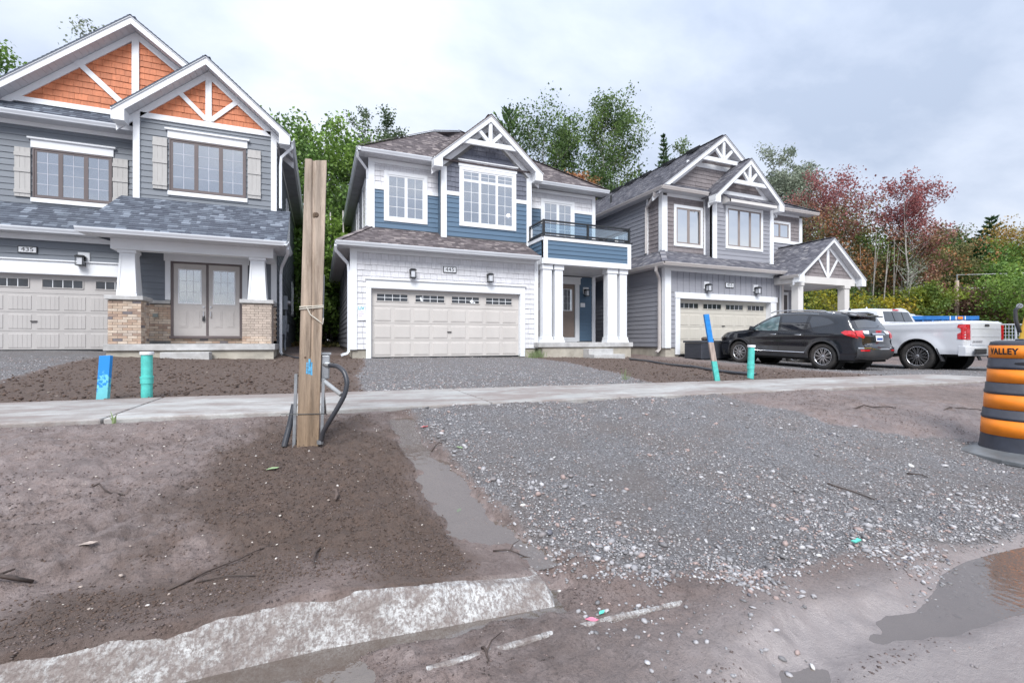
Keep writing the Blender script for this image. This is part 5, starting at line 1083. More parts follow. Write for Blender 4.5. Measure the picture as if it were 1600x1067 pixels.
stick('short twig on the soil near the kerb', -.42, 2.02, -.22, 1.98, .003)
stick('twig lying on the mud bank behind the gravel', 5.2, 3.2, 5.9, 3.1, .008); stick('dark stick on the mud bank near the drum', 6.4, 2.9, 7.0, 2.8, .008)
for k in range(0):
    x, y = R.uniform(-2.2, .4), R.uniform(2.0, 4.1); a = R.uniform(0, 3.1); l = R.uniform(.04, .13)
    stick('tiny root fibre on the open soil and mud', x, y, x+l*math.cos(a), y+l*math.sin(a), .002, 'root_fibre', group='root fibres scattered over the soil')
def chunk(label, cat, name, x, y, m, pts, h=.004, tilt=0):
    z = gzat(x, y)+.004; v = [(x+a, y+b, z+c) for a, b, c in pts]; mb = MB().prism(v, [(p[0], p[1], p[2]+h) for p in v]); return tag(mb.build(name, m), label, cat)
def leaf(label, x, y, m, s=.03, a=0, cat='leaf', name='leaf'):
    c, q = math.cos(a), math.sin(a); sh = [(-1, 0, .0), (-.5, -.42, .25), (.1, -.5, .2), (.7, -.25, .1), (1.05, .02, .3), (.7, .28, .12), (.1, .45, .3), (-.5, .36, .15)]
    return chunk(label, cat, name, x, y, m, [((p*c-r*q)*s, (p*q+r*c)*s, t*s*.5) for p, r, t in sh], .0012)
leaf('pale green leaf lying on the soil left of the post', -.25, 2.95, LEAFG, .034, .3); leaf('pale yellow scrap of bark on the wet mud', -.88, 2.42, PEB, .03, .1, 'bark', 'bark_scrap')
leaf('bright green leaf under the water of the channel', .70, 2.44, LGRN, .026, 1.0); leaf('pale green leaf beside the channel head', .90, 3.12, LEAFG, .03, 2)
leaf('pink scrap of tape in the water behind the kerb', .80, 1.745, PINKM, .020, .5, 'tape', 'tape_scrap'); leaf('pink scrap of tape in front of the kerb end', .905, 1.43, PINKM, .024, -.6, 'tape', 'tape_scrap')
leaf('small turquoise scrap near the pink tape', .965, 1.455, GRNM, .017, .4, 'scrap', 'plastic_scrap'); leaf('red scrap at the head of the water channel', .76, 3.63, REDM, .03, .2, 'scrap', 'plastic_scrap')
chunk('turquoise plastic tag lying on the loose gravel', 'tag', 'plastic_tag', 2.46, 1.465, GRNM, [(-.022, -.01, .012), (.022, -.012, .018), (.024, .01, .018), (.006, .006, .014), (-.02, .012, .012)], .006)
rg = MB(); c = Vector((2.93, 1.19, gzat(2.93, 1.19)+.006)); rg.tube([c+Vector((.028*math.cos(a), .016*math.sin(a), 0)) for a in np.linspace(0, 2*math.pi, 17)], .004, 6); tag(rg.build('rubber_ring', BLK, smooth=True), 'small black ring lying near the puddle edge', 'ring')
# curved bark pieces standing in the soil
rt = MB(); p = Vector((.07, 2.60, gzat(.07, 2.6))); rt.tube([p+Vector((-.005, .0, .035)), p+Vector((.008, -.015, .03)), p+Vector((.012, -.045, .015)), p+Vector((.0, -.075, .004))], [.006, .009, .010, .006], 7); tag(rt.build('root_stub', mat('root_bark', (.11, .08, .068), .8, var=.3, scale=30)), 'curled brown root stub on the soil before the post', 'root', None)
# grass tufts
GRS = mat('grass_blades', (.20, .26, .12), .7, isl=.3, trans=.2)
def tuft(label, x, y, n, h, w, m=GRS, name='weed', cat='weed'):
    mb = MB()
    for i in range(n):
        a = R.uniform(0, 6.28); l = h*R.uniform(.5, 1); bx, by = x+R.gauss(0, w), y+R.gauss(0, w*.5); z = gzat(bx, by)-.01; dx, dy = math.cos(a)*l*.4, math.sin(a)*l*.4; b = len(mb.v); k = .006
        mb.v += [(bx-k, by, z), (bx+k, by, z), (bx+dx*.4+k*.8, by+dy*.4, z+l*.6), (bx+dx*.4-k*.8, by+dy*.4, z+l*.6), (bx+dx, by+dy, z+l)]; mb.f += [(b, b+1, b+2, b+3), (b+3, b+2, b+4)]
    return tag(mb.build(name, m), label, cat)
tuft('grey-green weeds growing at the foot of the porch left of its step', 6.75, 14.15, 130, .34, .16)
tuft('thin grass stalks beside the side walk near the leaning stake', 4.8, 6.5, 10, .22, .03); tuft('dry grass blade standing at the side walk edge on the left', -1.4, 4.24, 5, .11, .012)

# ------------------------------------------------------------------ the square timber post with its meter box and pipes
def woodmat():
    m = mat('weathered_wood', (.36, .30, .245), .8, var=.22, scale=4, stretch=(7, 7, .6), bump=.5, bscale=22, detail=10); mottle(m, 3, .5, .66, .55, (.16, .115, .08), (4, 4, .9)); mottle(m, 16, .58, .64, .5, (.12, .09, .07), (5, 5, .25)); t = m.node_tree; b = t.nodes['Principled BSDF']
    old = b.inputs['Base Color'].links[0].from_socket; tcn = N(t, 'ShaderNodeTexCoord'); sp = N(t, 'ShaderNodeSeparateXYZ'); t.links.new(tcn.outputs['Object'], sp.inputs[0])
    # darker and browner where it is wet near the ground, bleached on top
    mr = N(t, 'ShaderNodeMapRange'); t.links.new(sp.outputs[2], mr.inputs[0]); mr.inputs[1].default_value = .1; mr.inputs[2].default_value = 1.5
    mx = N(t, 'ShaderNodeMix', data_type='RGBA'); t.links.new(mr.outputs[0], mx.inputs[0]); mx.inputs[6].default_value = (.80, .68, .55, 1); mx.inputs[7].default_value = (1.25, 1.22, 1.22, 1)
    mu = N(t, 'ShaderNodeMix', data_type='RGBA'); mu.blend_type = 'MULTIPLY'; mu.inputs[0].default_value = 1; t.links.new(old, mu.inputs[6]); t.links.new(mx.outputs[2], mu.inputs[7])
    wv = N(t, 'ShaderNodeTexWave'); wv.inputs['Scale'].default_value = 5; wv.inputs['Distortion'].default_value = 14; wv.inputs['Detail'].default_value = 3; wv.inputs['Detail Scale'].default_value = .6; mp_ = N(t, 'ShaderNodeMapping'); mp_.inputs['Scale'].default_value = (1, 1, .10); t.links.new(tcn.outputs['Object'], mp_.inputs[0]); t.links.new(mp_.outputs[0], wv.inputs['Vector'])
    f = M(t, 'MULTIPLY_ADD', wv.outputs['Fac'], .20, .86); vm = N(t, 'ShaderNodeVectorMath', operation='SCALE'); t.links.new(mu.outputs[2], vm.inputs[0]); t.links.new(f, vm.inputs['Scale']); t.links.new(vm.outputs[0], b.inputs['Base Color']); return m
WOOD = woodmat()
pz = .375; pc = Vector((-.075, 3.40, pz)); post = thing('timber_post', 'square weathered timber post standing in the soil with a white tie round it', 'post', pc, local=True)
ca, sa_ = math.cos(-.02), math.sin(-.02)
def pp(x, y, z): 
    lx = .028*z; return (ca*x-sa_*y+lx*.95, sa_*x+ca*y-lx*.35, z)
hw = .066; mb = MB(); nseg = 24
prof = [(-hw, -hw), (-.012, -hw), (-.004, -hw+.012), (.004, -hw+.010), (.010, -hw), (hw, -hw), (hw, hw), (-hw, hw)]
for i in range(nseg+1):
    z = -.15+(2.075)*i/nseg; wob = .002*math.sin(i*1.7)
    for (x, y) in prof:
        cx = .012*math.sin(z*2.2)-.004 if abs(x) < .03 else 0; dp = (1 if z > .55 else 0); yy = y if not (abs(x) < .011 and y > -hw) or dp else -hw
        s = 1+wob
        q = pp((x+cx)*s, yy*s, z); mb.v.append((q[0], q[1], q[2]+(.006*math.sin(x*60+y*40) if i == nseg else 0)))
m_ = len(prof)
for i in range(nseg):
    for k in range(m_): j = (k+1) % m_; mb.f.append((i*m_+k, i*m_+j, (i+1)*m_+j, (i+1)*m_+k))
mb.f.append(tuple(nseg*m_+k for k in range(m_))); mb.build('post', WOOD, post, bevel=.004)
KN = mat('wood_knot', (.13, .085, .055), .8, var=.3, scale=40)
for (x, z, r) in ((.012, 1.56, .019), (-.03, .62, .008)):
    k = MB(); k.lathe([(0, -.004), (r*.5, -.005), (r, .001), (r*1.15, .006)], (0, 0, 0), 16, 'y'); 
    for i, v in enumerate(k.v): q = pp(x+v[0], -hw+v[1]+.001, z+v[2]*1.2); k.v[i] = q
    k.build('knot', KN, post)
BLP = mat('blue_spray_paint', (.10, .42, .72), .6, var=.3, scale=60)
k = MB()
for (x, z, w, h) in ((-.004, .56, .016, .10), (.010, .545, .012, .085), (-.018, .55, .010, .075)): k.quadbox([pp(x-w/2, -hw-.0005, z-h/2), pp(x+w/2, -hw-.0005, z-h/2), pp(x+w/2, -hw+.001, z-h/2), pp(x-w/2, -hw+.001, z-h/2), pp(x-w/3, -hw-.0015, z+h/2), pp(x+w/3, -hw-.0015, z+h/2), pp(x+w/3, -hw+.001, z+h/2), pp(x-w/3, -hw+.001, z+h/2)])
k.build('paint_mark', BLP, post)
k = MB()
def loop(z, r=hw+.004, dz=0): return [pp(x, y, z+dz*(x/hw)) for x, y in ((-r, -r), (0, -r-.002), (r, -r), (r, r), (-r, r), (-r, -r))]
k.tube(loop(.945, dz=.008), .0042, 6).tube(loop(.957, dz=.006), .0042, 6).tube([pp(-.03, -hw-.006, .95), pp(-.005, -hw-.008, .90), pp(.035, -hw-.007, .87), pp(hw+.004, -hw-.004, .84), pp(hw+.008, -hw, .88)], .0042, 6)
k.build('tie', mat('white_tie', (.62, .58, .50), .6), post)
k = MB(); k.tube([pp(-hw-.10, -hw-.002, .255), pp(-hw, -hw-.004, .25), pp(hw, -hw-.004, .245), pp(hw+.05, -hw-.0, .24)], .0025, 6); k.build('wire', BLK, post)
GAL = mat('galvanised_steel', (.42, .44, .46), .35, metal=.7, var=.15, scale=12); PIPG = mat('grey_pvc_pipe', (.34, .36, .38), .4, dirt=.4); PIPB = mat('black_pipe', (.04, .044, .055), .35, dirt=.35, dirtcol=(.12, .10, .09))
# meter box on the right face
MB().quadbox([pp(hw, -.03, .47), pp(hw+.055, -.03, .47), pp(hw+.055, .07, .47), pp(hw, .07, .47), pp(hw, -.03, .635), pp(hw+.055, -.03, .635), pp(hw+.055, .07, .635), pp(hw, .07, .635)]).build('meter_box', GAL, post, bevel=.008)
MB().quadbox([pp(hw-.0, -.035, .636), pp(hw+.062, -.035, .636), pp(hw+.062, .075, .636), pp(hw, .075, .636), pp(hw, -.035, .65), pp(hw+.062, -.035, .65), pp(hw+.062, .075, .65), pp(hw, .075, .65)]).build('box_lid', GAL, post)
for sg, z1 in ((-1, .51), (1, .47)): MB().quadbox([pp(sg*(hw+.018)-.009, -.05, .02), pp(sg*(hw+.018)+.009, -.05, .02), pp(sg*(hw+.018)+.009, -.01, .02), pp(sg*(hw+.018)-.009, -.01, .02), pp(sg*(hw+.018)-.009, -.05, z1), pp(sg*(hw+.018)+.009, -.05, z1), pp(sg*(hw+.018)+.009, -.01, z1), pp(sg*(hw+.018)-.009, -.01, z1)]).build('channel_strip', GAL, post)
def ppt(u, v, d=3.1): return P3(u, v, d)-pc
arc = [ppt(514, 571, 3.12), ppt(527, 572, 3.08), ppt(538, 581, 3.05), ppt(543, 598, 3.03), ppt(539, 617, 3.02), ppt(528, 637, 3.02), ppt(514, 660, 3.03), ppt(505, 675, 3.05), ppt(500, 694, 3.06)]
k = MB()
fine = []
for i in range(len(arc)-1):
    for t in range(8): fine.append(arc[i].lerp(arc[i+1], t/8))
fine.append(arc[-1])
for _ in range(6): fine = [fine[0]]+[(fine[i-1]+fine[i]+fine[i+1])/3 for i in range(1, len(fine)-1)]+[fine[-1]]
k.tube(fine, [.0150+.0012*(i % 2) for i in range(len(fine))], 10).build('flexible_conduit', PIPB, post, smooth=True)
MB().tube([ppt(506, 570, 3.13), ppt(516, 571, 3.12)], .019, 10).build('connector', GAL, post); MB().tube([ppt(500, 688, 3.06), ppt(500, 694, 3.06)], .021, 10).build('connector', GAL, post)
tag(MB().tube([P3(504, 594, 3.12), P3(533, 617, 3.04)], .014, 12).tube([P3(532.2, 616.4, 3.042), P3(533.3, 617.2, 3.039)], .011, 12).build('grey_pipe', PIPG), 'short grey pipe sticking out below the meter box on the timber post', 'pipe')
tag(MB().tube([P3(444, 698, 3.02), P3(452, 668, 3.06), P3(460, 632, 3.10)], .019, 12).build('black_pipe', PIPB), 'dark grey pipe leaning against the left side of the timber post', 'pipe')
pv = P3(491, 460, 3.0); 
MB().tube([ppt(506, 430, 3.16), ppt(504, 505, 3.16)], .006, 6).build('conduit', PIPG, post)

# ------------------------------------------------------------------ stakes and turquoise clean-out pipes
def speckpaint(name, a, b, z0, z1):
    m = mat(name, a, .5, var=.06, scale=8); t = m.node_tree; bs = t.nodes['Principled BSDF']; old = bs.inputs['Base Color'].links[0].from_socket
    tcn = N(t, 'ShaderNodeTexCoord'); no = N(t, 'ShaderNodeTexNoise'); no.inputs['Scale'].default_value = 35; no.inputs['Detail'].default_value = 6; t.links.new(tcn.outputs['Object'], no.inputs['Vector']); sp = N(t, 'ShaderNodeSeparateXYZ'); t.links.new(tcn.outputs['Object'], sp.inputs[0])
    mr = N(t, 'ShaderNodeMapRange'); t.links.new(sp.outputs[2], mr.inputs[0]); mr.inputs[1].default_value = z0; mr.inputs[2].default_value = z1
    f = M(t, 'ADD', mr.outputs[0], M(t, 'MULTIPLY_ADD', no.outputs[0], 2.0, -1.0)); m2 = N(t, 'ShaderNodeMapRange'); t.links.new(f, m2.inputs[0]); m2.inputs[1].default_value = .42; m2.inputs[2].default_value = .55
    mx = N(t, 'ShaderNodeMix', data_type='RGBA'); t.links.new(m2.outputs[0], mx.inputs[0]); t.links.new(old, mx.inputs[6]); mx.inputs[7].default_value = (*b, 1); t.links.new(mx.outputs[2], bs.inputs['Base Color']); return m
TURQ = mat('turquoise_paint', (.10, .56, .50), .45, var=.12, scale=14, dirt=.3, dirtcol=(.05, .35, .33)); BLUP = mat('blue_paint', (.015, .22, .62), .5, var=.12, scale=14); WCAP = mat('white_cap', (.75, .76, .78), .45, dirt=.2)
BLUT = speckpaint('blue_over_turquoise', (.16, .55, .62), (.02, .24, .64), .02, .38); RAWW = mat('raw_wood', (.42, .34, .30), .8, var=.25, scale=6, stretch=(8, 8, .6), bump=.4)
def pipe(label, x, y, h, r, lean, cap=True, group='turquoise clean-out pipes standing in the soil'):
    z = gzat(x, y)-.08; t = thing('cleanout_pipe', label, 'pipe', (x, y, z+.08), group=group, local=True); top = Vector((lean[0], lean[1], h))
    MB().tube([(0, 0, -.1), tuple(top*.98)], r, 24).build('pipe', TURQ, t, smooth=False); MB().tube([tuple(top*.30), tuple(top*.44)], r*1.12, 24).build('coupling', TURQ, t); MB().tube([tuple(top*.42), tuple(top*.46)], r*1.18, 24).build('collar', TURQ, t)
    if cap: MB().tube([tuple(top*.93), tuple(top*1.0)], r*1.22, 24).build('cap', WCAP, t, bevel=.004)
    return t
pipe('turquoise pipe with a white cap right of the short blue stake', -1.67, 5.92, .475, .050, (.0, 0)); pipe('turquoise capped pipe standing beside the black car', 7.05, 5.95, .60, .055, (.03, 0))
def stake(label, x, y, h, w, lean, bands, group=None):
    z = gzat(x, y); t = thing('wooden_stake', label, 'stake', (x, y, z), rz=-.30, group=group, local=True); prev = -.1
    for (z1, m, nm) in bands:
        f = lambda q: Vector((lean[0]*q/h, lean[1]*q/h, q)); a, b = f(prev), f(z1); c = MB().quadbox([(a.x-w/2, a.y-.02, a.z), (a.x+w/2, a.y-.02, a.z), (a.x+w/2, a.y+.02, a.z), (a.x-w/2, a.y+.02, a.z), (b.x-w/2, b.y-.02, b.z), (b.x+w/2, b.y-.02, b.z+(.006 if z1 == bands[-1][0] else 0)), (b.x+w/2, b.y+.02, b.z), (b.x-w/2, b.y+.02, b.z)]); c.build(nm, m, t, bevel=.003); prev = z1+.0005
    return t
stake('short blue and turquoise spattered stake left of the capped pipe', -2.02, 5.88, .45, .105, (.03, .0), [(.45, BLUT, 'painted_board')])
stake('tall leaning stake painted blue on top and turquoise at its foot', 6.22, 5.9, 1.13, .088, (-.20, .0), [(.34, TURQ, 'turquoise_end'), (.66, RAWW, 'bare_wood'), (1.13, BLUP, 'blue_end')])

# black hose across the soil
hp = [P3(984, 555, 15.2), P3(1010, 561, 14.2), P3(1045, 567, 12.6), P3(1085, 571, 11.3), P3(1120, 576, 10.2), P3(1150, 580, 9.4), P3(1181, 581, 9.0)]
hh = [Vector((p.x, p.y, gzat(p.x, p.y)+.03)) for p in hp]; tag(MB().tube(hh, .035, 8).build('black_hose', PIPB, smooth=True), 'black drain hose lying on the soil in front of the pale house', 'hose')
h2 = [Vector((x, y, gzat(x, y)+.03)) for x, y in ((-1.05, 15.9), (-.7, 15.0), (-.3, 14.3), (.2, 13.9))]; tag(MB().tube(h2, .03, 8).build('black_hose', PIPB, smooth=True), 'black hose on the soil between the dark slate house and the white house', 'hose')

# dark storage box with two stones on its lid
BOXM = mat('charcoal_resin', (.055, .06, .075), .55, var=.1, bump=.2, stretch=(1, 1, 6))
bz = gzat(13.4, 13.3); bt = thing('storage_box', 'charcoal garden storage box in front of the ivory garage door', 'storage box', (13.45, 13.0, bz), local=True)
MB().box(-.92, .92, -.42, .42, 0, .58).build('box', BOXM, bt, bevel=.02); MB().box(-.97, .97, -.46, .46, .585, .66).build('lid', BOXM, bt, bevel=.02)
for k in range(7): MB().box(-.90, .90, -.432, -.42, .05+k*.075, .05+k*.075+.055).build('slat', BOXM, bt); MB().box(-.934, -.92, -.40, .40, .05+k*.075, .05+k*.075+.055).build('slat', BOXM, bt)
ROK = mat('brown_rock', (.12, .09, .075), .9, var=.3, scale=14, bump=.6)
for (x, r, lb) in ((12.98, .13, 'larger brown stone weighing down the lid of the storage box'), (13.25, .085, 'smaller brown stone on the lid of the storage box')):
    bm = bmesh.new(); bmesh.ops.create_icosphere(bm, subdivisions=3, radius=1)
    for v in bm.verts: n = float(fbm(np.array([v.co.x*1.5+x]), np.array([v.co.y*1.5+v.co.z]), 3, 3)[0]); v.co = Vector((v.co.x*r*1.25, v.co.y*r, v.co.z*r*.62))*(.75+.5*n)
    me = bpy.data.meshes.new('stone'); bm.to_mesh(me); bm.free(); me.materials.append(ROK); o = bpy.data.objects.new('stone', me); COL.objects.link(o); o.location = (x, 12.85, bz+.66+r*.5); tag(o, lb, 'stone')

# ------------------------------------------------------------------ construction drum
ORG = mat('orange_sheeting', (.90, .25, .012), .4, var=.06, scale=9, dirt=.15, dirtcol=(.5, .25, .15)); DRM = mat('charcoal_plastic', (.045, .05, .068), .45, var=.15, scale=6, dirt=.3, dirtcol=(.16, .14, .13)); RUB = mat('rubber_base', (.13, .14, .15), .45, var=.2, scale=7, dirt=.4, dirtcol=(.26, .24, .22))
dx, dy = 5.47, 1.93; dz = gzat(dx, dy); db = .035
dr = thing('construction_drum', 'orange and charcoal striped construction drum on a rubber base at the right edge', 'drum', (dx, dy, dz), local=True)
prof = [(0, .985), (.17, .985), (.205, .975), (.212, .955), (.214, .835), (.219, .83), (.223, .775), (.228, .770), (.228, .755), (.222, .75), (.228, .63), (.236, .625), (.241, .565), (.247, .56), (.247, .545), (.241, .54), (.247, .41), (.254, .405), (.259, .355), (.265, .35), (.265, .335), (.259, .33), (.266, .19), (.276, .10), (.285, .06), (.285, .03)]
MB().lathe(prof, n=64).build('drum_body', DRM, dr, smooth=True)
for (z1, r1, z0, r0) in ((.945, .2142, .840, .2155), (.745, .2236, .635, .2290), (.535, .2426, .415, .2482), (.325, .2606, .195, .2672)): MB().lathe([(r1-.002, z1), (r1+.0015, z1), (r0+.0015, z0), (r0-.002, z0)], n=64).build('sheeting_band', ORG, dr, smooth=True)
MB().box(-.10, .10, -.03, .03, .97, 1.0).build('handle', DRM, dr, bevel=.01)
# hand hole
sl = MB(); va = math.atan2(-dy, -dx)
for i in range(9):
    a = va+.02+(i-4)*.07; r = .2215; z = .80; hgt = .012*math.sin(math.pi*(i+.5)/9)+.003
    sl.v += [(r*math.cos(a), r*math.sin(a), z-hgt), (r*math.cos(a), r*math.sin(a), z+hgt*.6), ((r+.003)*math.cos(a), (r+.003)*math.sin(a), z-hgt), ((r+.003)*math.cos(a), (r+.003)*math.sin(a), z+hgt*.6)]
for i in range(8): b = i*4; sl.f += [(b+2, b+6, b+7, b+3), (b+3, b+7, b+5, b+1), (b, b+4, b+6, b+2)]
sl.build('hand_hole', INK, dr)
mb = MB(); n = 12
for rr_, z in ((.0, .07), (.30, .075), (.40, .045), (.435, .03), (.435, .0)):
    for k in range(n): a = 2*math.pi*(k+.5)/n+.3; wv = 1+.03*math.sin(k*2.2); mb.v.append((rr_*wv*math.cos(a), rr_*wv*math.sin(a), z+(.012*math.sin(k*1.9) if rr_ > .35 else 0)))
for i in range(4):
    for k in range(n): j = (k+1) % n; mb.f.append((i*n+k, i*n+j, (i+1)*n+j, (i+1)*n+k))
mb.build('rubber_base', RUB, dr, bevel=.006)
# lettering bent round the drum
c = bpy.data.curves.new('l', 'FONT'); c.body = 'VALLEY'; c.size = .078; c.extrude = .001; c.align_x = 'CENTER'; c.align_y = 'CENTER'; c.offset = .0028; c.space_character = 1.12
o = bpy.data.objects.new('l', c); COL.objects.link(o); me = bpy.data.meshes.new_from_object(o.evaluated_get(bpy.context.evaluated_depsgraph_get())); bpy.data.objects.remove(o)
bm = bmesh.new(); bm.from_mesh(me); bmesh.ops.triangulate(bm, faces=bm.faces); bmesh.ops.subdivide_edges(bm, edges=[e for e in bm.edges if e.calc_length() > .02], cuts=2)
xm = max(abs(v.co.x) for v in bm.verts)
for v in bm.verts: a = va-.66+v.co.x/xm*.50; r = .2170+v.co.z; v.co = Vector((r*math.cos(a), r*math.sin(a), .893+v.co.y*.92))
bm.to_mesh(me); bm.free(); me.materials.clear(); me.materials.append(INK); o = bpy.data.objects.new('lettering', me); COL.objects.link(o); o.parent = dr
# ------------------------------------------------------------------ vehicles
def resample(pts, step):
    out = []
    for i in range(len(pts)-1):
        a, b = Vector(pts[i]), Vector(pts[i+1]); n = max(1, int((b-a).length/step))
        for k in range(n): out.append(tuple(a.lerp(b, k/n)))
    return out
def smooth_open(pts, it=2, keep=()):
    P = [Vector(p) for p in pts]
    for _ in range(it):
        Q = [P[0]]
        for a, b in zip(P[:-1], P[1:]): Q += [a.lerp(b, .25), a.lerp(b, .75)]
        Q.append(P[-1]); P = Q
    return [tuple(p) for p in P]
class Car:
    """body from a side silhouette: upper = line from rear sill over the roof to the front sill, arches cut in the sill"""
    def __init__(s, upper, zsill, arches, W, crown=.03, rnd=.11, off_hide=None):
        s.up = resample(smooth_open(upper, 2), .05)+[upper[-1]]; s.W = W; s.crown = crown; s.rnd = rnd; s.hide = off_hide
        low = []   # front -> rear along the sill with arches
        y0, y1 = s.up[-1][0], s.up[0][0]; cur = y0
        for (ay, az, ar) in sorted(arches, reverse=True):
            dz = zsill-az; h = math.sqrt(max(0, ar*ar-dz*dz)); a0 = math.atan2(dz, h); a1 = math.pi-a0
            low += resample([(cur, zsill), (ay+h, zsill)], .08)
            for k in range(25): a = a0+(a1-a0)*k/24; low.append((ay+ar*math.cos(a), az+ar*math.sin(a)))
            cur = ay-h
        low += resample([(cur, zsill), (y1, zsill)], .08)[1:]
        s.low = low; s.loop = s.up+low; s.segs = [(Vector(a), Vector(b)) for a, b in zip(s.up[:-1], s.up[1:])]
        s.S = np.array([[*a, *b] for a, b in s.segs])
    def d(s, y, z):
        S = s.S; ex = S[:, 2]-S[:, 0]; ez = S[:, 3]-S[:, 1]; t = np.clip(((y-S[:, 0])*ex+(z-S[:, 1])*ez)/(ex*ex+ez*ez+1e-9), 0, 1); return float(np.sqrt(((y-S[:, 0]-t*ex)**2+(z-S[:, 1]-t*ez)**2).min()))
    def w(s, y, z):
        d = s.d(y, z); r = s.rnd; k = 0 if d >= r else r-math.sqrt(max(0, r*r-(r-d)**2)); return s.W(y, z)-k*.85
    def side(s, body, parent, regions, sign, extra_lines=()):
        loop = s.loop; pts = [Vector(p) for p in loop]; n = len(pts); faces = [list(range(n))]; regs = []
        ys = [p[0] for p in loop]; zs = [p[1] for p in loop]; la = np.array(loop)
        X, Z = np.meshgrid(np.arange(min(ys), max(ys), .06), np.arange(min(zs), max(zs), .055)); X = X.ravel(); Z = Z.ravel()
        ins = sdf(X, Z, loop); k = ins > .03; grid = list(zip(X[k], Z[k]))
        # rings near the upper edge
        for dd in (.012, .035, .07):
            for (a, b) in s.segs:
                m = (a+b)/2; t = (b-a).normalized(); nn = Vector((t.y, -t.x)); q = m+nn*dd
                if sdf(np.array([q.x]), np.array([q.y]), loop)[0] > dd*.8: grid.append((q.x, q.y))
        pts += [Vector(g) for g in grid]
        for name, poly, mt, off in regions:
            poly = resample(list(poly)+[poly[0]], .06); b = len(pts); pts += [Vector(p) for p in poly]; faces.append(list(range(b, b+len(poly)))); regs.append((name, mt, off))
        def ccw(f):
            a = sum(pts[f[i]].x*pts[f[(i+1) % len(f)]].y-pts[f[(i+1) % len(f)]].x*pts[f[i]].y for i in range(len(f))); return f if a > 0 else f[::-1]
        faces = [ccw(f) for f in faces]
        V, E_, Fc, _, _, of = delaunay_2d_cdt(pts, [], faces, 1, 1e-5)
        groups = {}
        for f, o in zip(Fc, of):
            if not o or 0 not in o: continue
            g = max(o); groups.setdefault(g, []).append(f)
        W3 = [(sign*s.w(v.x, v.y), v.x, v.y) for v in V]
        for g, fs in groups.items():
            name, mt, off = ('body', body, 0) if g == 0 else regs[g-1]
            idx = {}; mb = MB()
            for f in fs:
                q = []
                for i in f:
                    if i not in idx: idx[i] = len(mb.v); p = W3[i]; mb.v.append((p[0]+sign*off, p[1], p[2]))
                    q.append(idx[i])
                mb.f.append(tuple(q) if sign > 0 else tuple(q[::-1]))
            if g == 0: s.acc.append(mb)
            else: mb.build(name, mt, parent, smooth=True)
    def surf(s, y, z, t, out=0):
        """point on the strip: t in -1..1 across, nearest silhouette tangent gives the outward direction"""
        w = s.w0(y, z); i = int(np.argmin([(a[0]-y)**2+(a[1]-z)**2 for a in s.up])); a = Vector(s.up[max(0, i-1)]); b = Vector(s.up[min(len(s.up)-1, i+1)]); tt = (b-a).normalized(); nn = Vector((-tt.y, tt.x)); c = s.crown*(1-t*t)+out; return (w*t, y+nn.x*c, z+nn.y*c)
    def w0(s, y, z): return s.W(y, z)-s.rnd*.85
    def build(s, name, m, parent, regions, lr=True):
        s.acc = []
        for sg in (-1, 1): s.side(m, parent, regions, sg)
        nx = 14; mb = MB(); N_ = len(s.up)
        for (y, z) in s.up:
            for k in range(nx+1): mb.v.append(s.surf(y, z, -1+2*k/nx))
        for i in range(N_-1):
            if s.hide and s.hide((s.up[i][0]+s.up[i+1][0])/2, (s.up[i][1]+s.up[i+1][1])/2): continue
            for k in range(nx): a = i*(nx+1)+k; mb.f.append((a, a+1, a+nx+2, a+nx+1))
        tot = MB()
        for q in s.acc+[mb]: rest_add(tot, q)
        o = tot.build(name, m, parent, smooth=True)
        bm = bmesh.new(); bm.from_mesh(o.data); bmesh.ops.remove_doubles(bm, verts=bm.verts, dist=.002); bmesh.ops.recalc_face_normals(bm, faces=bm.faces); bm.to_mesh(o.data); bm.free(); o.data.polygons.foreach_set('use_smooth', [True]*len(o.data.polygons))
        return o
    def zline(s, z, rear=True):
        """y of the rear (or front) silhouette at height z"""
        c = []
        for a, b in zip(s.up[:-1], s.up[1:]):
            if (a[1]-z)*(b[1]-z) <= 0 and a[1] != b[1]: t = (z-a[1])/(b[1]-a[1]); c.append(a[0]+t*(b[0]-a[0]))
        return min(c) if rear else max(c)
    def rear_patch(s, name, poly, m, parent, out=.006, th=.01, n=.032, rear=True, seg=None):
        """poly in (x,z) lying on the rear end"""
        poly = resample(list(poly)+[poly[0]], n); k = len(poly); X = np.array([p[0] for p in poly]); Z = np.array([p[1] for p in poly])
        gx_, gz_ = np.meshgrid(np.arange(X.min(), X.max(), n*1.2), np.arange(Z.min(), Z.max(), n*1.2)); gx_ = gx_.ravel(); gz_ = gz_.ravel(); kk = sdf(gx_, gz_, poly) > n*.3
        pts = [Vector(p) for p in poly]+[Vector((a, b)) for a, b in zip(gx_[kk], gz_[kk])]
        V, E_, Fc, _, _, _ = delaunay_2d_cdt(pts, [], [list(range(k))], 1, 1e-5)
        def pos(v, o):
            y = s.zline(v.y, rear) if seg is None else seg(v.y)
            w = s.w0(y, v.y); t = max(-1, min(1, v.x/w)); p = s.surf(y, v.y, t, o); xo = v.x-w*t
            return (p[0]+xo, p[1]+(xo*xo*3 if abs(xo) > 0 else 0)*(1 if rear else -1), p[2])
        mb = MB(); mb.v = [pos(v, out) for v in V]; mb.f = [tuple(f) for f in Fc]; b = len(mb.v); mb.v += [pos(Vector(p), out-th) for p in poly]+[pos(Vector(p), out) for p in poly]
        for i in range(k): j = (i+1) % k; mb.f.append((b+i, b+j, b+k+j, b+k+i))
        return mb.build(name, m, parent, smooth=True)
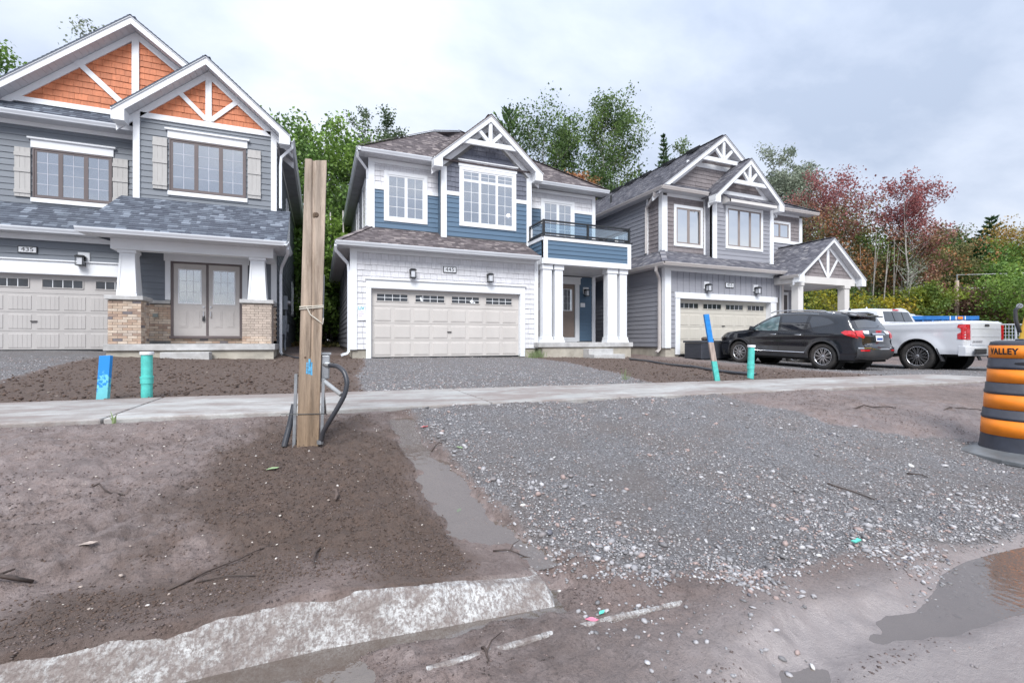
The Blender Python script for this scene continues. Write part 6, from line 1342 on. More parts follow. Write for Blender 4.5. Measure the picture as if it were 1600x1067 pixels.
    def side_patch(s, name, poly, m, parent, sign, out=.006, n=.035):
        poly = resample(list(poly)+[poly[0]], n); k = len(poly); X = np.array([p[0] for p in poly]); Z = np.array([p[1] for p in poly])
        gx_, gz_ = np.meshgrid(np.arange(X.min(), X.max(), n*1.2), np.arange(Z.min(), Z.max(), n*1.2)); gx_ = gx_.ravel(); gz_ = gz_.ravel(); kk = sdf(gx_, gz_, poly) > n*.3
        pts = [Vector(p) for p in poly]+[Vector((a, b)) for a, b in zip(gx_[kk], gz_[kk])]
        V, E_, Fc, _, _, _ = delaunay_2d_cdt(pts, [], [list(range(k))], 1, 1e-5)
        mb = MB(); mb.v = [(sign*(s.w(v.x, v.y)+out), v.x, v.y) for v in V]; mb.f = [tuple(f) for f in Fc]; b = len(mb.v)
        mb.v += [(sign*(s.w(*p)+out-.014), p[0], p[1]) for p in poly]+[(sign*(s.w(*p)+out), p[0], p[1]) for p in poly]
        for i in range(k): j = (i+1) % k; mb.f.append((b+i, b+j, b+k+j, b+k+i))
        return mb.build(name, m, parent, smooth=True)
CHR = mat('chrome', (.75, .76, .78), .12, metal=1, var=.02); TYR = mat('tyre_rubber', (.028, .027, .027), .8, var=.2, scale=12, dirt=.55, dirtcol=(.10, .085, .075)); ALU = mat('alloy', (.55, .55, .57), .25, metal=.9, var=.05); DKW = mat('wheel_dark', (.02, .02, .022), .5); REDL = mat('red_lens', (.62, .012, .02), .12, var=.25, scale=14, spec=.8, coat=.6); WLEN = mat('clear_lens', (.75, .75, .78), .1, spec=.9); UND = mat('underbody', (.015, .015, .015), .9); PLSTK = mat('black_plastic', (.035, .037, .042), .55, dirt=.35, dirtcol=(.12, .10, .09))
def wheel(parent, x, y, z, r, wd, rim, sign, spokes=10, y_split=.10, two=True, mdark=None):
    """sign: outward x direction"""
    t = bpy.data.objects.new('wheel', None); 
    P = [(r*.70, -wd/2+.01), (r*.86, -wd/2), (r*.95, -wd/2+.012), (r, -wd/2+.04), (r, wd/2-.04), (r*.95, wd/2-.012), (r*.86, wd/2), (rim+.012, wd/2-.006), (rim, wd/2-.02), (rim-.02, wd/2-.06)]
    w = MB().lathe([(a, sign*b) for a, b in P], (x, y, z), 48, 'x').build('wheel', TYR, parent, smooth=True)
    tr = MB()
    for k in range(56):
        a = 2*math.pi*k/56
        for sx, ph in ((-1, 0), (1, .5)): a2 = a+ph*2*math.pi/56; c_, s_ = math.cos(a2), math.sin(a2); u = Vector((0, -s_, c_)); rr = Vector((0, c_, s_)); cc = Vector((x+sx*wd*.27, y, z))+rr*(r+.001); tr.bar(cc-u*.012, cc+u*.012, wd*.36, .010, up=rr)
    tr.build('tread', TYR, w, kind='stuff')
    MB().lathe([(0, sign*(-.02)), (rim-.01, sign*(-.02)), (rim-.01, sign*(wd/2-.03))], (x, y, z), 40, 'x').build('rim_barrel', DKW, w, smooth=False)
    MB().lathe([(rim-.022, sign*(wd/2-.035)), (rim-.018, sign*(wd/2-.012)), (rim-.002, sign*(wd/2-.010)), (rim+.002, sign*(wd/2-.02))], (x, y, z), 48, 'x').build('rim', ALU, w, smooth=True)
    o0 = wd/2-.03
    for k in range(spokes):
        a = 2*math.pi*k/spokes+.1; sp = MB()
        def q(rr, an, o): return (x+sign*o, y+rr*math.cos(an), z+rr*math.sin(an))
        dl = y_split*.55 if two else 0
        for sd in ((-1, 1) if two else (0,)):
            p0 = Vector(q(.05, a+sd*.1, o0)); p1 = Vector(q(rim*.55, a+sd*dl*1.5, o0+.002)); p2 = Vector(q(rim-.02, a+sd*dl*2.2, o0-.004)); sp.bar(p0, p1, .020, .03, up=(1, 0, 0)).bar(p1, p2, .017, .03, up=(1, 0, 0))
        sp.build('spoke', ALU, w)
    MB().lathe([(0, sign*(o0+.022)), (.035, sign*(o0+.02)), (.06, sign*(o0+.004)), (.065, sign*(o0-.03))], (x, y, z), 20, 'x').build('hub_cap', ALU, w, smooth=True)
    return w

# black compact SUV parked nose to the garage
BKP = mat('black_paint', (.010, .012, .018), .12, var=.1, scale=2, spec=.6, coat=.8, dirt=.0)
def suv():
    gzr, gzf = gzat(13.2, 8.85), gzat(13.2, 11.5)
    t = thing('parked_suv', 'black SUV parked facing the ivory garage door, its red-lit tail towards the street', 'SUV', (14.06, 10.18, (gzr+gzf)/2), local=True); t.rotation_euler = (math.atan2(gzf-gzr, 2.72), 0, math.radians(2.5)); t['label'] = 'black SUV parked nose-in before the garage of the pale house'
    up = [(-2.24, .34), (-2.33, .46), (-2.33, .66), (-2.27, .74), (-2.26, .98), (-2.20, 1.09), (-2.12, 1.16), (-1.93, 1.48), (-1.86, 1.55), (-1.72, 1.59), (-1.2, 1.645), (-.5, 1.675), (-.05, 1.665), (.30, 1.60), (.83, 1.31), (1.08, 1.145), (1.2, 1.11), (2.0, 1.03), (2.23, .93), (2.31, .74), (2.33, .45), (2.27, .27)]
    def W(y, z):
        w = .925
        if z > 1.02: w -= .235*((z-1.02)/.62)**1.15
        if z < .42: w -= .05*(.42-z)/.2
        if y > 1.35: w -= .26*((y-1.35)/1.0)**2.2
        if y < -1.55: w -= .17*((-1.55-y)/.8)**2
        w += .014*math.exp(-((z-.93+.03*y)/.05)**2)-.010*math.exp(-((z-.62)/.09)**2)*(abs(y) < 1.4)
        for ay in (-1.37, 1.36):
            d = math.hypot(y-ay, z-.37)
            if d < .52: w += .018*(1-max(0, d-.42)/.10)
        return w
    c = Car(up, .30, [(-1.37, .37, .425), (1.36, .37, .425)], W, crown=.045)
    GLK = mat('gloss_black_trim', (.006, .006, .008), .1, spec=.8, coat=.5); SG = mat('tinted_glass', (.012, .014, .02), .03, spec=1.0, coat=1.0); SGF = mat('front_glass', (.10, .16, .17), .03, spec=1.0, coat=1.0, var=.3, scale=5)
    SEAM = UND
    regs = [('window_surround', [(1.05, 1.085), (.76, 1.30), (.28, 1.555), (-.05, 1.598), (-.6, 1.60), (-1.25, 1.555), (-1.50, 1.49), (-1.74, 1.33), (-1.62, 1.25), (-.9, 1.13), (.3, 1.07)], GLK, .001),
            ('door_glass', [(.90, 1.11), (.71, 1.27), (.31, 1.50), (.05, 1.548), (-.01, 1.10), (.3, 1.095)], SGF, .003), ('door_glass', [(-.08, 1.10), (-.03, 1.555), (-.60, 1.56), (-.84, 1.53), (-.80, 1.15), (-.5, 1.125)], SG, .003),
            ('quarter_glass', [(-.89, 1.17), (-.94, 1.52), (-1.22, 1.50), (-1.44, 1.44), (-1.62, 1.32), (-1.45, 1.265)], SG, .003)]
    b = c.build('body', BKP, t, regs)
    for sg in (-1, 1):
        # door seams
        for (y0, z0, y1, z1) in ((-.04, 1.06, -.04, .42), (-.84, 1.10, -.86, .62), (.92, 1.06, .93, .45)):
            pts = [(y0+(y1-y0)*i/10, z0+(z1-z0)*i/10) for i in range(11)]; MB().tube([(sg*(c.w(y, z)+.0005), y, z) for y, z in pts], .0045, 5).build('door_seam', SEAM, t)
        sl = [(y, .46) for y in np.linspace(-.86, .84, 18)]; MB().tube([(sg*(c.w(y, z)+.004), y, z) for y, z in sl], .013, 6, sq=(1, 1)).build('sill_chrome', CHR, t)
        c.side_patch('sill_cladding', [(-.94, .31), (-.90, .41), (.90, .41), (.94, .31)], PLSTK, t, sg, .008)
        for yy in (.12, -.68): MB().tube([(sg*(c.w(yy, .97)+o), yy+d, .975) for d, o in ((-.10, .008), (-.085, .04), (.085, .04), (.10, .008))], .014, 8).build('door_handle', CHR if 1 else BKP, t, smooth=True)
        ln = [(y, 1.60+.008*math.sin(y)) for y in np.linspace(-1.30, .2, 12)]
        lw = [(1.02, 1.11), (.75, 1.32), (.29, 1.572), (-.05, 1.615), (-.6, 1.618), (-1.2, 1.575)]; MB().tube([(sg*(c.w(y, z)+.002), y, z) for y, z in resample(lw, .1)], .007, 6).build('window_trim', CHR, t)
        rr_ = [(y, 1.675-.035*((y+.2)/.9)**2+.045*(abs(y+.5) < .85)) for y in np.linspace(-1.5, .45, 14)]; MB().tube([(sg*.60, y, z) for y, z in rr_], .018, 8).build('roof_rail', CHR, t, smooth=True)
        # tail lamp in a C shape, wrapping to the side
        S_ = 1 if sg > 0 else -1; f = lambda pl: [(S_*x, z) for x, z in pl]
        c.rear_patch('tail_lamp', f([(.84, 1.10), (.55, 1.10), (.52, 1.06), (.66, 1.03), (.60, .93), (.66, .90), (.84, .96)]), REDL, t, .012)
        c.rear_patch('tail_lamp', f([(.60, 1.085), (.36, 1.085), (.42, 1.01), (.60, 1.02)]), WLEN, t, .016)
        c.side_patch('tail_lamp', [(-2.17, 1.10), (-1.93, 1.115), (-1.84, 1.06), (-1.94, .99), (-2.22, .90)], REDL, t, sg, .010)
        c.rear_patch('bumper_reflector', f([(.80, .60), (.50, .60), (.52, .56), (.80, .56)]), REDL, t, .02)
        m = MB().quadbox([(sg*.91, .78, 1.10), (sg*1.09, .76, 1.10), (sg*1.09, .89, 1.10), (sg*.91, .90, 1.10), (sg*.91, .79, 1.20), (sg*1.10, .77, 1.24), (sg*1.08, .86, 1.24), (sg*.91, .89, 1.20)]).build('wing_mirror', BKP, t, bevel=.02)
    for ay in (-1.37, 1.36):
        for sg in (-1, 1): wheel(t, sg*.80, ay, .365, .365, .235, .245, sg, 10); MB().lathe([(.43, -.02), (.43, .30)], (sg*.80-(.28 if sg > 0 else 0), ay, .37), 30, 'x').lathe([(.0, 0), (.43, 0)], (sg*.52, ay, .37), 24, 'x').build('wheel_well', UND, t)
        for sg in (-1, 1):
            ar = MB(); 
            for k in range(26): a = -.15+(math.pi+.3)*k/25; y, z = ay+.43*math.cos(a), .37+.43*math.sin(a); y2, z2 = ay+.475*math.cos(a), .37+.475*math.sin(a); ar.v += [(sg*(c.w(y, max(z, .3))+.007), y, z), (sg*(c.w(y2, max(z2, .3))+.010), y2, z2), (sg*(c.w(y, max(z, .3))-.05), y, z)]
            for k in range(25): b_ = k*3; ar.f += [(b_, b_+1, b_+4, b_+3), (b_+2, b_, b_+3, b_+5)]
            ar.build('arch_trim', PLSTK, t)
    MB().box(-.80, .80, -2.1, 2.1, .24, .45).build('underbody', UND, t)
    c.rear_patch('lower_bumper', [(-.84, .36), (.84, .36), (.86, .62), (-.86, .62)], PLSTK, t, .012)
    c.rear_patch('bumper_chrome', [(-.84, .625), (.84, .625), (.84, .655), (.45, .65), (.40, .60), (-.40, .60), (-.45, .65), (-.84, .655)], CHR, t, .02)
    c.rear_patch('rear_window', [(-.66, 1.17), (.66, 1.17), (.58, 1.45), (-.58, 1.45)], SG, t, .006)
    MB().quadbox([(-.68, -2.06, 1.49), (.68, -2.06, 1.49), (.64, -1.70, 1.54), (-.64, -1.70, 1.54), (-.66, -2.08, 1.525), (.66, -2.08, 1.525), (.62, -1.66, 1.625), (-.62, -1.66, 1.625)]).build('roof_spoiler', BKP, t, bevel=.015)
    c.rear_patch('brake_lamp', [(-.16, 1.455), (.16, 1.455), (.16, 1.478), (-.16, 1.478)], REDL, t, .03)
    c.rear_patch('plate_garnish', [(-.30, .985), (.30, .985), (.30, 1.025), (-.30, 1.025)], CHR, t, .03)
    pl = c.rear_patch('licence_plate', [(-.165, .82), (.165, .82), (.165, .965), (-.165, .965)], PLW, t, .026)
    yb = c.zline(.9)-.075
    BLUI = mat('plate_blue', (.05, .12, .40), .5)
    for k in range(7): MB().box(-.13+k*.038, -.13+k*.038+.024, yb-.004, yb+.004, .86, .92).build('plate_mark', BLUI, t)
    text('GMC', .10, (0, c.zline(1.08)-.10, 1.085), ROTF, mat('emblem_red', (.6, .03, .04), .3), t, bold=.004, sx=1.3)
    text('TERRAIN', .055, (-.52, c.zline(.745)-.075, .745), ROTF, CHR, t, bold=.002, sx=1.1)
    MB().bar((.05, c.zline(1.20)-.05, 1.19), (.36, c.zline(1.26)-.05, 1.25), .02, .02).build('rear_wiper', PLSTK, t)
    MB().lathe([(0, .09), (.02, .06), (.035, 0)], (0, -1.55, 1.70), 8).build('roof_antenna', BKP, t)
    c.rear_patch('grille', [(-.5, .55), (.5, .55), (.45, .85), (-.45, .85)], PLSTK, t, .01, rear=False)
    for sg in (-1, 1): c.rear_patch('headlamp', [(sg*.52, .78), (sg*.74, .76), (sg*.74, .88), (sg*.54, .88)], WLEN, t, .01, rear=False)
    return t
suv()

# white crew-cab pickup
WHP = mat('white_paint', (.66, .68, .72), .18, var=.03, scale=1.5, coat=.7)
def pickup():
    X0, Y0 = 17.12, 9.66; gz_ = .245
    t = thing('parked_pickup', 'white crew-cab pickup truck parked beyond the black SUV with its tailgate to the street', 'pickup', (X0, Y0, gz_), local=True); t['label'] = 'white crew-cab pickup parked beside the black SUV, tailgate towards the street'
    up = [(-2.80, .62), (-2.83, .70), (-2.83, 1.30), (-2.81, 1.405), (-2.72, 1.42), (-.80, 1.425), (-.76, 1.45), (-.64, 1.83), (-.55, 1.90), (.1, 1.935), (.7, 1.91), (.98, 1.83), (1.60, 1.40), (1.72, 1.34), (2.6, 1.26), (2.82, 1.17), (2.92, .95), (2.92, .52), (2.84, .44)]
    def W(y, z):
        w = 1.015
        if y > -.78 and z > 1.30: w -= .24*((z-1.30)/.62)**1.1
        elif z > 1.36: w -= .02*((z-1.36)/.06)
        if z < .6: w -= .04*(.6-z)/.2
        if y > 2.2: w -= .16*((y-2.2)/.72)**2
        w += .012*math.exp(-((z-1.22)/.04)**2)-.014*math.exp(-((z-.80)/.12)**2)*(1 if abs(y-.2) < 1.5 else 0)
        for ay in (-1.73, 2.02):
            d = math.hypot((y-ay)*.95, z-.46)
            if d < .66: w += .030*(1-max(0, d-.50)/.16)
        return w
    c = Car(up, .50, [(-1.73, .44, .50), (2.02, .44, .50)], W, crown=.02, rnd=.06, off_hide=lambda y, z: -2.70 < y < -.82 and z > 1.38)
    SG = mat('truck_tinted_glass', (.012, .016, .02), .03, spec=1, coat=1, var=.4, scale=3)
    regs = [('door_glass', [(1.48, 1.37), (.95, 1.72), (.62, 1.80), (.50, 1.81), (.46, 1.37)], SG, .002), ('door_glass', [(.36, 1.37), (.40, 1.82), (-.30, 1.80), (-.50, 1.74), (-.56, 1.40)], SG, .002)]
    c.build('body', WHP, t, regs)
    for sg in (-1, 1):
        MB().box(min(sg*.97, sg*.86), max(sg*.97, sg*.86), -2.74, -.80, 1.38, 1.432).build('bed_rail', WHP, t, bevel=.01)
        for (y0, z0, y1, z1) in ((-.70, 1.40, -.70, .55), (.42, 1.36, .42, .55), (1.5, 1.36, 1.46, .6)): MB().tube([(sg*(c.w(y0+(y1-y0)*i/9, z0+(z1-z0)*i/9)+.0005), y0+(y1-y0)*i/9, z0+(z1-z0)*i/9) for i in range(10)], .005, 5).build('door_seam', UND, t)
        for yy in (.55, -.42): MB().tube([(sg*(c.w(yy, 1.22)+o), yy+d, 1.22) for d, o in ((-.11, .005), (-.09, .045), (.09, .045), (.11, .005))], .016, 8).build('door_handle', CHR, t, smooth=True)
        c.side_patch('tail_lamp', [(-2.83, 1.32), (-2.68, 1.32), (-2.66, 1.24), (-2.74, 1.20), (-2.74, 1.10), (-2.66, 1.06), (-2.66, .92), (-2.83, .90)], REDL, t, sg, .008)
        c.rear_patch('tail_lamp', [(sg*.97, .90), (sg*.80, .90), (sg*.80, 1.32), (sg*.97, 1.32)], REDL, t, .008)
        MB().tube([(sg*(c.w(y, .56)+.05), y, .50) for y in (-.95, 1.2)], .05, 8).build('running_board', PLSTK, t)
        MB().quadbox([(sg*.90, -2.34, .30), (sg*1.04, -2.34, .30), (sg*1.04, -2.31, .30), (sg*.90, -2.31, .30), (sg*.88, -2.22, .66), (sg*1.045, -2.22, .66), (sg*1.045, -2.19, .66), (sg*.88, -2.19, .66)]).build('mud_flap', PLSTK, t)
        MB().box(min(sg*1.02, sg*1.28), max(sg*1.02, sg*1.28), 1.05, 1.16, 1.36, 1.62).build('wing_mirror', WHP, t, bevel=.03)
    # bed cavity
    bl = mat('bed_liner', (.03, .03, .032), .8); MB().box(-.86, .86, -2.70, -.86, .88, .92).box(-.87, -.84, -2.70, -.86, .92, 1.38).box(.84, .87, -2.70, -.86, .92, 1.38).box(-.87, .87, -.90, -.86, .92, 1.40).box(-.87, .87, -2.74, -2.70, .92, 1.40).build('bed_liner', bl, t)
    # tailgate
    g = c.rear_patch('tailgate', [(-.785, .76), (.785, .76), (.785, 1.36), (-.785, 1.36)], WHP, t, .016, .02)
    for z0, z1 in ((1.24, 1.20), (1.02, .98)): c.rear_patch('tailgate_crease', [(-.76, z1), (.76, z1), (.74, z0), (-.74, z0)], WHP, t, .024, .01)
    c.rear_patch('tailgate_handle', [(-.12, 1.27), (.12, 1.27), (.10, 1.33), (-.10, 1.33)], PLSTK, t, .03)
    text('SILVERADO', .075, (-.50, -2.875, .85), ROTF, mat('grey_badge', (.28, .28, .30), .3), t, bold=.001, sx=1.25); text('LTZ', .06, (.66, -2.875, .86), ROTF, mat('grey_badge', (.28, .28, .30), .3), t, bold=.001)
    # bumper
    bp = MB()
    xs = np.linspace(-1.02, 1.02, 21)
    for x in xs: k = -2.99+.16*abs(x/1.02)**5; bp.v += [(x, k, .46), (x, k-.015, .55), (x, k, .72), (x, k+.16, .735), (x, k+.16, .46)]
    for i in range(20): bp.f += [(i*5+j, (i+1)*5+j, (i+1)*5+(j+1) % 5, i*5+(j+1) % 5) for j in range(5)]
    bp.f += [(0, 1, 2, 3, 4), (100, 104, 103, 102, 101)]; b = bp.build('rear_bumper', WHP, t, bevel=.012)
    for sg in (-1, 1): MB().box(min(sg*.93, sg*.38), max(sg*.93, sg*.38), -3.02, -2.97, .52, .66).build('bumper_step', PLSTK, t, bevel=.02)
    MB().box(-.26, .26, -3.03, -2.97, .60, .73).build('bumper_step', PLSTK, t, bevel=.01); MB().box(-.165, .165, -3.045, -3.03, .50, .64).build('licence_plate', PLW, t)
    MB().box(-.08, .08, -3.06, -2.9, .40, .47).build('tow_hitch', PLSTK, t)
    for ay in (-1.73, 2.02):
        for sg in (-1, 1): wheel(t, sg*.88, ay, .425, .425, .275, .285, sg, 12, two=True, y_split=.09); MB().lathe([(.505, 0), (.505, .36)], (sg*.92-(.36 if sg > 0 else 0), ay, .44), 30, 'x').lathe([(0, 0), (.505, 0)], (sg*.56, ay, .44), 24, 'x').build('wheel_well', UND, t)
    MB().box(-.88, .88, -2.6, 2.6, .42, .62).build('underbody', UND, t)
    seg = lambda z: -.76+(z-1.45)/(.38)*.12
    c.rear_patch('rear_window', [(-.76, 1.47), (.76, 1.47), (.66, 1.80), (-.66, 1.80)], SG, t, .01, seg=seg)
    for x in (-.25, .25): c.rear_patch('window_bar', [(x-.012, 1.475), (x+.012, 1.475), (x+.012, 1.795), (x-.012, 1.795)], PLSTK, t, .016, seg=seg)
    c.rear_patch('brake_lamp', [(-.16, 1.83), (.16, 1.83), (.16, 1.865), (-.16, 1.865)], REDL, t, .012, seg=seg)
    c.rear_patch('windscreen', [(-.68, 1.45), (.68, 1.45), (.6, 1.8), (-.6, 1.8)], SG, t, .008, rear=False)
    c.rear_patch('grille', [(-.6, .62), (.6, .62), (.55, 1.05), (-.55, 1.05)], PLSTK, t, .01, rear=False)
    MB().lathe([(0, .10), (.02, .06), (.04, 0)], (0, .2, 1.94), 8).build('roof_antenna', WHP, t)
pickup()
# ------------------------------------------------------------------ trees
def leafmat(name, trans=.3):
    m = bpy.data.materials.new(name); m.use_nodes = True; t = m.node_tree; b = t.nodes['Principled BSDF']; at = N(t, 'ShaderNodeAttribute'); at.attribute_name = 'mask'; ge = N(t, 'ShaderNodeNewGeometry')
    f = M(t, 'MULTIPLY_ADD', ge.outputs['Random Per Island'], .7, .65); vm = N(t, 'ShaderNodeVectorMath', operation='SCALE'); t.links.new(at.outputs['Color'], vm.inputs[0]); t.links.new(f, vm.inputs['Scale']); t.links.new(vm.outputs[0], b.inputs['Base Color']); b.inputs['Roughness'].default_value = .5; b.inputs['Specular IOR Level'].default_value = .35
    tr = N(t, 'ShaderNodeBsdfTranslucent'); t.links.new(vm.outputs[0], tr.inputs[0]); ms = N(t, 'ShaderNodeMixShader'); ms.inputs[0].default_value = trans; t.links.new(b.outputs[0], ms.inputs[1]); t.links.new(tr.outputs[0], ms.inputs[2]); t.links.new(ms.outputs[0], t.nodes['Material Output'].inputs[0]); return m
LEAF = leafmat('foliage', .35); NEED = leafmat('needles', .1)
BK1 = mat('grey_bark', (.27, .25, .23), .9, var=.3, scale=6, bump=.5); BK2 = mat('pale_birch_bark', (.50, .48, .45), .8, var=.25, scale=7, dirt=.4, dirtcol=(.12, .1, .09)); BK3 = mat('dark_bark', (.12, .10, .085), .9, var=.3, scale=6)
def leaves(name, C, size, pal, m, parent, wts=None, elong=1.7, flat=0, dirs=None):
    """C: leaf centres (n,3); pal function(C)->(n,3) colours"""
    n = len(C); a = NR.normal(size=(n, 3)); 
    if dirs is not None: a = dirs+.35*a
    a /= np.linalg.norm(a, axis=1)[:, None]; b = NR.normal(size=(n, 3)); 
    if flat: b[:, 2] *= (1-flat)
    b -= (b*a).sum(1)[:, None]*a; b /= np.linalg.norm(b, axis=1)[:, None]+1e-9
    s = size*(.6+.8*NR.rand(n))[:, None]; L = a*s*elong/2; Wd = b*s/2
    V = np.stack([C-L, C+Wd-L*.1, C+L, C-Wd-L*.1], 1).reshape(-1, 3); F = np.arange(4*n).reshape(n, 4)
    col = np.repeat(np.concatenate([pal(C), np.ones((n, 1))], 1), 4, 0); me = npmesh(name, V, F, m, col, smooth=False); o = bpy.data.objects.new(name, me); COL.objects.link(o); o.parent = parent; return o
def branchset(h, r0, crown0, rad, nb, prof, lean=(0, 0), up=.5, multi=1, wind=0, sub=5):
    """trunk and limbs; returns tube mesh and leaf anchor points"""
    mb = MB(); A = []
    for q in range(multi):
        off = Vector((R.uniform(-.5, .5), R.uniform(-.5, .5), 0))*(multi > 1); la = Vector((lean[0]+R.uniform(-.08, .08)*h*(multi > 1), lean[1], 0)); hh = h*(1 if q == 0 else R.uniform(.75, .97))
        n = 10; tp = [off+Vector((la.x*(i/n)**1.5+R.uniform(-.02, .02)*h*.3, la.y*(i/n)**1.5+R.uniform(-.02, .02)*h*.3, hh*i/n-.3*(i == 0))) for i in range(n+1)]
        mb.tube(tp, [r0*(1-.93*i/n)/(1+.3*(multi-1)) for i in range(n+1)], 7)
        def at(t): i = min(n-1, int(t*n)); return tp[i].lerp(tp[i+1], t*n-i)
        for k in range(nb//multi):
            t = crown0+(1-crown0)*((k+R.random())/(nb//multi))**.9*.97; p = at(t); a = k*2.4+R.uniform(-.5, .5)+q; u = (t-crown0)/(1-crown0); l = rad*prof(u)*R.uniform(.75, 1.15)
            d = Vector((math.cos(a)+wind, math.sin(a), up+.5*u+R.uniform(-.1, .2))).normalized(); pts = [p]; m_ = 5
            for j in range(1, m_+1): d = (d+Vector((R.uniform(-.18, .18)+wind*.12, R.uniform(-.18, .18), R.uniform(-.1, .16)))).normalized(); pts.append(pts[-1]+d*l/m_)
            rr = max(.012, r0*.30*(1-t*.7)); mb.tube(pts, [rr*(1-.8*j/m_) for j in range(m_+1)], 4, caps=False)
            for j in range(sub):
                f = .3+.7*(j+R.random())/sub; i = min(m_-1, int(f*m_)); b = pts[i].lerp(pts[i+1], f*m_-i); dd = (d+Vector((R.gauss(0, .7)+wind*.5, R.gauss(0, .7), R.gauss(.15, .4)))).normalized(); l2 = l*R.uniform(.18, .4); e_ = b+dd*l2; mb.tube([b, b.lerp(e_, .5)+Vector((0, 0, .03)), e_], [rr*.35, rr*.22, .006], 3, caps=False)
                A.append((b.lerp(e_, .55), l2*.55)); A.append((e_, l2*.6))
            A.append((pts[-1], l*.18))
        A.append((tp[-1], .4))
    return mb, A
def pal_mix(cols, topcol=None, h=1, tz=.5, sc=.6, seed=0):
    cols = np.array(cols)
    def f(C):
        n = fbm(C[:, 0]*sc+C[:, 2]*.7*sc, C[:, 1]*sc-C[:, 2]*.5*sc, 3, seed); n = np.clip((n-.28)/.44, 0, .999)*(len(cols)-1); i = n.astype(int); w = (n-i)[:, None]; c = cols[i]*(1-w)+cols[np.minimum(i+1, len(cols)-1)]*w
        if topcol is not None:
            k = np.clip((C[:, 2]/h-tz)/.22+(fbm(C[:, 0]*.9, C[:, 1]*.9+C[:, 2]*.6, 2, seed+9)-.5)*2.4+.5, 0, 1)[:, None]; c = c*(1-k)+np.array(topcol)*k
        return c*(.85+.3*NR.rand(len(C), 1))
    return f
G1 = [(.10, .19, .045), (.16, .27, .06), (.23, .36, .07)]; G2 = [(.065, .115, .04), (.105, .175, .05), (.165, .25, .07)]; OLV = [(.14, .15, .06), (.20, .19, .07), (.25, .18, .09)]; WIL = [(.24, .28, .21), (.30, .34, .26), (.19, .24, .16)]
YEL = [(.30, .28, .03), (.22, .27, .04), (.42, .36, .03)]; REDC = [(.30, .12, .11), (.20, .19, .08), (.27, .09, .10), (.22, .18, .08), (.34, .16, .11)]; ORC = [(.42, .20, .09), (.32, .19, .08), (.22, .21, .08)]; BRC = [(.27, .16, .12), (.22, .13, .10), (.17, .16, .08)]; CON = [(.05, .10, .055), (.07, .135, .065), (.10, .17, .075)]
oval = lambda u: math.sin(math.pi*min(1, .12+.80*u))**.7; flame = lambda u: (.45+.8*u)*(1-u)**.45+.12; spread = lambda u: .35+.75*math.sin(math.pi*(.1+.75*u))
THIN = 1.45
def dtree(name, label, cat, x, y, h, rad, pal, bark=BK1, n=9000, nb=46, crown0=.25, prof=oval, size=.14, lean=(0, 0), multi=1, wind=0, up=.5, r0=None, group=None, top=None, tz=.5, sub=5, loose=1.0, elong=1.5, zz=None, flat=0):
    z = float(base(x, y)) if zz is None else zz; t = thing(name, label, cat, (x, y, z), group=group, local=True)
    mb, A = branchset(h, r0 or h*.014, crown0, rad, nb, prof, lean, up, multi, wind, sub)
    zm = np.percentile([a[0].z for a in A], 99.3); k_ = h/zm; xy = [math.hypot(a[0].x, a[0].y) for a in A]; kr = min(1, rad*1.08/np.percentile(xy, 92))
    mb.v = [(v[0]*kr, v[1]*kr, v[2]*k_) for v in mb.v]; A = [(Vector((a[0].x*kr, a[0].y*kr, a[0].z*k_)), a[1]*kr) for a in A]; mb.build('trunk', bark, t, smooth=True); size = size*.80; n = int(n*THIN)
    P = np.array([list(a[0]) for a in A]); rr = np.array([a[1] for a in A]); idx = NR.choice(len(P), n, p=(rr+.1)/(rr+.1).sum()); C = P[idx]+np.clip(NR.normal(size=(n, 3)), -1.6, 1.6)*(rr[idx][:, None]*.5*loose+.10)*np.array([1, 1, .8])
    leaves('crown', C, size, pal_mix(pal, top, h, tz, seed=int(abs(x)*7) % 50), LEAF, t, elong=elong, flat=flat); return t
def conifer(label, x, y, h, rad, pal=CON, n=5200, name='pine_tree', cat='pine', group=None, crown0=.12, airy=.0, drop=-.12, upsw=.5, bark=BK3, bulk=.75):
    z = float(base(x, y)); t = thing(name, label, cat, (x, y, z), group=group, local=True); mb = MB(); mb.tube([(0, 0, -.3), (0, 0, h*.5), (0, 0, h)], [h*.014, h*.009, .02], 7); C = []; D = []
    nw = int(h*2.2)
    for w in range(nw):
        u = w/nw; zz = h*(crown0+(1-crown0)*u); l0 = rad*(1-u)**bulk*R.uniform(.75, 1.15)+.15
        for k in range(6):
            if R.random() < airy: continue
            a = k*1.047+w*.6+R.uniform(-.25, .25); l = l0*R.uniform(.7, 1.12); pts = [Vector((0, 0, zz))]; d = Vector((math.cos(a), math.sin(a), drop+upsw*u))
            for j in range(4): pts.append(pts[-1]+d*l/4); d = d+Vector((0, 0, .09))
            mb.tube(pts, [.028*(1-u)+.008, .018, .014, .01, .004], 3, caps=False)
            m_ = max(6, int(n/(nw*6))); 
            for j in range(m_): f = R.uniform(.15, 1); i = min(3, int(f*4)); p = pts[i].lerp(pts[i+1], f*4-i); sd = R.choice((-1, 1)); wv = .34*l*(1.1-f)*R.random(); q = Vector((-d.y, d.x, 0)).normalized()*sd*wv; C.append(p+q+Vector((0, 0, R.uniform(-.05, .07)))); D.append(d*1.0+q.normalized()*.7 if q.length > 1e-4 else d)
    mb.build('trunk', bark, t, smooth=True); C = np.array([list(c) for c in C]); D = np.array([list(c) for c in D]); D /= np.linalg.norm(D, axis=1)[:, None]
    leaves('crown', C, .115, pal_mix(pal, sc=.5, seed=int(abs(x)) % 40), NEED, t, elong=3.2, dirs=D, flat=.5); return t
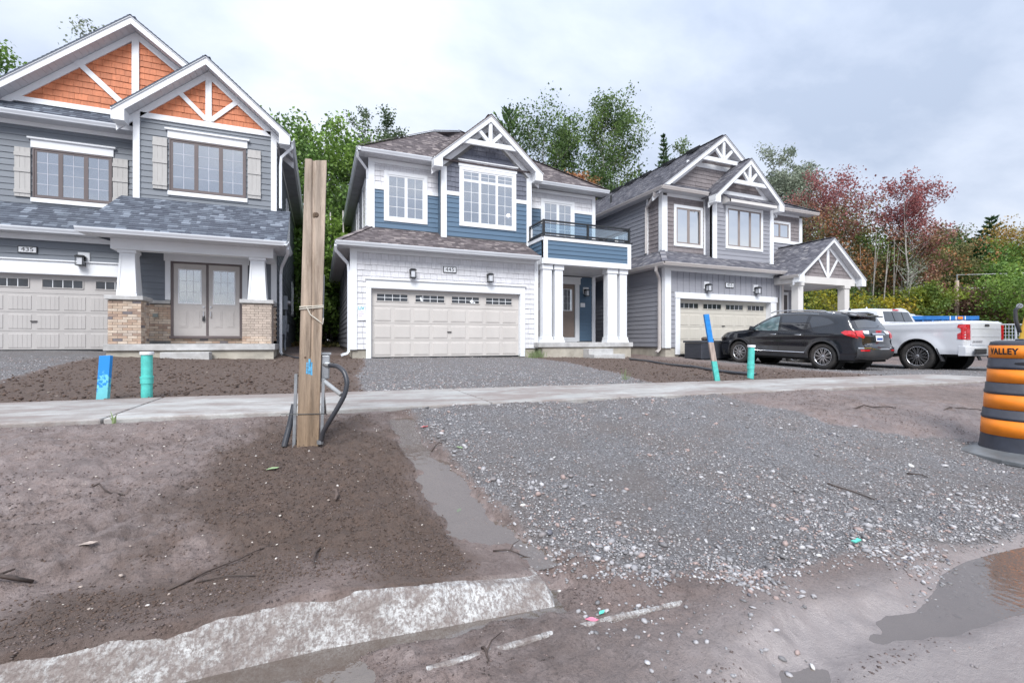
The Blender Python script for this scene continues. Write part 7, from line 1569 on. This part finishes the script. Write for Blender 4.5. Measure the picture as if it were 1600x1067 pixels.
# between the left and the middle house
dtree('maple_tree', 'bright green maple rising behind the timber post, tallest in the gap between houses', 'tree', .2, 30, 13.6, 3.4, G1, n=9500, crown0=.12, size=.17, r0=.13, loose=1.1, prof=spread)
dtree('maple_tree', 'green maple leaning towards the white house in the gap behind the post', 'tree', 2.0, 32, 12.3, 2.7, G1, n=8000, crown0=.10, size=.17, r0=.12, prof=spread, bark=BK2)
dtree('maple_tree', 'airy green maple half hidden by the eave of the dark slate house', 'tree', -1.2, 33, 13.2, 2.4, G2, n=5500, crown0=.12, size=.17, r0=.12)
for k, (x, y, h, p, lb) in enumerate(((1.2, 24.5, 5.2, G1, 'lime green bush low in the gap between the houses'), (.3, 27, 7.0, G1, 'leafy green understorey tree in the gap left of the white house'), (2.2, 28.5, 8.5, G2, 'dark green bush against the eave of the white house'), (.7, 28.6, 3.2, ORC, 'small orange-leaved bush in the dark gap beside the post'), (-.9, 36, 8.0, G2, 'dark tree at the back of the gap behind the slate wall'), (1.5, 38, 9, G2, 'dark tree deep in the gap beside the white house'))):
    dtree('understorey_tree', lb, 'tree', x, y, h, h*.36, p, n=5200, crown0=.06, size=.17, r0=.05, nb=34, prof=spread)
for k, (x, y) in enumerate(((1.15, 25.5), (.55, 26.2), (.9, 29))): z = float(base(x, y)); tag(MB().tube([(x, y, z-.2), (x+.03, y, z+3), (x-.05, y, z+7)], [.07, .06, .03], 8).build('birch_tree', BK2, smooth=True), ('thin pale bare trunk nearest the left wall of the white house', 'thin pale trunk in the middle of the gap between the houses', 'pale slim trunk farthest back in the gap between the houses')[k], 'tree')
# behind the middle house
dtree('poplar_tree', 'sparse grey-green tree left of the ridge of the white house', 'tree', 5.0, 38, 18.3, 3.6, [(.08, .12, .06), (.11, .16, .08), (.14, .19, .09)], n=7500, crown0=.35, size=.16, multi=3, r0=.2, prof=flame, loose=.8)
conifer('dark white pine behind the bay gable of the white house', 14.7, 36, 19.6, 3.4, n=8000, airy=.2, upsw=1.0, drop=.25, pal=[(.07, .13, .06), (.10, .18, .07), (.14, .23, .08)], bulk=.55)
dtree('ash_tree', 'broad green tree between the pine and the tall leaning tree', 'tree', 17.2, 34.5, 19.2, 4.3, G2+[(.12, .19, .06)], n=10500, crown0=.30, size=.15, r0=.2, prof=spread, bark=BK1)
dtree('ash_tree', 'tallest tree behind the balcony, pale trunk bare below and crown swept right', 'tree', 21.2, 33, 20.6, 5.2, G2+[(.13, .19, .06)], n=11000, crown0=.42, size=.15, r0=.19, prof=flame, lean=(1.2, 0), wind=.35, up=.9, bark=BK2)
dtree('ash_tree', 'thin green tree squeezed left of the tallest leaning tree', 'tree', 19.4, 35, 18.3, 2.7, G2, n=5600, crown0=.4, size=.15, r0=.15, prof=flame)
dtree('maple_tree', 'small maple turning orange just above the roof of the white house', 'tree', 16.2, 27.5, 11.7, 1.9, ORC+[(.09, .14, .04)], n=4500, crown0=.4, size=.14, r0=.1)
dtree('maple_tree', 'green maple over the right slope of the white house', 'tree', 18.9, 29, 12.8, 2.3, G2, n=4500, crown0=.35, size=.14, r0=.1)
conifer('thin spruce top behind the roof vents of the pale house', 29.3, 34, 19.6, 1.9, n=3400, name='spruce_tree', cat='spruce', airy=.15)
dtree('birch_tree', 'green birch tops right of the thin spruce behind the pale house', 'tree', 32.0, 34.5, 19.4, 2.9, G2+[(.12, .17, .06)], n=5200, crown0=.4, size=.15, multi=2, r0=.15, prof=flame)
conifer('small bare-topped spruce left of the thin spruce', 28.4, 36.5, 17.6, 1.5, n=1900, name='spruce_tree', cat='spruce', airy=.45)
dtree('willow_tree', 'pale grey-green wispy willow left of the red maples', 'tree', 37.0, 28.5, 17.3, 4.2, WIL, n=12000, crown0=.2, size=.13, multi=4, r0=.22, prof=flame, wind=.28, up=1.1, elong=2.6)
dtree('willow_tree', 'second pale willow nearer the red-topped maple', 'tree', 40.5, 28.6, 16.6, 3.2, WIL, n=6500, crown0=.25, size=.13, multi=3, r0=.18, prof=flame, wind=.3, up=1.1, elong=2.6)
dtree('maple_tree', 'maple green below and red on top, behind the small gabled porch', 'tree', 34.5, 22.2, 12.9, 3.7, G2+OLV+ORC[:1], top=(.33, .13, .13), tz=.74, n=11500, crown0=.14, size=.125, multi=3, r0=.15, wind=.32, prof=spread, up=.8, bark=BK1)
dtree('maple_tree', 'crimson maple, the reddest and rightmost of the tall trees by the porch', 'tree', 38.0, 19.4, 11.7, 3.7, REDC+OLV[:2], top=(.34, .13, .13), tz=.62, n=9500, crown0=.26, size=.12, multi=2, r0=.14, wind=.45, prof=flame, up=.8, bark=BK2)
dtree('maple_tree', 'rusty olive maple between the two red maples', 'tree', 38.2, 21.6, 9.6, 2.6, OLV+ORC+G2, n=7000, crown0=.14, size=.125, multi=2, r0=.1, wind=.3, prof=spread)
dtree('maple_tree', 'olive maple filling the space behind the red-topped maple', 'tree', 41, 26.5, 12.0, 3.6, OLV+G2, n=7500, crown0=.1, size=.15, multi=2, r0=.12, prof=spread)
dtree('shrub', 'yellow-leaved shrub seen through the porch of the pale house', 'shrub', 30.6, 19.5, 3.9, 2.0, YEL+[(.10, .17, .05), (.07, .11, .04)], n=3200, crown0=.1, size=.12, r0=.04, nb=34, prof=spread, up=.1, flat=.6)
dtree('shrub', 'yellow-leaved shrub just right of the porch of the pale house', 'shrub', 33.6, 18.6, 3.5, 1.6, YEL+[(.2, .12, .03), (.08, .11, .04)], n=2500, crown0=.1, size=.12, r0=.04, nb=30, prof=spread, up=.1, flat=.6)
dtree('shrub', 'dark green shrub behind the porch posts', 'shrub', 33.6, 22.5, 5.0, 2.6, G2, n=5500, crown0=.05, size=.14, r0=.05, nb=32, prof=spread)
dtree('shrub', 'yellow-green bush behind the cab of the white pickup', 'shrub', 37.1, 18.1, 4.2, 1.9, [(.16, .24, .04), (.24, .28, .04), (.11, .18, .04)], n=6500, crown0=.06, size=.13, r0=.05, nb=34, prof=spread)
dtree('dead_tree', 'grey leafless leaning tree left of the yellow-green bush', 'tree', 35.9, 18.4, 6.0, 1.5, WIL, bark=BK2, n=260, crown0=.4, size=.1, r0=.06, lean=(1.6, 0), nb=22, wind=.5)
# left edge
dtree('maple_tree', 'green tree at the left edge behind the slope of the rust gable', 'tree', -15.5, 30.5, 14.6, 2.9, G1, n=6500, crown0=.3, size=.15, r0=.13)
dtree('poplar_tree', 'bare twig tops just above the left slope of the rust gable', 'tree', -12.3, 34.5, 18.6, 2.4, WIL, n=1300, crown0=.5, size=.13, r0=.12, prof=flame)

# forest across the right: every tree in front is its own, the wood behind reads as one mass
FK = [('tall dark pine', 'conifer'), ('golden', YEL), ('orange', ORC), ('green', G1), ('dark green', G2), ('olive', OLV)]
conifer('large dark pine standing highest at the right skyline', 62.8, 24.6, 13.0, 3.6, n=7500, airy=.15, group=None, crown0=.05)
conifer('dark pine tops left of the highest right pine', 60.5, 26.6, 11.7, 2.6, n=4200, airy=.2)
conifer('slim bright green pine with bare trunk behind the utility pole', 50.5, 20.9, 9.0, 2.4, pal=[(.05, .11, .045), (.07, .15, .05), (.09, .17, .06)], n=6500, airy=.1, crown0=.36)
dtree('maple_tree', 'orange-tinted round maple between the crimson maple and the pines', 'tree', 44.8, 20.4, 7.6, 2.9, ORC+OLV, n=8500, crown0=.12, size=.13, prof=spread, r0=.1)
dtree('maple_tree', 'pinkish-green maple behind the orange-tinted one', 'tree', 50.5, 24, 10.0, 3.2, [(.20, .15, .09), (.13, .17, .06), (.24, .16, .10)], n=7500, crown0=.12, size=.15, prof=spread, r0=.1)
dtree('maple_tree', 'small rusty brown tree right of the utility pole', 'tree', 44.0, 17.1, 4.2, 2.2, BRC, n=6500, crown0=.28, size=.12, prof=spread, r0=.07, up=.2)
dtree('maple_tree', 'bright green maple over the tailgate of the pickup at the right edge', 'tree', 43.5, 15.2, 5.2, 3.0, G1+[(.22, .30, .05)], n=8500, crown0=.08, size=.13, prof=spread, r0=.08, up=.1)
dtree('maple_tree', 'golden-orange tree at the right edge of the forest skyline', 'tree', 55.5, 19.5, 10.2, 3.0, [(.42, .26, .07), (.30, .24, .06), (.20, .2, .05)], n=7500, crown0=.15, size=.14, prof=spread, r0=.1)
dtree('maple_tree', 'yellow-green tree between the pines and the golden-orange tree', 'tree', 52.5, 20.3, 8.6, 2.8, YEL+G1[:2], n=7500, crown0=.12, size=.14, prof=spread, r0=.1)
protos = [dtree('forest_tree', 'dark green tree', 'tree', 47.5, 23.0, 8.6, 3.3, G2, n=6000, crown0=.06, size=.17, prof=spread, r0=.1), dtree('forest_tree', 'olive tree', 'tree', 54, 22.6, 8.8, 3.3, OLV+G2[:1], n=6000, crown0=.06, size=.17, prof=spread, r0=.1), dtree('forest_tree', 'light green tree', 'tree', 46.5, 19.2, 6.2, 2.8, G1, n=6000, crown0=.06, size=.16, prof=spread, r0=.08), conifer('dark pine', 67, 27, 12.5, 3.0, n=4200)]
kinds = ['dark green leafy tree', 'olive-brown leafy tree', 'light green leafy tree', 'dark pine']
def copy_tree(src, x, y, s, rz, label):
    o = src.copy(); COL.objects.link(o); o.location = (x, y, float(base(x, y))); o.scale = (s, s, s*R.uniform(.9, 1.1)); o.rotation_euler = (0, 0, rz); o['label'] = label; o['group'] = 'trees of the wood behind the building site'
    for ch in src.children: c = ch.copy(); COL.objects.link(c); c.parent = o
    return o
for k, p in enumerate(protos): p['label'] = kinds[k]+' of the wood behind the building site'; p['group'] = 'trees of the wood behind the building site'
nfor = 0
for row, (D0, hs) in enumerate(((54, .85), (62, 1.0), (72, 1.15), (84, 1.35))):
    for deg in np.arange(58, 100, 3.1-.3*row):
        dg_ = deg+R.uniform(-1, 1); D = D0+R.uniform(-4, 4); x, y = D*math.sin(math.radians(dg_)), D*math.cos(math.radians(dg_))
        k = R.choice((0, 0, 1, 2, 3) if row else (0, 1, 2, 2)); s = hs*R.uniform(.8, 1.12)*(1.0 if k < 3 else .82)*(1 if k != 2 else 1.3); copy_tree(protos[k], x, y, s, R.uniform(0, 6.28), kinds[k]+' of the wood behind the building site'); nfor += 1
# the wood goes on behind the houses and out of the frame
for deg in list(np.arange(-95, 58, 3.3))+list(np.arange(101, 125, 5)):
    dg_ = deg+R.uniform(-1.5, 1.5); D = R.uniform(50, 60) if deg < 101 else R.uniform(70, 85); x, y = D*math.sin(math.radians(dg_)), D*math.cos(math.radians(dg_)); k = R.choice((0, 1, 2, 0)); copy_tree(protos[k], x, y, (1.15 if deg < 101 else 1.3), R.uniform(0, 6.28), kinds[k]+' of the wood behind the building site')
# brushwood along the edge of the forest, one mass
def brush(name, pts, n, size, hh, pal, seed):
    P = np.array(pts); i = NR.randint(0, len(P)-1, n); t = NR.rand(n)[:, None]; C2 = P[i]*(1-t)+P[i+1]*t+NR.normal(size=(n, 2))*.9; hz_ = hh*(.35+.9*fbm(C2[:, 0]*.35, C2[:, 1]*.35, 3, seed)); z = base(C2[:, 0], C2[:, 1])+NR.rand(n)**.8*hz_
    C = np.concatenate([C2, z[:, None]], 1); e_ = bpy.data.objects.new('tmp', None); o = leaves(name, C, size, pal_mix(pal, sc=.35, seed=seed), LEAF, None); o['kind'] = 'stuff'; return o
brush('brushwood', [(28, 25), (34, 24), (41, 22), (45, 19), (48, 16), (52, 12), (58, 5), (62, -4)], 20000, .13, 1.9, G2+OLV, 3)
brush('brushwood', [(-6, 30), (-2, 30), (2, 29), (6, 32)], 9000, .16, 2.6, G2+G1, 8)
brush('brushwood', [(D*math.sin(math.radians(a)), D*math.cos(math.radians(a))) for a, D in ((-95, 52), (-75, 54), (-55, 52), (-35, 55), (-15, 53), (5, 55), (25, 54), (45, 56), (60, 55))], 26000, .3, 5.5, G2+OLV, 12)
for k, (u_, d_, h_, l_) in enumerate(((1362, 31, 8.0, .5), (1348, 33, 7.5, -.3), (1378, 30.5, 7.0, .7), (1396, 31.5, 7.6, .1), (1330, 34, 7.5, .2), (1412, 33, 6.8, -.4))):
    q_ = P3(u_, 534, d_); z_ = float(base(q_.x, q_.y)); tag(MB().tube([(q_.x, q_.y, z_-.3), (q_.x+l_*.2, q_.y, z_+h_*.4), (q_.x+l_*.7, q_.y, z_+h_*.75), (q_.x+l_, q_.y, z_+h_)], [.055, .045, .03, .012], 8).tube([(q_.x+l_*.3, q_.y, z_+h_*.5), (q_.x+l_*.3+.5, q_.y+.1, z_+h_*.72), (q_.x+l_*.3+.9, q_.y+.1, z_+h_*.95)], [.025, .018, .008], 6).build('birch_tree', BK1, smooth=True), 'slim pale birch trunk, '+('third from the left', 'second from the left', 'fourth from the left', 'fifth from the left', 'leftmost', 'rightmost')[k]+' of the row right of the gabled porch', 'birch', 'pale birch trunks right of the gabled porch')
brush('leaf_litter', [(-2, 26), (1, 25), (3, 27)], 2500, .12, .2, ORC+OLV, 9)

# ------------------------------------------------------------------ utility pole, fence, container, digger
up_ = thing('utility_pole', 'wooden utility pole with crossing wires in front of the wood', 'utility pole', (42.5, 18.5, .5), local=True)
MB().tube([(0, 0, -.5), (0, 0, 5.0)], [.15, .12], 12).build('pole', mat('pole_wood', (.42, .34, .27), .8, var=.2, scale=3, stretch=(4, 4, .3)), up_, smooth=True)
MB().box(-.06, .06, -.5, .5, 4.35, 4.45).build('crossarm', GAL, up_); MB().lathe([(.05, 5.0), (.05, 5.4), (0, 5.45)], n=8).build('insulator', GAL, up_)
for k, (z, r) in enumerate(((5.40, .022), (4.42, .035), (2.2, .03))):
    a = Vector((42.5, 18.5, .5+z)); b = Vector((62, -8, .5+z+.3)); pts = [a.lerp(b, t/10)+Vector((0, 0, -.5*math.sin(math.pi*t/10))) for t in range(11)]; tag(MB().tube(pts, r, 5).build('power_line', mat('cable', (.45, .46, .48), .5)), ('top wire running right from the utility pole', 'middle wire running right from the utility pole', 'lowest wire running right from the utility pole')[k], 'cable')
a = Vector((42.5, 18.5, 5.85)); b = Vector((30, 40, 7)); tag(MB().tube([a.lerp(b, t/8)+Vector((0, 0, -.6*math.sin(math.pi*t/8))) for t in range(9)], .016, 5).build('power_line', BLK), 'thin wire running left from the utility pole into the trees', 'cable')
FEN = mat('fence_steel', (.55, .58, .62), .4, metal=.5)
def panel(x0, y0, x1, y1, z, lb):
    t = thing('mesh_fence', lb, 'fence', (x0, y0, z), group='panels of the steel mesh fence', local=True); v = Vector((x1-x0, y1-y0, 0)); H_ = 1.25
    MB().tube([(0, 0, 0), (0, 0, H_+.1)], .035, 8).build('post', FEN, t); MB().tube([tuple(v), (v.x, v.y, H_+.1)], .035, 8).build('post', FEN, t); MB().tube([(0, 0, H_), (v.x, v.y, H_)], .025, 6).build('rail', FEN, t); MB().tube([(0, 0, .6), (v.x, v.y, .6)], .02, 6).build('rail', FEN, t)
    w = MB(); n = int(v.length/.13)
    for i in range(1, n): p = v*(i/n); w.tube([(p.x, p.y, .05), (p.x, p.y, H_)], .011, 4, caps=False)
    for i in range(9): w.tube([(0, 0, .1+i*.14), (v.x, v.y, .1+i*.14)], .009, 4, caps=False)
    w.build('wire_mesh', FEN, t, kind='stuff')
for k, lb in ((0, 'mesh fence panel seen just right of the pickup tailgate'), (1, 'mesh fence panel behind the yellow machine'), (2, 'mesh fence panel beyond the frame at the right'), (-1, 'mesh fence panel hidden behind the pickup bed')):
    panel(24.4+k*2.03, 10.44-k*.844, 26.4+k*2.03, 9.6-k*.844, .55, lb)
BLUC = mat('blue_container_paint', (.02, .16, .48), .5, var=.15, scale=3); ct = thing('blue_container', 'long low blue container behind the bed of the white pickup', 'container', (27.3, 13.25, .55), rz=math.radians(-22.56), local=True)
MB().box(-2.4, 1.7, -1.0, 1.0, .15, 1.66).build('container_body', BLUC, ct, bevel=.02)
for k in range(9): MB().box(-2.3+k*.46, -2.2+k*.46, -1.06, -1.0, .2, 1.56).build('rib', BLUC, ct)
MB().box(-2.45, 1.75, -1.08, -.96, 1.56, 1.74).build('rim', BLUC, ct, bevel=.01)
for x in (.35, .62, 1.05): MB().box(x, x+.04, -1.10, -1.085, 1.56, 1.74).build('white_stripe', PLW, ct)
MB().box(.72, .95, -1.11, -1.085, 1.60, 1.71).build('orange_panel', ORG, ct)
BAG = [mat('pale_sheet', (.55, .60, .68), .5, var=.2, scale=3), mat('grey_sheet', (.28, .31, .38), .5, var=.25, scale=3)]
for k, (dx_, dz_, r, lb) in enumerate(((-1.75, 1.74, .30, 'grey wrapped bundle at the left end of the blue container'), (-1.2, 1.82, .36, 'largest pale wrapped bundle heaped on the blue container'), (-.7, 1.76, .30, 'grey bundle right of the largest one on the container'), (-.25, 1.72, .24, 'small pale bundle at the right end of the heap on the container'), (-1.1, 2.05, .24, 'pale bundle lying on top of the heap on the container'))):
    bm = bmesh.new(); bmesh.ops.create_icosphere(bm, subdivisions=3, radius=1)
    for v in bm.verts: n_ = float(fbm(np.array([v.co.x*1.7+k]), np.array([v.co.y*1.7+v.co.z*1.3]), 3, 30+k)[0]); v.co = Vector((v.co.x*r*1.3, v.co.y*r, v.co.z*r*.5))*(.7+.6*n_)
    me = bpy.data.meshes.new('bundle'); bm.to_mesh(me); bm.free(); me.materials.append(BAG[k % 2]); me.polygons.foreach_set('use_smooth', [True]*len(me.polygons)); o = bpy.data.objects.new('wrapped_bundle', me); COL.objects.link(o); c_, s_ = math.cos(math.radians(-22.56)), math.sin(math.radians(-22.56)); o.location = (27.3+dx_*c_, 13.25+dx_*s_, .55+dz_); o.rotation_euler = (0, 0, math.radians(-22.56)); tag(o, lb, 'bundle', 'wrapped bundles heaped on the blue container')
# yellow digger, only its edge in view
YELM = mat('machine_yellow', (.62, .38, .05), .45, var=.12, scale=2, dirt=.4); dg2 = thing('digger', 'yellow digger with a black hose coupling at the right edge', 'digger', (15.66, 5.62, .36), rz=math.radians(-71.5), local=True)
Q = Plane('F', 0); MB().pprism(Q, [(-.05, .62), (.12, .55), (.9, .55), (1.0, 1.5), (.6, 1.62), (.30, 1.55), (.10, 1.50), (.02, 1.1)], -1.2, -.1).build('machine_body', YELM, dg2, bevel=.03)
MB().pprism(Q, [(1.0, .55), (2.6, .55), (2.6, 1.9), (1.9, 2.0), (1.7, 2.8), (1.0, 2.8)], -1.3, 0).build('cab', YELM, dg2, bevel=.03); MB().pprism(Q, [(1.1, 1.6), (1.65, 1.6), (1.6, 2.65), (1.1, 2.65)], 0, .01).build('cab_window', DGLS, dg2)
MB().tube([(.02, -.05, 1.62), (-.07, -.05, 1.5), (-.06, -.05, 1.25), (.0, -.05, .95)], .04, 8).build('hydraulic_hose', PIPB, dg2, smooth=True); MB().lathe([(0, -.02), (.06, -.02), (.06, .06), (0, .06)], (.0, -.06, 1.60), 14, 'y').build('coupling', SILV, dg2)
for y in (.15, 1.0):
    MB().prism([(-.5+.35*math.cos(a), y-.15, .36+.36*math.sin(a)) if math.cos(a) < 0 and False else ((.3 if math.cos(a) < 0 else 2.3)+.36*math.cos(a), y-.15, .36+.36*math.sin(a)) for a in np.linspace(0, 2*math.pi, 25)[:-1]], [((.3 if math.cos(a) < 0 else 2.3)+.36*math.cos(a), y+.2, .36+.36*math.sin(a)) for a in np.linspace(0, 2*math.pi, 25)[:-1]]).build('track', UND, dg2)
